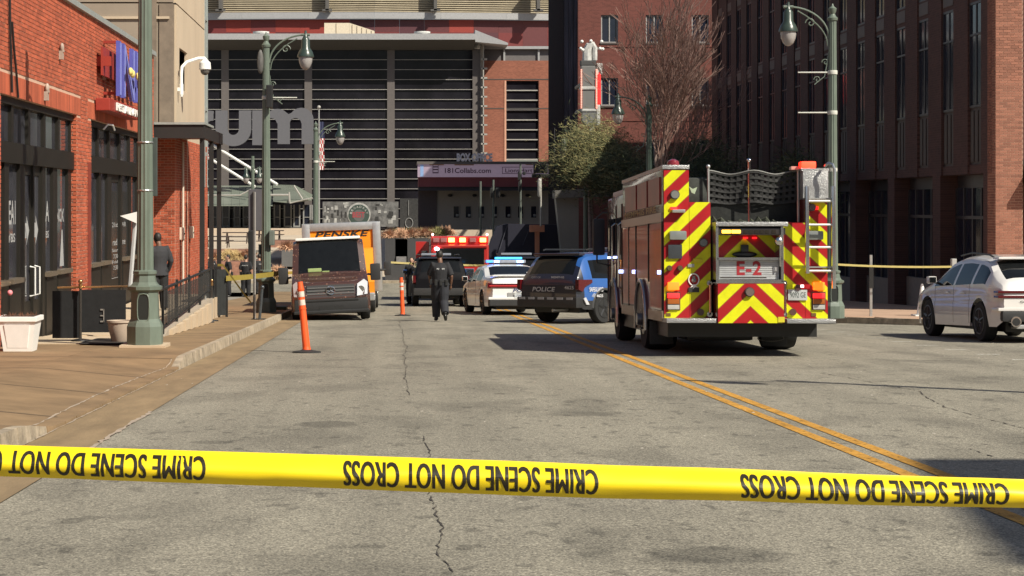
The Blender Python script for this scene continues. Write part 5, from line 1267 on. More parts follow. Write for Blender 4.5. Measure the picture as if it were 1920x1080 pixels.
for s_ in (1,-1):
    mb = MB(); mb.prism([(-2.56,1.10),(-2.56,.86),(-2.40,.80),(-2.28,.94),(-2.02,1.02),(-2.02,1.10)], lambda u,v,d: (u,d,v), s_*.90, s_*1.005); mb.build('tail_light', redlens, parent=pu)
    mb = MB(); mb.prism([(-2.35,.62),(-2.25,.48),(-2.13,.48),(-2.27,.66)], lambda u,v,d: (u,d,v), s_*.97, s_*1.004); mb.build('white_slash', M('slash_white', (.5,.5,.52)), parent=pu)
    mb = MB()
    for wx in (-1.52, 1.5): mb.tube([(wx+.475*math.cos(a), s_*.985, .39+.475*math.sin(a)) for a in [i*math.pi/14 for i in range(15)]], .035, 6)
    mb.build('arch_trim', M('arch_grey', (.05,.05,.052), rough=.6), parent=pu, smooth=True)
    mb = MB(); mb.tube([(-1.9, s_*.70, 1.83), (-1.8, s_*.70, 1.86), (.2, s_*.70, 1.87), (.35, s_*.70, 1.83)], .02, 6); mb.build('roof_rail', black_m, parent=pu)
mb = MB(); letters(mb, 'POLICE', (xr-.03, .50, .80), (0,-1,0), (0,0,1), .75, .115, .02, 1.05, .2); letters(mb, '4625', (xr-.03, -.55, .86), (0,-1,0), (0,0,1), .30, .085, .01); letters(mb, 'CITY OF', (xr+.0, .55, 1.13), (0,-1,0), (0,0,1), .3, .045, .01); letters(mb, 'MEMPHIS', (xr+.0, -.10, 1.13), (0,-1,0), (0,0,1), .42, .055, .02); mb.build('lettering', M('silver_letter', (.42,.43,.45), rough=.4), parent=pu)
mb = MB()
for k in range(6): mb.box(xr-.085, xr-.08, .9-k*.31, .70-k*.31, .60, .66)
mb.build('reflector_dash', M('dash_grey', (.30,.31,.33)), parent=pu)
mb = MB(); letters(mb, 'SAFEGUARD', (-2.13, -1.004, .80), (1,0,0), (0,0,1), .55, .11, .02); letters(mb, '4625', (-1.85, -1.004, .66), (1,0,0), (0,0,1), .25, .07, .02)
for a in (-.6,-.3,0,.3,.6): mb.add([(-1.95,-1.004,.78),(-1.95+.16*math.sin(a)-.01,-1.004,.78-.12*math.cos(a)),(-1.95+.16*math.sin(a)+.01,-1.004,.78-.12*math.cos(a))], [(0,1,2)])
mb.build('lettering', M('white_letter', (.6,.6,.62)), parent=pu)
MB().rbox(-2.22, -2.0, -.75, .75, 1.70, 1.76, .02).build('spoiler', navy_p, parent=pu)
tl = MB().rbox(.0, .22, -.55, .55, 1.84, 1.92, .02).build('light_bar', M('lightbar_clear', (.25,.27,.32)), parent=pu)
MB().tube([(-2.60,-.2,.33),(-2.3,-.3,.34),(-1.9,-.35,.36)], .045, 7).build('exhaust', steel_m, parent=pu, smooth=True)
put(pu, 5.7, 48.5, math.radians(45))
pu2 = copy_tree(pu); pu2['label'] = 'second dark police utility vehicle showing only its roof beyond the white police saloon'; put(pu2, PX(972,66), 67, math.radians(88))
dk = [o for o in KIDS(pu2) if o.name.startswith('body')][0]; dk.data = dk.data.copy(); 
dk.data.materials.append(M('patrol_black', (.004,.004,.006), rough=.6, spec=.12))
for p in dk.data.polygons: p.material_index = 3
# dark patrol vehicle hidden by the walking officer
pv = copy_tree(pu2); pv['label'] = 'black patrol vehicle with a yellow patch on its rear behind the walking officer'; put(pv, PX(818,69), 69.0, math.radians(92.5))
for o in KIDS(pv):
    if o.name.startswith('lettering') or o.name.startswith('reflector') or o.name.startswith('white_slash'): bpy.data.objects.remove(o)
mb = MB(); mb.prism([(.30,.55),(-.05,.55),(-.35,.82),(-.05,.84)], lambda u,v,d: (d,u,v), -2.63, -2.60); mb.build('yellow_patch', M('patch_yellow', (.65,.5,.04)), parent=pv)
# ------------------------------------------------------------------ white private utility vehicle
ws = local_thing('parked_car', 'white sport utility car with thin twin tail lights at the right edge', 'car')
wp = paint('pearl_white_paint', (.70,.675,.65))
sp = dict(L=4.70, W=1.92, r=.385, wheels=(-1.42, 1.45), top=[(-2.35,.86),(-2.33,1.0),(-2.26,1.12),(-2.12,1.19),(-1.50,1.54),(-1.2,1.60),(-.5,1.645),(.1,1.625),(.5,1.54),(1.20,1.12),(1.9,.98),(2.2,.84),(2.34,.65)],
          belt=[(-2.35,.98),(-1.6,1.10),(1.2,1.02),(2.35,.75)], bot=[(-2.35,.42),(-2.15,.30),(2.15,.24),(2.35,.35)], side_glass=[(-1.72,-1.04),(-.94,-.12),(-.02,1.05)], wind=(.55,1.15), rear=(-2.08,-1.50), mirror=(.85,1.10), seams=(-.9,-.07,1.0), floor=.2, tumble=.42, taper=.14)
car(ws, sp, wp); xr = -2.35
for s_ in (1,-1):
    for z in (.93,.84): MB().rbox(xr-.02, xr+.22, s_*.30, s_*.935, z, z+.045, .01).build('tail_light', redlens, parent=ws)
    mb = MB(); mb.lathe((xr+.02, s_*.60, .40), [(.085,-.10),(.10,-.10),(.10,.05)], 16, axis='Y'); 
    q = MB(); q.cyl((xr-.07,s_*.62,.40), (xr+.10,s_*.62,.40), .10, n=18); e_ = q.build('exhaust_tip', chrome, parent=ws, smooth=True); MB().cyl((xr-.078,s_*.62,.40), (xr-.06,s_*.62,.40), .072, n=16).build('exhaust_bore', black_m, parent=e_)
MB().rbox(xr-.03, xr+.3, -.86, .86, .40, .60, .05).build('bumper_insert', plast, parent=ws, smooth=60)
MB().rbox(xr-.035, xr+.25, -.60, .60, .27, .345, .02).build('silver_skid', M('skid_silver', (.5,.5,.5), rough=.3, metal=.6), parent=ws)
MB().rbox(xr-.01, xr+.35, -.93, .93, .60, .66, .02).build('bumper', wp, parent=ws, smooth=60)
MB().rbox(-1.70, -1.40, -.66, .66, 1.56, 1.60, .015).build('spoiler', wp, parent=ws)
MB().box(-1.0, 1.0, -.935, .935, .28, .34).build('sill_trim', M('sill_grey', (.35,.33,.32)), parent=ws)
mb = MB(); letters(mb, 'GV70', (xr-.012, .52, .75), (0,-1,0), (0,0,1), .22, .04, .01); mb.build('lettering', plast, parent=ws)
for s_ in (1,-1):
    MB().tube([(-1.4, s_*.64, 1.60), (-1.2, s_*.65, 1.65), (-.3, s_*.66, 1.69), (.3, s_*.65, 1.64)], .018, 6).build('roof_rail', black_m, parent=ws)
    for x in (-.72, .12): MB().rbox(x, x+.20, s_*.955, s_*.985, .90, .925, .01).build('door_handle', wp, parent=ws)
put(ws, 12.02, 36.9, math.radians(93))
# ------------------------------------------------------------------ brown van
vn = local_thing('van', 'brown speckled van with white roof edge parked facing the camera', 'van')
bp_ = paint('brown_speckled_wrap', (.050,.019,.013), rough=.45, dirt=.25)
n, l, b = nodes_of(bp_); tcx = [x for x in n if x.type == 'TEX_COORD'][0]; hsx = [x for x in n if x.type == 'HUE_SAT'][0]
vo = n.new('ShaderNodeTexVoronoi'); vo.inputs['Scale'].default_value = 11; l.new(tcx.outputs['Object'], vo.inputs['Vector'])
mr2 = n.new('ShaderNodeMapRange'); mr2.inputs[1].default_value = .14; mr2.inputs[2].default_value = .20; mr2.inputs[3].default_value = 1; mr2.inputs[4].default_value = 0; l.new(vo.outputs['Distance'], mr2.inputs[0])
mx = n.new('ShaderNodeMix'); mx.data_type = 'RGBA'; l.new(mr2.outputs[0], mx.inputs[0]); l.new(hsx.outputs[0], mx.inputs[6]); mx.inputs[7].default_value = (.34,.17,.11,1); l.new(mx.outputs[2], b.inputs['Base Color'])
sp = dict(L=5.9, W=2.02, r=.36, wheels=(-1.9, 1.93), top=[(-2.95,2.15),(-2.85,2.24),(1.25,2.26),(1.55,2.16),(2.10,1.30),(2.5,1.13),(2.82,1.0),(2.93,.72)], belt=[(-2.95,1.1),(2.1,1.16),(2.6,1.0),(2.93,.7)],
          bot=[(-2.95,.4),(2.6,.26),(2.93,.32)], side_glass=[(.75,1.7)], wind=(1.52,2.12), tumble=.06, round=.7, taper=.17, mirror=None, floor=.2, smooth=1)
car(vn, sp, bp_); xf = 2.93
MB().rbox(1.05, 1.58, -.84, .84, 2.21, 2.285, .03).build('roof_edge', white_m, parent=vn, smooth=60)
MB().rbox(xf-.38, xf+.07, -.93, .93, .28, .62, .08).build('bumper', M('bumper_grey', (.018,.018,.019), rough=.6), parent=vn, smooth=60)
g_ = MB(); g_.hexa([(xf-.02,-.62,.66),(xf+.03,-.62,.66),(xf+.03,.62,.66),(xf-.02,.62,.66),(xf-.16,-.60,.98),(xf-.06,-.60,.98),(xf-.06,.60,.98),(xf-.16,.60,.98)])
gr = g_.build('grille', plast, parent=vn)
for z in (.73,.81,.89): MB().rbox(xf-.02-(z-.66)*.28, xf+.05-(z-.66)*.28, -.60, .60, z, z+.035, .01).build('grille_slat', M('slat_grey', (.12,.12,.12), rough=.3), parent=gr)
mb = MB(); cx_ = xf+.035
mb.tube([(cx_, .11*math.cos(a), .83+.11*math.sin(a)) for a in [i*math.pi/10 for i in range(21)]], .013, 6)
for a in (90, 210, 330): mb.tube([(cx_, 0, .83), (cx_, .11*math.cos(math.radians(a)), .83+.11*math.sin(math.radians(a)))], .012, 6)
mb.build('emblem', chrome, parent=gr, smooth=True)
for s_ in (1,-1):
    mb = MB(); mb.prism([(.66,.66),(.93,.70),(.95,1.02),(.86,1.10),(.68,.98)], lambda u,v,d: (d - (v-.66)*.40 - (abs(u)-.66)*.55, s_*u, v), xf-.12, xf+.12); hl_ = mb.build('headlight', headlens, parent=vn)
    MB().cyl((xf-.06,s_*.77,.84), (xf+.0,s_*.77,.84), .085, n=14).build('lamp_bowl', chrome, parent=hl_)
    MB().rbox(xf-.1, xf+.02, s_*.68, s_*.86, .40, .52, .03).build('fog_lamp', M('fog_dark', (.03,.03,.03), rough=.2), parent=vn)
    MB().tube([(1.75, s_*.98, 1.22), (1.78, s_*1.10, 1.20)], .03, 6).build('mirror_arm', plast, parent=vn)
    MB().rbox(1.66, 1.86, s_*1.06, s_*1.32, 1.04, 1.50, .05).build('mirror', plast, parent=vn, smooth=60)
    MB().tube([(2.12, s_*.15, 1.30), (2.05, s_*.75, 1.36)], .012, 4).build('wiper', black_m, parent=vn)
mb = MB(); mb.box(xf+.071, xf+.078, -.30, .30, .30, .42); mb.build('plate_holder', black_m, parent=vn); MB().rbox(xf-.30, xf+.10, -.95, .95, .22, .31, .03).build('bumper_lip', black_m, parent=vn); MB().rbox(xf-.2, xf+.085, -.70, .70, .54, .60, .02).build('intake', black_m, parent=vn)
MB().rbox(xf-.30, xf+.06, -.86, .86, .60, .67, .03).build('brown_lip', bp_, parent=vn)
put(vn, PX(620,52.3), 52.4, math.radians(-90+2.5), roll=math.radians(2.7), z=gz(52.4)-.03); vn.matrix_world = vn.matrix_world @ Matrix.Diagonal((1.0, 1.05, 0.99, 1.0))
# high visibility vest seen behind the windscreen is laid on the dashboard outside glass thickness
mb = MB(); mb.rbox(2.06, 2.10, -.20, -.55, 1.34, 1.44, .02); mb.box(2.07, 2.11, .0, -.18, 1.33, 1.36); ds = mb.build('dashboard_vest', M('hi_vis', (.28,.36,.14), rough=.7), parent=vn)
# ------------------------------------------------------------------ yellow box truck behind the van
bt_ = local_thing('box_truck', 'yellow rental box truck with silver edges parked behind the brown van', 'truck')
yp = paint('rental_yellow', (.80,.27,.008), rough=.45, coat=.3); alu = M('brushed_aluminium', (.55,.55,.54), rough=.35, metal=.7, var=.15)
# box: x from -4.6 to 1.6, cab 1.6..3.4
bw, z0_, z1_ = 1.24, .95, 2.84
MB().box(-4.6, 1.55, -bw+.03, bw-.03, z0_, z1_-.04).build('box_body', yp, parent=bt_)
mb = MB()
mb.rbox(1.42, 1.62, -bw, bw, z1_-.26, z1_, .09); mb.build('front_top_rail', alu, parent=bt_, smooth=60)
for s_ in (1,-1):
    MB().rbox(1.40, 1.64, s_*(bw-.26), s_*(bw+.01), .62, z1_-.02, .10).build('corner_post', alu, parent=bt_, smooth=60)
    MB().rbox(-4.6, 1.42, s_*(bw-.06), s_*(bw+.01), z1_-.16, z1_, .02).build('side_rail', alu, parent=bt_)
    MB().box(-4.6, 1.4, s_*(bw-.05), s_*(bw+.005), z0_-.06, z0_+.06).build('lower_rail', alu, parent=bt_)
mb = MB(); letters(mb, 'PENSKE', (1.56, -.84, 2.38), (0,1,0), (0,0,1), 1.72, .20, .03, 1.05, .25); mb.build('lettering', black_m, parent=bt_)
cb = MB(); prof = [(1.75,.5),(3.55,.5),(3.6,.95),(3.45,1.18),(2.75,1.32),(2.25,1.98),(1.75,2.02)]
cb.prism(prof, lambda u,v,d: (u,d,v), -.98, .98); cbo = cb.build('cab', yp, parent=bt_)
for s_ in (1,-1):
    mb = MB(); mb.prism([(1.9,1.32),(2.65,1.30),(2.2,1.90),(1.9,1.92)], lambda u,v,d: (u,d,v), s_*.975, s_*.99); mb.build('side_window', cglass, parent=bt_)
    MB().rbox(2.3, 2.42, s_*1.30, s_*1.52, 1.12, 1.55, .05).build('mirror', plast, parent=bt_, smooth=60); MB().tube([(2.4,s_*.95,1.3),(2.4,s_*1.35,1.3)], .04, 6).build('mirror_arm', plast, parent=bt_)
    wheel_parts(bt_, 2.75, s_*.86, .40, .24, s_, 6, rimS_m); wheel_parts(bt_, -2.9, s_*.98, .42, .28, s_, 6, rimS_m)
MB().rbox(3.45, 3.7, -.98, .98, .38, .62, .05).build('bumper', alu, parent=bt_)
MB().box(-4.5, 3.3, -.45, .45, .5, .9).build('chassis', black_m, parent=bt_)
put(bt_, PX(646,60.5), 60.6, math.radians(-90+1.0), roll=math.radians(2.2), z=gz(60.6)-.02)
# ------------------------------------------------------------------ far red fire engine, facing the camera
fe = local_thing('fire_engine', 'red fire engine with flashing red lamps facing the camera behind the police cars', 'fire engine')
fr_m = paint('fire_red', (.42,.022,.018)); glow = M('red_amber_light', (.9,.25,.1), emit=(1.0,.28,.06), es=7); glr = M('red_light', (.9,.05,.03), emit=(1,.03,.015), es=4.5)
bd = MB(); bd.rbox(-3.8, 2.9, -1.22, 1.22, .5, 2.35, .08); bd.rbox(-3.8, 2.6, -1.22, 1.22, 2.35, 2.72, .06); bo_ = bd.build('body', fr_m, parent=fe)
MB().rbox(2.86, 2.93, -1.02, 1.02, 1.45, 2.18, .03).build('windshield', cglass, parent=fe)
MB().rbox(2.62, 2.98, -1.15, 1.15, 2.22, 2.34, .05).build('visor', fr_m, parent=fe)
for i, y in enumerate((.98,.55,.12,-.35,-.68,-1.0)):
    MB().rbox(2.60, 2.68, y-.13, y+.13, 2.46, 2.64, .02).build('warning_lamp', glow if i in (0,2,4) and i != 4 or i == 3 else M('dull_lamp', (.3,.12,.12)), parent=fe)
for q in (1.15, -1.15): MB().ball((2.75,q,2.78), .05).build('marker_lamp', M('warm_white_light', (1,.7,.6), emit=(1,.5,.4), es=5), parent=fe)
MB().ball((2.98,-.98,2.17), .10, .10, .07).build('white_lamp', M('white_light', (1,1,1), emit=(1,.85,1), es=12), parent=fe)
MB().rbox(2.9, 3.2, -1.25, 1.25, .35, .75, .05).build('bumper', chrome, parent=fe)
MB().rbox(2.88, 2.94, -.6, .6, .8, 1.35, .03).build('grille', chrome, parent=fe)
for s_ in (1,-1):
    wheel_parts(fe, 1.6, s_*1.07, .5, .3, s_, 6, rimS_m); wheel_parts(fe, -2.4, s_*1.07, .5, .3, s_, 6, rimS_m)
    MB().rbox(2.8, 2.92, s_*1.0, s_*1.2, .9, 1.1, .02).build('headlight', headlens, parent=fe)
MB().rbox(1.4, 1.5, -1.85, -1.28, 1.35, 2.5, .02).build('open_locker_door', fr_m, parent=fe)
MB().rbox(2.3, 2.45, -1.62, -1.35, 1.6, 2.1, .04).tube([(2.4,-1.2,1.9),(2.4,-1.4,1.9)], .03, 5).build('mirror', plast, parent=fe)
put(fe, PX(862,79), 81.5, math.radians(-90))
# ================================================================== THE FIRE ENGINE IN FRONT (local axes: x right, y away from the camera, z up)
fx = local_thing('fire_engine', 'large red fire engine with yellow and red chevrons seen from behind, lettered E-2', 'fire engine')
def chevron():
    m = M('chevron_vinyl', (.5,.5,.02), rough=.4, coat=.15, var=.13, spec=.4)
    n, l, b = nodes_of(m); tc = [x for x in n if x.type == 'TEX_COORD'][0]; hs = [x for x in n if x.type == 'HUE_SAT'][0]
    sp_ = n.new('ShaderNodeSeparateXYZ'); l.new(tc.outputs['Object'], sp_.inputs[0])
    def mth(op, a, c):
        q = n.new('ShaderNodeMath'); q.operation = op
        for i, v in enumerate((a, c)):
            if v is None: continue
            if isinstance(v, (int, float)): q.inputs[i].default_value = v
            else: l.new(v, q.inputs[i])
        return q.outputs[0]
    ax = mth('ABSOLUTE', mth('SUBTRACT', sp_.outputs[0], .0), None)
    t = mth('ADD', mth('MULTIPLY', ax, .95), sp_.outputs[2])          # z + .95|x|
    t = mth('DIVIDE', mth('SUBTRACT', t, .585), .435)
    fr = mth('FRACT', t, None)
    gt = mth('LESS_THAN', fr, .5)
    mx = n.new('ShaderNodeMix'); mx.data_type = 'RGBA'; l.new(gt, mx.inputs[0]); mx.inputs[6].default_value = (.66,.66,.008,1); mx.inputs[7].default_value = (.36,.010,.014,1)
    # dull seams between the two films
    ed = mth('ABSOLUTE', mth('SUBTRACT', mth('FRACT', mth('MULTIPLY', t, 2), None), .5), None); ed = mth('GREATER_THAN', ed, .47)
    m3 = n.new('ShaderNodeMix'); m3.data_type = 'RGBA'; l.new(ed, m3.inputs[0]); l.new(mx.outputs[2], m3.inputs[6]); m3.inputs[7].default_value = (.30,.17,.03,1)
    l.new(m3.outputs[2], hs.inputs['Color'])
    return m
chev = chevron(); tread = M('tread_plate', (.40,.40,.40), rough=.36, metal=.7, var=.10, scale=12, bump=.5, bscale=60); fred = paint('engine_dark_red', (.16,.018,.015), rough=.3)
seam_m = M('panel_seam', (.05,.03,.02)); grey_lens = M('grey_lens', (.20,.21,.21), rough=.2); amber_on = M('amber_on', (.7,.16,.01), emit=(1,.13,.008), es=1.7); red_on = M('red_on', (.6,.02,.02), emit=(1,.012,.015), es=1.8)
amber_off = M('amber_off', (.35,.10,.02), rough=.25); steelb = M('polished_steel', (.55,.55,.55), rough=.22, metal=.9)
def T(px, py): return ((px-1399)*.00846, (667-py)*.00846)
def fb_(a, b, c, d, y0, y1, name, mat, r=0, parent=fx, **k):
    x0, z1 = T(a, c); x1, z0 = T(b, d); mb = MB()
    (mb.rbox(x0, x1, y0, y1, z0, z1, r) if r else mb.box(x0, x1, y0, y1, z0, z1)); return mb.build(name, mat, parent=parent, smooth=50 if r else False, **k)
# body masses, each with its chevron facing
fb_(1245,1293,316,595, 0, 5.2, 'left_locker', fred); fb_(1293.2,1334,378,595, .0, 5.2, 'left_bed_side', fred)
fb_(1510,1553,372,595, 0, 5.2, 'right_locker', fred); fb_(1467,1509.8,416,595, 0, 5.2, 'right_bed_side', fred)
fb_(1246,1293,318,595, -.02, -.002, 'chevron_panel', chev); fb_(1293.6,1333,378,595, -.02, -.002, 'chevron_panel', chev)
fb_(1510.5,1552,376,596, -.02, -.002, 'chevron_panel', chev); fb_(1467,1510,416,596, -.02, -.002, 'chevron_panel', chev)
fb_(1338,1462,530,604, -.36, .3, 'tailboard_box', fred); fb_(1339,1461,531,603.5, -.38, -.362, 'chevron_panel', chev)
fb_(1338,1466,440,484, .10, .3, 'chevron_panel', chev)
fb_(1334,1467,440,600, .32, .5, 'rear_bulkhead', black_m)
fb_(1334.5,1509,420,440, .5, 5.0, 'hose_bed_floor', black_m)
# top treadplate trim and light domes
fb_(1243,1294,308,316, -.03, .35, 'tread_cap', tread, .01); fb_(1243,1250,309,316, .35, 5.2, 'side_cap', tread)
fb_(1507,1555,318,372, -.03, .5, 'tread_box', tread, .012); fb_(1504,1556,314,319, -.03, .5, 'tread_cap', tread)
fb_(1336,1470,416,424, -.38, .35, 'tread_canopy', tread, .01)
mb = MB(); x0, z0 = T(1266, 309); mb.lathe((x0, .12, z0), [(.095,0),(.10,.03),(.085,.08),(.03,.11)], 16); mb.build('beacon', M('dark_red_dome', (.22,.015,.02), rough=.2, coat=1), parent=fx, smooth=True)
x0, z0 = T(1519, 314); mb = MB(); mb.rbox(x0-.12, x0+.12, .0, .2, z0, z0+.11, .03); mb.build('beacon', M('lit_beacon', (1,.1,.05), emit=(1,.018,.004), es=3.2), parent=fx, smooth=60)
mb = MB(); mb.rbox(x0-.26, x0+.02, .1, .25, z0-.02, z0+.035, .01); mb.build('beacon_base', M('pink_metal', (.6,.3,.25), rough=.3), parent=fx)
# lamps on the left and right columns
def rnd(px, py, r, mat, name, y=-.02, dep=.05, ring=True):
    x, z = T(px, py); q = MB().cyl((x, y, z), (x, y-dep, z), r, r*.96, n=20).build(name, M('lamp_rim', (.06,.06,.06), rough=.3) if ring else mat, parent=fx, smooth=40)
    if ring: MB().lathe((x, y-dep, z), [(r*.80,-.012),(r*.80,0)], 18, axis='Y').build('lens', mat, parent=q)
rnd(1266, 364, .078, M('scene_lens', (.45,.46,.45), rough=.08, metal=.6), 'scene_lamp'); rnd(1319, 454, .07, grey_lens, 'round_speaker'); rnd(1397, 546, .078, M('round_reflect', (.28,.22,.2), rough=.15, metal=.5), 'rear_lamp', y=-.38)
for px in (1271, 1527): fb_(px-16, px+16, 432, 449, -.12, -.02, 'scene_light', M('scene_grey', (.28,.30,.29), rough=.3, metal=.4), .035)
fb_(1253,1279,458,484, -.06, -.02, 'step_plate', M('dark_mirror', (.045,.05,.055), rough=.25), .01)
for px in (1256,1276): rnd(px-1, 502, .045, M('coupling_brass', (.35,.25,.12), metal=.9, rough=.3), 'coupling')
fb_(1260,1284,392,398, -.14, -.02, 'grab_step', steel_m, .01); fb_(1300,1318,484,492, -.05, -.02, 'yellow_handle', M('yellow_handle', (.6,.52,.02)), .01); fb_(1290,1302,494,500, -.04, -.02, 'latch', steel_m)
for px in (1262.5, 1535):
    fb_(px-11, px+11, 528, 543, -.07, -.02, 'amber_light', amber_on, .02); fb_(px-11, px+11, 549, 558, -.06, -.02, 'brake_light', red_on, .01); fb_(px-11, px+11, 559.5, 569, -.06, -.02, 'turn_light', amber_off, .01); fb_(px-11, px+11, 570.5, 579, -.06, -.02, 'reverse_light', M('reverse_lens', (.42,.41,.38), rough=.2), .01)
    fb_(px-13, px+13, 546, 580, -.035, -.02, 'lamp_panel', M('lamp_panel', (.12,.05,.03))); fb_(px-14, px-5, 586, 592, -.03, -.02, 'amber_reflector', M('amber_refl', (.12,.06,.01)))
fb_(1258,1270,387,391, -.06,-.02, 'marker_lamp', red_on); fb_(1520,1535,386,392, -.06, -.02, 'marker_lamp', red_on, .01); rnd(1523, 388, .06, chrome, 'chrome_lamp', dep=.07)
# crest
cx0, cz0 = T(1301, 527)
mb = MB(); mb.tube([(cx0+.082*math.cos(a), -.03, cz0+.03+.092*math.sin(a)) for a in [i*math.pi/12 for i in range(25)]], .011, 6); cr_ = mb.build('crest_ring', white_m, parent=fx, smooth=True)
MB().rbox(cx0-.02, cx0+.02, -.05, -.02, cz0-.01, cz0+.09, .01).ball((cx0,-.04,cz0+.02), .04, .02, .035, 8, 6).build('crest_hydrant', grey_lens, parent=cr_)
MB().prism([(0,-.06),(.03,-.09),(.075,-.115),(.02,-.105),(-.02,-.14),(-.01,-.10),(-.06,-.115),(-.03,-.085)], lambda u,v,d: (cx0+u, d, cz0+v+.02), -.05, -.045).build('crest_star', white_m, parent=cr_)
fb_(1291,1311,538,547, -.045, -.02, 'crest_plate', M('crest_plate', (.03,.03,.03)), .005)
# rear centre: arrow bar, rims, roll up door
fb_(1338,1466,427,440, -.34, .1, 'arrow_bar', M('arrow_bar', (.035,.03,.03), rough=.3), .015)
for px in (1356, 1374): fb_(px-8.3, px+8.3, 431, 437, -.355, -.34, 'arrow_lamp', M('yellow_on', (1,.6,.05), emit=(1,.52,.04), es=3.6), .004)
for px in (1392, 1402, 1412, 1422, 1432, 1444): fb_(px-4, px+4, 431, 437, -.348, -.34, 'arrow_lamp', M('lamp_off', (.03,.025,.02), rough=.2))
for px in (1401, 1418): fb_(px-4, px+4, 443.5, 446.5, .06, .1, 'tiny_lamp', red_on)
fb_(1392,1406,458,474, .04, .1, 'camera_box', black_m, .01); mb = MB(); x0, z0 = T(1398.5, 476); mb.ball((x0,.06,z0), .20, .05, .05); mb.build('camera_shade', black_m, parent=fx, smooth=True)
fb_(1338,1460,482,487, -.36, .3, 'frame_top', steelb); fb_(1336,1341,424,528, -.36, .3, 'frame_post', steelb); fb_(1457,1462,424,528, -.36, .3, 'frame_post', steelb); fb_(1336,1462,523,530, -.36, .3, 'frame_bottom', steelb)
rd = fb_(1343,1455,487,523, -.27, .02, 'roll_door', M('white_shutter', (.50,.51,.52), rough=.35, metal=.3))
for i in range(9): fb_(1344,1454,487.5+i*3.9,490.6+i*3.9, -.285, -.27, 'shutter_slat', M('white_shutter', (.5,.51,.52)), .004, parent=rd)
mb = MB(); x0, z0 = T(1376, 515); letters(mb, 'E-2', (x0, -.288, z0), (1,0,0), (0,0,1), .39, .225, .03, 1.1); mb.build('lettering', M('crimson_letter', (.30,.012,.02)), parent=rd)
for px in (1448,): fb_(px-4, px+4, 500, 507, -.295, -.285, 'white_sticker', white_m, parent=rd)
fb_(1344,1430,518,520.5, -.35, -.33, 'grab_bar', chrome)
for px in (1330, 1470):
    x0, z0 = T(px, 588); _, z1 = T(px, 530); MB().tube([(x0,-.06,z0),(x0,-.12,z0+.03),(x0,-.12,z1-.03),(x0,-.06,z1)], .02, 8).build('handrail', chrome, parent=fx, smooth=True)
    for z in (z0, z1): MB().cyl((x0,-.02,z), (x0,-.07,z), .045, n=12).build('rail_foot', chrome, parent=fx, smooth=40)
x0, z0 = T(1455, 452); MB().ball((x0-.02,-.38,z0), .07, .05, .07).tube([(x0,-.37,z0-.4),(x0,-.38,z0+.1)], .015, 6).build('spot_lamp', chrome, parent=fx, smooth=True)
for px in (1315, 1488): rnd(px-2, 584, .055, M('drain_ring', (.10,.05,.04), rough=.3), 'drain_cap', ring=False)
fb_(1450,1462,592,602, -.39, -.38, 'yellow_sticker', M('yellow_handle', (.6,.52,.02)))
# rear steps
fb_(1243,1335,595,603, -.42, .02, 'rear_step', tread, .01); fb_(1466,1556,596,604, -.42, .02, 'rear_step', tread, .01)
# plate
pl2 = fb_(1477,1513,542,562, -.05, -.035, 'plate', M('plate_grey', (.40,.42,.42), rough=.4), .003)
mb = MB(); x0, z0 = T(1481, 557); letters(mb, '9092 GE', (x0, -.052, z0), (1,0,0), (0,0,1), .25, .085, .005); mb.build('lettering', M('plate_ink', (.05,.07,.06)), parent=pl2)
rnd(1496, 538, .05, M('plate_lamp', (.1,.05,.05), rough=.2), 'plate_lamp', ring=False); fb_(1500,1506,533,538, -.09,-.07, 'hot_lamp', M('white_hot', (1,.8,.8), emit=(1,.7,.7), es=3), .01)
# ladder on the right
def xz(px, py): a, b = T(px, py); return a, b
for px, c, d in ((1508, 349, 512), (1557, 349, 540)):
    (x0, z1), (_, z0) = T(px, c), T(px, d); MB().rbox(x0-.028, x0+.028, -.30, -.22, z0, z1, .012).build('ladder_rail', steelb, parent=fx, smooth=60)
for py in (377, 421, 463, 507):
    (x0, z0), (x1, _) = T(1509, py), T(1556, py); MB().cyl((x0,-.26,z0), (x1,-.26,z0), .018, n=8).build('rung', M('bright_rung', (.75,.75,.72), rough=.3, metal=.4), parent=fx, smooth=True)
(x0, z0) = T(1559, 345); (_, z1) = T(1559, 306); MB().tube([(x0,-.25,z0-.5),(x0+.01,-.25,z1-.1),(x0-.02,-.25,z1-.02),(x0-.07,-.2,z1),(x0-.10,-.1,z1-.04)], .025, 8).build('ladder_hook', steelb, parent=fx, smooth=True)
for py in (372, 500): (x0, z0) = T(1532, py); MB().box(x0-.22, x0+.22, -.22, -.02, z0-.012, z0+.012).build('ladder_bracket', steel_m, parent=fx)
# hose bed netting: strap mesh sagging between its posts
net_m = M('black_webbing', (.032,.032,.032), rough=.95, var=.4, scale=9)
(xa, zt), (xb, zb_) = T(1336, 316), T(1503, 372)
nt = MB(); nx_, nz_ = 15, 5
def netp(u, v): 
    x = xa + (xb-xa)*u; sag = .06*math.sin(u*math.pi*2.0)**2; z = zt - .02 - sag*(1-v*.5) + (zb_-zt)*v
    return Vector((x, .22 + .05*math.sin(u*9)+.12*v, z))
for i in range(nx_+1):
    u = i/nx_
    for j in range(nz_):
        a, b = netp(u, j/nz_), netp(u, (j+1)/nz_); w = Vector((.026,0,0)); nt.add([a-w, a+w, b+w, b-w], [(0,1,2,3)])
for j in range(nz_+1):
    v = j/nz_
    for i in range(nx_):
        a, b = netp(i/nx_, v), netp((i+1)/nx_, v); w = Vector((0,.003,.025)); nt.add([a-w, b-w, b+w, a+w], [(0,1,2,3)])
nt.build('hose_net', net_m, parent=fx)
fb_(1334,1507,345,417, .42, .5, 'hose_cover', M('black_cover', (.013,.014,.013), rough=.9, var=.5, scale=6, bump=.5, bscale=12))
hs_ = MB()
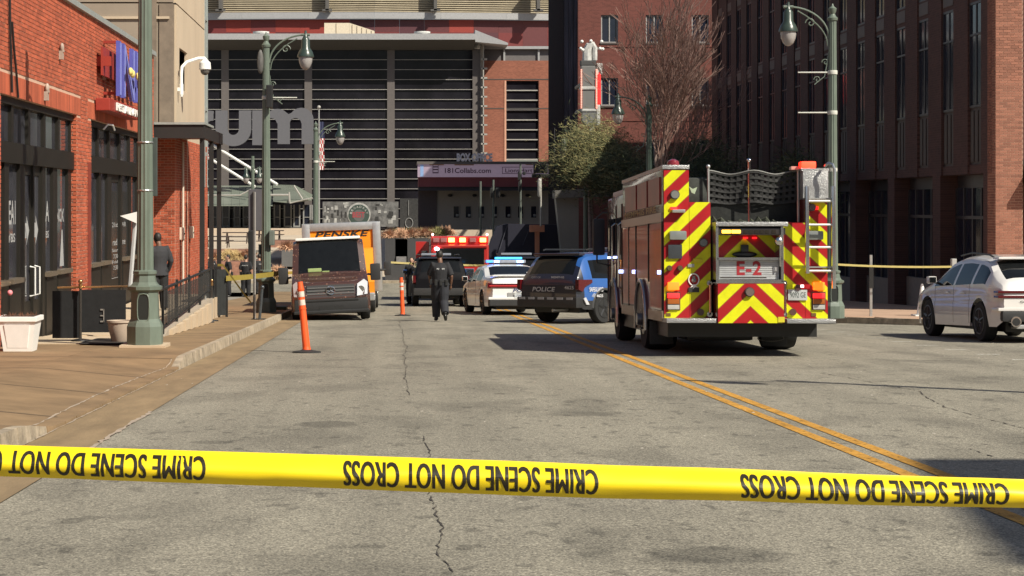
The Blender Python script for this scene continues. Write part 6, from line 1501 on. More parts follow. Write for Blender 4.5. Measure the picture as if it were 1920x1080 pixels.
for k in range(9): zz = 2.15+.0*k; hs_.tube([(-.5+.12*k, .40, 2.10+.06*math.sin(k*2)), (-.45+.12*k, .34, 2.16+.05*math.cos(k)), (-.38+.12*k, .40, 2.12)], .035, 6)
hs_.build('folded_hose', M('olive_hose', (.045,.05,.035), rough=.9), parent=fx, smooth=True)
for px, c in ((1334, 312), (1411, 300), (1504, 316)):
    (x0, z1), (_, z0) = T(px, c), T(px, 415); MB().tube([(x0, .20, z0), (x0, .20, z1)], .02, 7).ball((x0,.20,z1+.02), .035).build('net_post', chrome if px == 1411 else steel_m, parent=fx, smooth=True)
mb = MB(); mb.tube([netp(i/20, 0)+Vector((0,0,.01)) for i in range(21)], .012, 5); mb.build('net_rope', M('grey_rope', (.16,.16,.15)), parent=fx)
(x0, z0) = T(1300, 355); mb = MB(); mb.prism([(-.04,.06),(.02,.02),(.09,.05),(.05,-.06),(.0,-.04)], lambda u,v,d: (x0+u, d, z0+v), .08, .12); mb.build('pale_tag', M('pale_green_tag', (.35,.42,.30)), parent=fx)
fb_(1296,1334,330,378, .3, 1.6, 'pump_gear', M('gear_dark', (.03,.035,.03), rough=.6, var=.6, scale=9), .03)
# underside, mudflaps, wheels
fb_(1258,1540,604,632, .3, 7.3, 'chassis', black_m); fb_(1310,1440,628,643, 1.2, 2.2, 'differential', black_m, .05)
fb_(1464,1515,606,656, 1.55, 1.58, 'mudflap', M('mudflap', (.03,.03,.03), rough=.6), .01); mf = fb_(1244,1290,606,652, 1.55, 1.58, 'mudflap', M('mudflap', (.03,.03,.03)), .01)
x0, z0 = T(1482, 640); MB().tube([(x0+.22*math.cos(a), 1.54, z0+.05*math.sin(a)) for a in [i*math.pi/10 for i in range(21)]], .008, 5).build('flap_mark', M('flap_mark', (.18,.17,.16)), parent=fx)
# the left side: roll doors, cab, wheel arches
SXL = -1.303
def side(y0, y1, z0, z1, name, mat, d=.01, parent=fx, **k): return MB().box(SXL-d, SXL+.02, y0, y1, z0, z1).build(name, mat, parent=parent, **k)
def wheelY(x, y, r, w, s_):
    mb = MB(); prof = [(r*.58,-w/2),(r*.93,-w/2),(r,-w*.3),(r,w*.3),(r*.93,w/2),(r*.58,w/2)]; k = 28; vs = []
    for q, h in prof:
        for j in range(k): t = 2*math.pi*j/k; vs.append((x+h, y+q*math.cos(t), r+q*math.sin(t)))
    fs = [(i*k+j, i*k+(j+1)%k, (i+1)*k+(j+1)%k, (i+1)*k+j) for i in range(5) for j in range(k)] + [tuple(range(k-1,-1,-1)), tuple(range(5*k,6*k))]
    mb.add(vs, fs); t_ = mb.build('wheel', tyre_m, parent=fx, smooth=50)
    h = MB(); h.cyl((x-s_*.0,y,r), (x+s_*(w/2+.01),y,r), r*.55, r*.5, n=20)
    for i in range(8): a = i*math.pi/4; h.cyl((x+s_*(w/2),y+r*.3*math.cos(a),r+r*.3*math.sin(a)), (x+s_*(w/2+.05),y+r*.3*math.cos(a),r+r*.3*math.sin(a)), .02, n=6)
    h.cyl((x+s_*w/2,y,r), (x+s_*(w/2+.12),y,r), r*.2, n=12); h.build('rim', rimS_m, parent=t_, smooth=40)
for s_ in (-1, 1):
    wheelY(s_*1.02, 2.55, .52, .52, s_); wheelY(s_*1.10, 6.5, .52, .32, s_)
fb_(1245.5,1553.5,378,595, 5.2, 5.21, 'pump_bulkhead', fred)
MB().rbox(-1.30, 1.30, 5.22, 7.75, .62, 2.78, .10).build('cab', fred, parent=fx, smooth=60)
MB().rbox(-1.22, 1.22, 5.6, 7.5, 2.78, 2.90, .08).build('cab_roof', M('cab_roof_white', (.5,.48,.46)), parent=fx, smooth=60)
shut = M('red_reflecting_shutter', (.30,.018,.012), rough=.4, metal=.0, coat=.15, var=.3, scale=3)
for (a, b) in ((.12, 1.55), (1.70, 3.15), (3.3, 4.2), (4.3, 5.1)):
    lo_ = .75 if not (a < 2.55 < b or (1.55 < a < 3.1)) else 1.22
    ro = side(a, b, lo_, 2.12, 'roll_door', shut, .006)
    s2 = MB(); k = int((2.10-lo_)/.055)
    for i in range(k): z = lo_ + i*.055; s2.box(SXL-.016, SXL-.006, a+.03, b-.03, z+.006, z+.047)
    s2.build('shutter_slats', shut, parent=ro, kind='stuff')
    side(a-.05, a, lo_-.05, 2.16, 'door_frame', black_m, .02)
side(.02, 5.2, 2.14, 2.28, 'drip_strip', M('pale_strip', (.30,.27,.25), rough=.3, metal=.5), .03)
for a, b in ((.3,1.6),(1.8,3.0),(3.2,4.7)): side(a, b, 2.42, 2.86, 'locker_panel', M('locker_reflect', (.22,.022,.016), rough=.3, metal=.0, var=.4, scale=2), .02)
mb = MB(); letters(mb, 'MEMPHIS FIRE', (SXL-.034, 4.6, 2.30), (0,-1,0), (0,0,1), 4.0, .10, .01); mb.build('lettering', M('gold_letter', (.35,.25,.1)), parent=fx)
for yc, rr_ in ((2.55,.66),(6.5,.66)):
    pts = [(SXL-.03, yc+rr_*math.cos(a), .52+rr_*math.sin(a)) for a in [i*math.pi/16 for i in range(17)]]; MB().tube([(SXL-.03, yc+rr_, .35)]+pts+[(SXL-.03, yc-rr_, .35)], .035, 7).build('wheel_arch', M('arch_polish', (.45,.43,.42), rough=.25, metal=.8), parent=fx, smooth=True)
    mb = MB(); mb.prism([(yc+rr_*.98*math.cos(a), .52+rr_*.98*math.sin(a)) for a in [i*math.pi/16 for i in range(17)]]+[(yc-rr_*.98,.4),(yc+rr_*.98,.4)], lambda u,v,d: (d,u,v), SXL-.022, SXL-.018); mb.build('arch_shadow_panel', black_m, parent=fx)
for a, b in ((5.4,6.1),(6.4,7.4)): side(a, b, 1.55, 2.35, 'cab_window', cglass, .012)
for a in (5.33, 6.22, 7.6): side(a, a+.03, .7, 2.6, 'cab_seam', seam_m, .012)
for a in (5.28, 6.26): MB().tube([(SXL-.01,a,1.0),(SXL-.08,a,1.05),(SXL-.08,a,2.2),(SXL-.01,a,2.25)], .018, 6).build('cab_handrail', chrome, parent=fx, smooth=True)
for yy in (.25, 3.4, 5.28): 
    side(yy, yy+.1, 1.30, 1.36, 'blue_white_lamp', M('blue_white_on', (.6,.7,1), emit=(.35,.45,1), es=5), .05)
for yy in (6.1, 6.6, 7.2): side(yy, yy+.09, 1.58, 1.62, 'blue_white_lamp', M('blue_white_on', (.6,.7,1)), .05)
MB().tube([(-1.25,7.6,2.5),(-1.40,7.65,2.5),(-1.52,7.65,2.4),(-1.52,7.65,1.5),(-1.3,7.6,1.45)], .018, 6).build('mirror_arm', black_m, parent=fx, smooth=True)
MB().rbox(-1.60, -1.36, 7.62, 7.74, 1.65, 2.38, .05).build('mirror', plast, parent=fx, smooth=60)
fb_(1243,1247,430,470, .0,.02,'x',black_m) if False else None
side(.0, 1.6, .55, .72, 'side_step', M('brown_tread', (.25,.20,.15), metal=.5, rough=.4), .03); side(3.3, 5.2, .55, .72, 'side_step', M('brown_tread', (.25,.2,.15)), .03)
put(fx, PX(1399,29.6), 29.6, 0)

# ================================================================== PEOPLE
def remesh(mb, vox, name, mat, parent, smooth_it=2):
    me = bpy.data.meshes.new('tmp'); me.from_pydata(mb.v, [], mb.f); o = bpy.data.objects.new('tmp', me); C.objects.link(o)
    m = o.modifiers.new('r', 'REMESH'); m.mode = 'VOXEL'; m.voxel_size = vox
    if smooth_it: q = o.modifiers.new('s', 'SMOOTH'); q.factor = .5; q.iterations = smooth_it
    dg = bpy.context.evaluated_depsgraph_get(); out = bpy.data.meshes.new_from_object(o.evaluated_get(dg)); out.name = name
    bpy.data.objects.remove(o); bpy.data.meshes.remove(me)
    out.materials.clear(); out.materials.append(mat); out.shade_smooth()
    r = bpy.data.objects.new(name, out); C.objects.link(r); r.parent = parent; return r
def person(label, pose, top_m, leg_m, hair_m, skin_m, shoe_m, jacket=False, text=None, belt=True, bulk=1.0, group=None, vox=.013, bald=False):
    """pose: joints in local axes, x = the figure's right, y = where it faces, z up, 1.78 m tall"""
    t = local_thing('person', label, 'person', group); J = {k: Vector(v) for k, v in pose.items()}
    sk = MB(); nk = J['neck']; hd = J['head']
    sk.ball(hd, .078, .098, .118, 14, 10); sk.ball(hd+Vector((0,.02,-.06)), .058, .07, .06); sk.tube([nk-Vector((0,0,.06)), nk+Vector((0,.01,.04)), hd-Vector((0,.01,.05))], [.07,.06,.06], 10)
    sk.ball(hd+Vector((0,.098,-.01)), .014, .022, .022, 8, 6); [sk.ball(hd+Vector((s_*.078,-.005,-.01)), .012, .022, .032, 8, 6) for s_ in (-1,1)]
    [sk.ball(hd+Vector((s_*.03,.088,.018)), .014, .012, .01, 8, 6) for s_ in (-1,1)]; sk.ball(hd+Vector((0,.088,-.055)), .026, .012, .009, 8, 6)
    ch = J['chest']; pv_ = J['pelvis']
    sk.tube([pv_, (pv_+ch)/2, ch, nk-Vector((0,0,.02))], [.13,.12,.14,.06], 12)
    for s in ('l','r'):
        sh, el, wr = J['sh'+s], J['el'+s], J['wr'+s]; sk.tube([ch+Vector((0,0,.05)), sh, (sh+el)/2, el, (el+wr)/2, wr], [.08,.055,.048,.042,.04,.028], 9)
        d = (wr-el).normalized(); side_ = d.orthogonal().normalized() if abs(d.z) < .9 else Vector((0,1,0)); n_ = d.cross(side_).normalized()
        sk.tube([wr, wr+d*.05, wr+d*.09], [.027,.036,.033], 8)
        for k, (o, L) in enumerate(((-.028,.062),(-.009,.072),(.010,.068),(.027,.052))):
            b = wr+d*.085+side_*o; sk.tube([b, b+d*L*.5+n_*.006, b+d*L*.8+n_*.022, b+d*L*.9+n_*.032], [.0115,.011,.010,.008], 6)
        b = wr+d*.03-side_*.03; sk.tube([b, b+d*.03-side_*.022, b+d*.062-side_*.024], [.014,.012,.010], 6)
        hp, kn, an = J['hp'+s], J['kn'+s], J['an'+s]; sk.tube([pv_, hp, (hp+kn)/2, kn, kn+(an-kn)*.3, an], [.11,.085,.075,.055,.055,.036], 10)
        ft = J['ft'+s]; sk.tube([an, an*.6+ft*.4-Vector((0,0,.02)), ft], [.036,.035,.028], 8)
    remesh(sk, vox*.8, 'body', skin_m, t, 1)
    B = bulk; to = MB(); w = .185*B
    # torso as stacked ellipses
    def ell(c, rx, ry, n=16, yaw=0): return [c+Vector((rx*math.cos(2*math.pi*i/n), ry*math.sin(2*math.pi*i/n), 0)) for i in range(n)]
    hem = pv_ + Vector((0,0,-.14 if jacket else -.02)); lv = [(hem, .175*B if not jacket else .21*B, .125*B if not jacket else .16*B), (pv_+Vector((0,0,.05)), .168*B, .13*B), ((pv_*.6+ch*.4), .165*B, .125*B), (ch, .19*B, .135*B), (ch+Vector((0,0,.10)), .195*B, .125*B), (ch+Vector((0,0,.175)), .15*B, .10), (nk+Vector((0,0,-.005)), .075, .075)]
    vs = []; [vs.extend(ell(Vector(c), a, b)) for c, a, b in lv]; k = 16
    to.add(vs, [(i*k+j, i*k+(j+1)%k, (i+1)*k+(j+1)%k, (i+1)*k+j) for i in range(len(lv)-1) for j in range(k)]+[tuple(range(k-1,-1,-1)), tuple(range((len(lv)-1)*k, len(lv)*k))])
    for s in ('l','r'):
        sh, el, wr = J['sh'+s], J['el'+s], J['wr'+s]
        if jacket: to.tube([ch+Vector((0,0,.08)), sh, (sh+el)/2, el, (el+wr)/2, wr-(wr-el)*.03], [.09,.078*B,.07*B,.062*B,.056,.048], 10)
        else: to.tube([ch+Vector((0,0,.08)), sh, (sh*.45+el*.55), el-(el-sh)*.05], [.09,.080*B,.072*B,.066*B], 10)
    sh_o = remesh(to, vox, 'jacket' if jacket else 'shirt', top_m, t, 3)
    lg = MB()
    for s in ('l','r'):
        hp, kn, an = J['hp'+s], J['kn'+s], J['an'+s]; lg.tube([pv_+Vector((0,0,.03)), hp, (hp+kn)/2, kn, kn+(an-kn)*.35, an+Vector((0,0,.015))], [.13*B,.122*B,.112*B,.095*B,.092*B,.082*B], 12)
    lg.ball(pv_+Vector((0,0,-.02)), .165*B, .125*B, .12); remesh(lg, vox, 'trousers', leg_m, t, 3)
    if belt:
        mb = MB(); vs = ell(pv_+Vector((0,0,.02)), .18*B, .14*B)+ell(pv_+Vector((0,0,.075)), .18*B, .14*B); mb.add(vs, [(j, (j+1)%16, 16+(j+1)%16, 16+j) for j in range(16)])
        for a, c in ((.19,.0),(-.19,-.02),(.12,-.12),(-.10,-.13),(.0,-.14)): mb.rbox(pv_.x+a*B-.035, pv_.x+a*B+.035, pv_.y+c*B-.03, pv_.y+c*B+.03, pv_.z-.06, pv_.z+.09, .015)
        mb.build('duty_belt', black_m, parent=t)
    if not bald:
        hr = MB(); hr.ball(hd+Vector((0,-.018,.022)), .086, .10, .112, 14, 10); remesh(hr, vox*.7, 'hair', hair_m, t, 1)
    for s in ('l','r'):
        an, ft = J['an'+s], J['ft'+s]; so_ = MB(); d = ft-an; so_.tube([an+Vector((0,0,.05)), an+Vector((0,0,-.03)), an*.5+ft*.5+Vector((0,0,-.015)), ft+d*.12], [.05,.055,.048,.036], 10); so_.ball(an+Vector((0,-.02,-.045)), .04, .045, .035); remesh(so_, .010, 'shoe', shoe_m, t, 1)
    if text:
        mb = MB(); [letters(mb, s2, (ch.x+a, ch.y-.137*B-.012, ch.z+.04), (1,0,0), (0,0,1), w2, .04, .02) for s2, a, w2 in text]; mb.build('lettering', M('shirt_letter', (.55,.55,.55)), parent=t)
    return t
stand = dict(head=(0,.02,1.66), neck=(0,-.01,1.49), chest=(0,0,1.27), pelvis=(0,0,.97), shl=(-.185,0,1.42), shr=(.185,0,1.42), ell=(-.25,-.03,1.14), elr=(.25,-.03,1.14), wrl=(-.25,.04,.90), wrr=(.25,.04,.90),
             hpl=(-.09,0,.92), hpr=(.09,0,.92), knl=(-.11,.02,.50), knr=(.11,.02,.50), anl=(-.12,-.02,.09), anr=(.12,-.02,.09), ftl=(-.14,.14,.035), ftr=(.14,.14,.035))
walk = dict(stand); walk.update(elr=(.28,-.10,1.14), wrr=(.27,.02,.90), ell=(-.26,.08,1.15), wrl=(-.22,.22,.95), knr=(.09,-.04,.50), anr=(.10,-.30,.20), ftr=(.12,-.22,.06), knl=(-.09,.14,.52), anl=(-.08,.16,.09), ftl=(-.09,.32,.04), head=(-.01,.05,1.67))
uni = M('black_uniform', (.014,.014,.017), rough=.85, var=.25, scale=7, bump=.25, bscale=14); uni2 = M('navy_trousers', (.018,.019,.025), rough=.85, var=.25, scale=7, bump=.25, bscale=12)
hairm = M('dark_hair', (.02,.016,.013), rough=.6); skd = M('dark_skin', (.16,.08,.05), rough=.55, var=.08); skp = M('light_skin', (.48,.28,.20), rough=.55, var=.08); shoe = M('black_boot', (.012,.012,.012), rough=.35)
o1_ = person('police officer in black uniform walking away up the middle of the road', walk, uni, uni2, hairm, skd, shoe, text=(('PD', -.10, .06), ('MPD', .03, .07)), bulk=1.22); put(o1_, PX(825,48.6), 48.5, math.radians(4), slope=False); o1_.scale = (1.03,1.03,1.03)
suit = M('charcoal_suit', (.030,.030,.034), rough=.85, var=.15, bump=.1, bscale=20); suit2 = M('black_trousers', (.015,.015,.016), rough=.8)
sp_ = dict(stand); sp_.update(head=(-.02,.05,1.65), wrr=(.24,.10,.92), elr=(.27,-.02,1.15))
RAMPZ = -.86
o2_ = person('man in dark suit jacket on the raised entry behind the black railing', sp_, suit, suit2, hairm, skd, shoe, jacket=True, belt=False, bulk=1.08); put(o2_, PX(298,41.2), 41.2, math.radians(25), z=RAMPZ-.10, slope=False)
o3_ = person('officer standing with back turned, the right one of two, beyond the yellow tape at left', stand, uni, uni, hairm, skp, shoe, text=(('POLICE', -.13, .26),), bulk=1.12, group='officers beyond the left tape', vox=.018); put(o3_, PX(461,79.5), 79.5, math.radians(-8), z=gz(79.5)+KH, slope=False)
o4_ = copy_tree(o3_); o4_['label'] = 'officer with a white armband, left of two, beyond the black mesh barrier'; put(o4_, PX(428,78), 78, math.radians(110), z=gz(78)+KH, slope=False)
o5_ = copy_tree(o3_); o5_['label'] = 'officer half hidden by the thin sign post beyond the yellow tape'; put(o5_, PX(486,84), 84, math.radians(40), z=gz(82)+KH, slope=False)
o6_ = copy_tree(o3_); o6_['label'] = 'dark clothed officer half hidden behind the black patrol vehicle, right of the second orange tube'; put(o6_, PX(772,70), 70, math.radians(170), slope=False)
o7_ = copy_tree(o3_); o7_['label'] = 'person in dark clothes far off, seen between the canopy posts'; put(o7_, PX(396,97), 97, math.radians(30), z=-2.95, slope=False)

# ================================================================== STREET THINGS
# crime scene tape across the foreground
tape = thing('barrier_tape', 'wide yellow crime scene tape stretched across the whole foreground', 'barrier tape', (0, 4.2, .8))
TY = 4.2
def tape_pt(px, v, off=0.0):
    """px across the photograph at the tape's distance; v from 0 at the lower to 1 at the upper edge"""
    t = px/1920.0
    top = 835 + (867-835)*min(1, t/.52) if t < .52 else 867 + (899-867)*(t-.52)/.48
    wd = 57 + (63-57)*min(1, max(0, t)/.5) if t < .5 else 63 + (52-63)*(t-.5)/.5
    wd = max(48, wd); py = top + wd*(1-v)
    h = math.sin(math.pi*min(1, v*1.05)); y = TY - .026*h - .010*(1-v)*0 - off + .010*math.sin(t*5) 
    lean = .018*(v-.5) + .0
    y += .0045*noise.noise(Vector((px*.006, v*1.6, 0))) + .0030*noise.noise(Vector((px*.022, v*4, 3))); py += 1.6*noise.noise(Vector((px*.004, 7, 0)))
    return Vector((PX(px, TY), y + lean, PZ(py, TY)))
mb = MB(); pxs = list(range(-3000, 5200, 40)); nv_ = 14
vs = [tape_pt(p, j/nv_) for p in pxs for j in range(nv_+1)]; w = nv_+1
mb.add(vs, [(i*w+j, (i+1)*w+j, (i+1)*w+j+1, i*w+j+1) for i in range(len(pxs)-1) for j in range(nv_)])
tb = mb.build('band', M('tape_yellow', (.84,.62,.010), rough=.38, var=.03, spec=.4, coat=.15), parent=tape, smooth=True)
def tape_text(pxL, pxR):
    uv, fs = text_geo('CRIME SCENE DO NOT CROSS', .0, 1.03); bm = bmesh.new(); vv = [bm.verts.new((u, v, 0)) for u, v in uv]; bm.verts.ensure_lookup_table()
    for q in fs:
        try: bm.faces.new([vv[i] for i in q])
        except ValueError: pass
    for k in range(1, 10):
        bmesh.ops.bisect_plane(bm, geom=bm.verts[:]+bm.edges[:]+bm.faces[:], plane_co=(0, k/10, 0), plane_no=(0,1,0))
    bm.verts.index_update(); m2 = MB()
    vs = [tape_pt(pxR + (pxL-pxR)*v.co.x, .86 - .74*v.co.y - .0, .0016) for v in bm.verts]      # upside down: the text runs right to left
    fs_ = [tuple(v.index for v in f.verts) for f in bm.faces]
    for dx_ in (-1.3, 0, 1.3): m2.add([tape_pt(pxR + (pxL-pxR)*v.co.x + dx_, .86 - .74*v.co.y, .0016 + .0002*dx_) for v in bm.verts], fs_)
    bm.free(); return m2
for a, b in ((-97, 386), (645, 1119), (1386, 1882), (2125, 2620), (-840, -357)):
    tape_text(a, b).build('lettering', M('tape_black', (.018,.014,.006), rough=.45), parent=tape)
for x in (-3.55, 4.5): tag(MB().cyl((x,TY,-.1), (x,TY,1.25), .04, n=10).box(x-.25,x+.25,TY-.25,TY+.25,-.16,-.08).build('tape_post', steel_m), 'steel post holding the crime scene tape at the %s, out of view' % ('left' if x < 0 else 'right'), 'post')
# orange delineator tubes
orange = M('fluorescent_orange', (.90,.105,.02), rough=.5, var=.06); refl = M('reflective_band', (.62,.52,.45), rough=.3, var=.2, scale=20); rub = M('rubber_base', (.02,.02,.02), rough=.9)
def tube_post(px, py, label, H, leanx, r=.055):
    Y = F*CZ/(py-500); t = local_thing('delineator_tube', label, 'traffic tube', 'orange tubes standing in the road')
    MB().lathe((0,0,0), [(.24,0),(.235,.02),(.11,.04),(.08,.05)], 20).build('rubber_base', rub, parent=t)
    ax = lambda h: Vector((leanx*h, 0, h+.03))
    segs = [(0,.06,r*1.35,r*1.15),(.06,.60,r*1.15,r*1.0),(.60,.62,r*1.12,r*1.12),(.62,.88,r,r*.96),(.88,.90,r*1.1,r*1.1),(.90,1.0,r*.95,r*.8)]
    b = MB()
    for a, c, r0, r1 in segs: b.cyl(ax(a*H), ax(c*H), r0, r1, n=16, cap=True)
    bb_ = b.build('tube', orange, parent=t, smooth=40)
    b.cyl(ax(H), ax(H+.012), r*.7, r*.4, n=16)
    for a, c in ((.66,.74),(.78,.86)): MB().cyl(ax(a*H), ax(c*H), r*1.03, r*1.0, n=16, cap=False).build('reflective_band', refl, parent=bb_, smooth=40)
    put(t, PX(px,Y), Y, slope=True); return t
tube_post(575, 661, 'orange traffic tube with two pale bands, leaning, nearest the camera', 1.14, -.10)
tube_post(755, 592, 'faded orange traffic tube without bright bands, farther up the road', 1.08, -.04)
# white cone on the right pavement
mb = MB(); mb.lathe((0,0,0), [(.13,0),(.12,.04),(.035,.66),(.02,.70)], 14); o_ = mb.build('white_cone', white_m, smooth=40); o_.location = (PX(1729,44.3), 48.2, gz(48.2)+KH+.02); tag(o_, 'slim white cone at the kerb beside the white car', 'cone')
MB().box(-.2,.2,-.2,.2,-.02,.012).build('foot', white_m, parent=o_)
o_.location.x = PX(1729, 48.2); o_.scale = (1.15,1.15,1.15)
# thin sign post on the right pavement
sp3 = thing('sign_post', 'thin grey sign post on the right pavement under the yellow tape', 'sign post', (PX(1633,47.6), 47.8, gz(47.8)+KH))
MB().box(PX(1633,47.8)-.03, PX(1633,47.8)+.03, 47.77, 47.83, gz(47.8)+KH, PZ(478,47.8)).build('post', steel_m, parent=sp3); MB().box(PX(1629,47.8), PX(1637,47.8), 47.75, 47.76, PZ(540,47.8), PZ(500,47.8)).build('plate', black_m, parent=sp3)
def ribbon(name, pts, w, label, roll=.3, seg=8):
    mb = MB(); vs = []
    for i, p in enumerate(pts): 
        p = Vector(p); vs += [p-Vector((0,w*.2,w/2)), p+Vector((0,w*.2,w/2))]
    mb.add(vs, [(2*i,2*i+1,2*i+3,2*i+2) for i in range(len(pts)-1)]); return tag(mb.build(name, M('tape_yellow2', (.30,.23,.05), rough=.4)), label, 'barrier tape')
def sagl(a, b, s_, n=12): a = Vector(a); b = Vector(b); return [a.lerp(b, i/n) - Vector((0,0,s_*4*(i/n)*(1-i/n))) for i in range(n+1)]
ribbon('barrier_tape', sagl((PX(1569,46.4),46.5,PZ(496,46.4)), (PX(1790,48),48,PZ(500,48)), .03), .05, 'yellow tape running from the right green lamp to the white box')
tag(MB().rbox(PX(1784,48), PX(1793,48), 47.95, 48.1, PZ(509,48), PZ(485,48), .02).cyl((PX(1789,48),48.02,gz(48)+KH), (PX(1789,48),48.02,PZ(509,48)), .03).build('tape_stand', M('pale_stand', (.4,.4,.38))), 'small pale box on a post holding the end of the right tape', 'post')
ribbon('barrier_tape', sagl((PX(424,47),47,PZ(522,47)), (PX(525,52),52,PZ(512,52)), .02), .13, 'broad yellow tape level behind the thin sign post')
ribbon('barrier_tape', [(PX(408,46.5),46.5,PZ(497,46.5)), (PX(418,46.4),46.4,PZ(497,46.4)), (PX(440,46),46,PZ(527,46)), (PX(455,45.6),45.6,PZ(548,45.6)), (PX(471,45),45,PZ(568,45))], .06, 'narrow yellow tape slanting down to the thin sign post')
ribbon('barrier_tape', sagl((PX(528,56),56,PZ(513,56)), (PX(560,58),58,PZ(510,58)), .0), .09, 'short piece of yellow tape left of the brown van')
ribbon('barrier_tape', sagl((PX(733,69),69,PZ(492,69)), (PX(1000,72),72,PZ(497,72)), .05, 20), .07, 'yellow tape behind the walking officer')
# parking sign near the kerb
pk = thing('parking_sign', 'tall grey parking sign seen from behind on a thin post by the left kerb', 'sign', (PX(478,45), 45, gz(45)+KH))
MB().rbox(PX(466,45), PX(491,45), 44.97, 44.99, PZ(432,45), PZ(355,45), .01).build('plate', M('sign_back_grey', (.105,.10,.11), rough=.5, metal=.2), parent=pk)
MB().box(PX(475,45), PX(477.5,45), 44.90, 44.96, gz(45)+KH, PZ(359,45)).build('post', M('post_brown', (.13,.12,.11), metal=.3), parent=pk); MB().box(PX(478,45), PX(480,45), 44.88, 44.93, gz(45)+KH, PZ(360,45)).build('post_face', M('post_pale', (.4,.38,.36), metal=.3), parent=pk)
MB().box(PX(472,45), PX(498,45), 44.85, 45.05, gz(45)+KH, gz(45)+KH+.02).build('foot', black_m, parent=pk)
tag(MB().tube([(PX(486,44.6),44.7,gz(44.7)+KH), (PX(491,44.6),44.7,PZ(540,44.6))], .035, 8).ball((PX(491.5,44.6),44.7,PZ(539,44.6)), .05).build('stanchion', M('stanchion_grey', (.09,.10,.11), rough=.3, metal=.5), smooth=True), 'grey stanchion with pale top leaning beside the parking sign post', 'stanchion')
# stanchions with brass tops
brass = M('brass_top', (.55,.33,.15), rough=.25, metal=.9)
def stan(x, y, z, label, h=1.0, lean=0):
    t = thing('stanchion', label, 'stanchion', (x,y,z), 'stanchions before the restaurant'); MB().lathe((x,y,z), [(.16,0),(.155,.02),(.03,.04)], 16).build('base', black_m, parent=t)
    MB().cyl((x,y,z+.03), (x+lean,y,z+h-.1), .022, n=8).build('post', M('stanchion_post', (.10,.09,.08), rough=.3, metal=.6) if not lean else steel_m, parent=t, smooth=True); MB().cyl((x+lean,y,z+h-.12), (x+lean,y,z+h-.04), .035, n=10).ball((x+lean,y,z+h), .04).build('top', brass, parent=t, smooth=True); return t
def SZ(y): return gz(y)+KH
stan(PX(151,31.5), 31.5, SZ(31.5)+.02, 'black stanchion with brass top in front of the shop door'); stan(PX(389,42.5), 42.5, SZ(42.5), 'leaning pale stanchion at the foot of the black mesh barrier', .82, -.06); stan(PX(397,43.6), 43.6, SZ(43.6), 'dark stanchion close against the black mesh barrier', .95)
# black fabric barrier before the door
fbz = thing('fabric_barrier', 'low black fabric barrier with a white E mark between the stanchion and the lamp', 'barrier', (PX(170,31.6), 31.6, SZ(31.6)))
fabm = M('black_fabric', (.012,.012,.013), rough=.95, var=.3, bump=.3, bscale=8)
MB().box(PX(110,32.2), PX(151,31.6), 31.6, 31.63, SZ(31.6)+.06, SZ(31.6)+.86).box(PX(152,31.6), PX(236,31.6), 31.58, 31.61, SZ(31.6)+.16, SZ(31.6)+.88).build('panel', fabm, parent=fbz)
MB().cyl((PX(108,31.6),31.58,SZ(31.6)+.92), (PX(240,31.6),31.58,SZ(31.6)+.94), .018, n=6).build('rail', brass, parent=fbz)
mb = MB(); x0 = PX(187,31.5); z0 = SZ(31.5)+.33; mb.box(x0, x0+.06, 31.56, 31.575, z0, z0+.025).box(x0, x0+.06, 31.56, 31.575, z0+.20, z0+.225).box(x0+.05, x0+.065, 31.56, 31.575, z0, z0+.225).box(x0, x0+.05, 31.56, 31.575, z0+.1, z0+.12); mb.build('mark', M('dull_mark', (.22,.2,.18)), parent=fbz)
# planters
def planter(x, y, z, wt, wb, h, label, mat, name='planter', plant=True):
    t = thing(name, label, 'planter', (x,y,z)); mb = MB(); a, b = wb/2, wt/2
    mb.hexa([(x-a,y-a,z),(x+a,y-a,z),(x+a,y+a,z),(x-a,y+a,z),(x-b,y-b,z+h*.86),(x+b,y-b,z+h*.86),(x+b,y+b,z+h*.86),(x-b,y+b,z+h*.86)]); mb.build('tub', mat, parent=t)
    c = b+.03; MB().rbox(x-c,x+c,y-c,y+c,z+h*.86,z+h,.01).build('rim', mat, parent=t)
    q = MB(); q.hexa([(x-a+.06,y-a-.012,z+.06),(x+a-.06,y-a-.012,z+.06),(x+a-.06,y-a,z+.06),(x-a+.06,y-a,z+.06),(x-b+.08,y-b-.012,z+h*.78),(x+b-.08,y-b-.012,z+h*.78),(x+b-.08,y-b,z+h*.78),(x-b+.08,y-b,z+h*.78)]); q.build('raised_panel', mat, parent=t)
    MB().box(x-b+.02,x+b-.02,y-b+.02,y+b-.02,z+h-.02,z+h+.004).build('soil', M('soil', (.05,.03,.02), rough=1, var=.5), parent=t)
    if plant:
        r = random.Random(2); m2 = MB()
        for i in range(60): p = Vector((x+r.uniform(-b,b)*.8, y+r.uniform(-b,b)*.8, z+h)); d = Vector((r.gauss(0,.5), r.gauss(0,.5), 1)).normalized()*r.uniform(.02,.09); s_ = Vector((.006,0,0)); m2.add([p-s_,p+s_,p+d], [(0,1,2)])
        m2.build('dry_stems', M('dry_stem', (.14,.06,.03)), parent=t)
    return t
planter(PX(38,28.2), 28.2, SZ(28.2), .54, .42, .53, 'white square tapered planter against the orange brick wall', white_m)
tt = thing('planter', 'round beige planter half hidden by the nearest lamp base', 'planter', (PX(226,31.2), 31.0, SZ(31)))
MB().lathe((PX(226,31.0),31.0,SZ(31)), [(.12,0),(.15,.05),(.2,.24),(.21,.34),(.23,.35),(.23,.38),(.17,.38),(.16,.30)], 18).build('pot', M('beige_pot', (.42,.34,.27)), parent=tt, smooth=40)
mt = thing('floor_mat', 'dark ribbed floor mat in front of the shop door', 'mat', (PX(200,30.8), 31.0, SZ(31)))
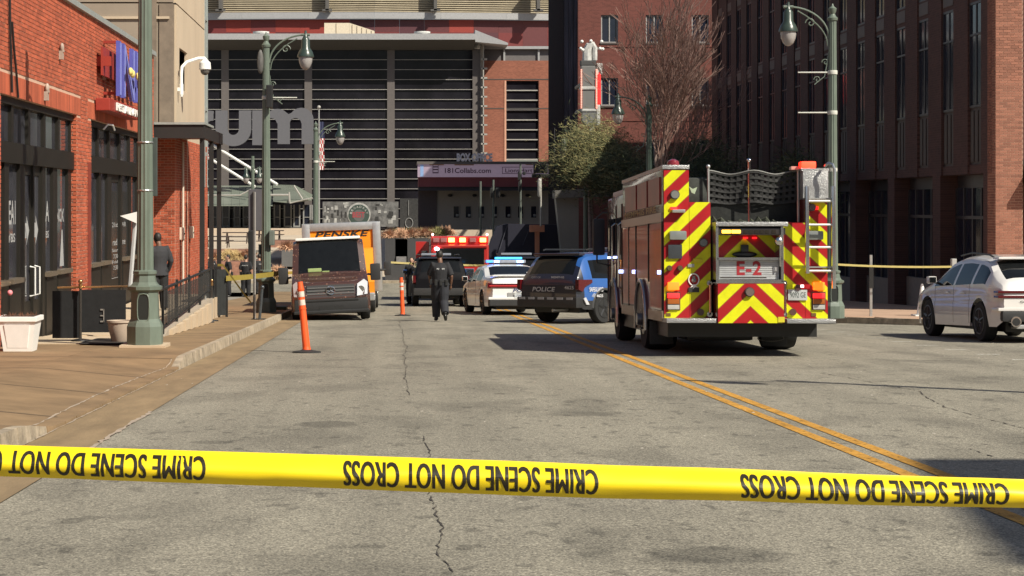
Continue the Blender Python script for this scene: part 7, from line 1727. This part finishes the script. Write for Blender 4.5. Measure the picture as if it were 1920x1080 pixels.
MB().hexa([(-5.05,30.2,SZ(30.2)+.016),(-4.35,30.2,SZ(30.2)+.016),(-4.35,32.0,SZ(32.0)+.016),(-5.05,32.0,SZ(32)+.016),(-5.05,30.2,SZ(30.2)+.03),(-4.35,30.2,SZ(30.2)+.03),(-4.35,32.0,SZ(32.0)+.03),(-5.05,32.0,SZ(32)+.03)]).build('mat', M('mat_brown', (.05,.04,.035), rough=1, bump=.5, bscale=40), parent=mt)
mb = MB(); mb.tube([(-5.05,30.2,SZ(30.2)+.03),(-4.35,30.2,SZ(30.2)+.03),(-4.35,32.0,SZ(32)+.03),(-5.05,32.0,SZ(32)+.03),(-5.05,30.2,SZ(30.2)+.03)], .015, 5); mb.build('border', black_m, parent=mt)
tag(MB().ball((LX+.08, 29.9, .02), .045, .045, .045).build('pink_buoy', M('pink', (.8,.25,.28)), smooth=True), 'small pink round knob on the brick wall above the white planter', 'knob')
wa = thing('market_parasol', 'folded white sign stand leaning behind the nearest lamp', 'stand', (PX(245,33), 33, SZ(33)))
mb = MB(); mb.prism([(PX(225,33),PZ(405,33)),(PX(257,33),PZ(397,33)),(PX(257,33),PZ(419,33))], lambda u,v,d: (u,d,v), 33.0, 33.05); mb.build('white_wing', white_m, parent=wa); MB().tube([pp(254,412,33.1), pp(244,538,33.1)], .04, 6).build('pole', M('pale_pole', (.45,.45,.45)), parent=wa)
# ramp wall with its stepped black railing
rw = thing('entry_ramp', 'low tan concrete ramp wall under the black railing', 'ramp', (-4.2, 38, gz(38)))
def rmz(y): return gz(y)+KH
mb = MB(); yy = 33.6
zt0 = RAMPZ
mb.prism([(33.9, rmz(33.9)-.02), (43.2, rmz(43.2)-.1), (43.2, zt0+.14), (41.6, zt0+.12), (34.6, rmz(34.6)+.10)], lambda u,v,d: (d,u,v), -4.35, -4.15)
mb.build('side_wall', M('grey_tan_wall', (.40,.34,.27), var=.15), parent=rw)
MB().hexa([(-6.2,33.9,rmz(33.9)-.2),(-4.36,33.9,rmz(33.9)-.2),(-4.36,48,gz(48)-.2),(-6.2,48,gz(48)-.2),(-6.2,33.9,rmz(33.9)+.03),(-4.36,33.9,rmz(33.9)+.03),(-4.36,48,zt0+.0),(-6.2,48,zt0+.0)]).build('deck', tan_m, parent=rw)
for i in range(7): y_ = 34.8+i*1.1; MB().box(-4.42, -4.08, y_, y_+.85, rmz(y_)+.0, rmz(y_)+.10+.052*i).build('coping_stone', tan_m, parent=rw)
rl = thing('black_railing', 'black metal railing with upright pickets beside the entry ramp', 'railing', (-4.25, 38, gz(38)))
xr_ = -4.20
MB().tube([(xr_, 31.6, PZ(547,31.6)), (xr_, 34, PZ(541,34)-.02), (xr_,43.0, PZ(505,43.0))], .028, 6).tube([(xr_, 34.2, rmz(34.2)+.16), (xr_, 43.0, zt0+.32)], .025, 6).build('rail', black_m, parent=rl)
for i in range(19):
    y_ = 34.2 + i*.48; MB().box(xr_-.007, xr_+.007, y_, y_+.015, rmz(34.2)+.16+(zt0+.32-rmz(34.2)-.16)*(y_-34.2)/8.8, PZ(541,34)-.02+(PZ(505,43)-PZ(541,34)+.02)*(y_-34)/9).build('picket', black_m, parent=rl)
for y_ in (34.2, 36.4, 38.6, 40.8, 43.0): MB().box(xr_-.025, xr_+.025, y_, y_+.05, rmz(y_)-.02, PZ(541,34)+.06+(PZ(505,43)-PZ(541,34))*(y_-34)/9).build('post', black_m, parent=rl)
mb = MB(); mb.hexa([(xr_+.03,34.6,rmz(34.6)+.2),(xr_+.035,34.6,rmz(34.6)+.2),(xr_+.035,42.6,zt0+.36),(xr_+.03,42.6,zt0+.36),(xr_+.03,34.6,PZ(541,34)-.08),(xr_+.035,34.6,PZ(541,34)-.08),(xr_+.035,42.6,PZ(507,42.6)-.06),(xr_+.03,42.6,PZ(507,42.6)-.06)]) ; 
mb.build('mesh_screen', M('sheer_black_mesh', (.03,.028,.026), rough=.9), parent=rl); MATS['sheer_black_mesh'].node_tree.nodes['Principled BSDF'].inputs['Alpha'].default_value = .6
# black mesh barrier
bm_ = thing('mesh_barrier', 'tall black mesh covered barrier under the canopy posts', 'barrier', (PX(400,45), 45, SZ(45)))
fabm2 = M('black_mesh_cloth', (.016,.018,.018), rough=.9, var=.4, scale=5, bump=.4, bscale=9)
pA, pB, pC = Vector((PX(378,44),44,0)), Vector((PX(404,46.5),46.5,0)), Vector((PX(425,47.2),47.2,0))
for a, b in ((pA,pB),(pB,pC)):
    q = MB(); nn = 8; vs = []
    for i in range(nn+1):
        p = a.lerp(b, i/nn); wv = .02*math.sin(i*2.1); 
        for v in (0,.35,.7,1): vs.append((p.x+wv, p.y, SZ(p.y)+.05 + (PZ(505,p.y)-SZ(p.y)-.05)*v))
    q.add(vs, [(i*4+j,(i+1)*4+j,(i+1)*4+j+1,i*4+j+1) for i in range(nn) for j in range(3)]); q.build('cloth', fabm2, parent=bm_, smooth=True)
for p in (pA,pB,pC): MB().box(p.x-.03,p.x+.03,p.y-.03,p.y+.03,SZ(p.y),PZ(500,p.y)).build('post', black_m, parent=bm_)
# planter box with green lid and litter near the van, small rubbish on the road
tag(MB().rbox(PX(517,55), PX(538,55), 54.8, 55.4, gz(55)+.1, PZ(574,55), .03).build('green_crate', M('dark_green_crate', (.03,.06,.035))), 'small dark green crate at the kerb left of the brown van', 'crate')
rq = random.Random(12); mb = MB()
for i in range(90):
    px = rq.uniform(300, 1900); Y = rq.uniform(14, 45); x = PX(px, Y)
    if x > 12: continue
    s_ = rq.uniform(.008,.03); z = gz(Y)+.006; mb.add([(x,Y,z),(x+s_,Y+s_*.3,z),(x+s_*.8,Y+s_,z+.004),(x-s_*.2,Y+s_*.8,z)], [(0,1,2,3)])
mb.build('litter', M('litter_pale', (.5,.45,.38)), kind='stuff'); 
lt = [o for o in C.objects if o.name.startswith('litter')][0]; tag(lt, 'scattered pale grit and small litter on the asphalt', 'litter', kind='stuff')
# off view neighbours whose shade and reflections reach the street
nb = thing('shade_caster', 'brick tower and wing out of view at the near right, added to shade the road', 'building', (24, -6, 0))
nbm = brick_tex(M('shade_caster_brick', (.25,.11,.07), rough=.9), 1)
# tower added out of view, footprint slanted to shape the soft lower right shade
def shade_at(x, y, h):      # point at height h above whose shadow falls on road point (x, y)
    L = (h - gz(y)) / math.tan(SUN_EL); return x + .73*L, y - .683*L
hx, hy = shade_at(2.92, 8.9, 15.5)
hx2, hy2 = shade_at(3.8, 13.8, 15.5)
MB().prism([(hx, hy), (hx+9, hy), (hx+9, hy2), (hx2, hy2)], lambda u,v,d: (u,v,d), -1, 15.5).build('tower', nbm, parent=nb)
MB().box(hx+2, hx+20, hy-14, hy-.01, -1, 9).build('wing', nbm, parent=nb)
for k in range(3):
    for j in range(3): MB().box(hx+.3+j*.2, hx+.32+j*.2, hy+.5+j*1.1, hy+1.1+j*1.1, 3+k*4, 5.2+k*4).build('window', rglass, parent=nb)
# buildings behind the camera that the glass fronts mirror
for i, (x, y, w, d, h, c, lab) in enumerate(((-26, -70, 30, 20, 17, (.32,.24,.18), 'plain tan building far behind the camera, out of view'), (8, -90, 26, 20, 24, (.26,.2,.17), 'tall brown building far behind the camera, out of view'), (36, -60, 24, 20, 14, (.3,.12,.08), 'red building behind the camera at right, out of view'))):
    b_ = thing('mirrored_building', lab, 'building', (x+w/2, y, 0)); m_ = M('mirror_wall_%d' % i if False else ['tan_wall','brown_wall','red_wall'][i], c, rough=.9, var=.2, scale=.3)
    MB().box(x, x+w, y-d, y, -1, h).build('wall', m_, parent=b_)
    q = MB()
    for a in range(int(w/3)):
        for f_ in range(int(h/3.4)): q.box(x+1+a*3, x+2.4+a*3, y, y+.05, 1.2+f_*3.4, 3.2+f_*3.4)
    q.build('window', rglass, parent=b_, kind='stuff')
bpy.context.view_layer.update()
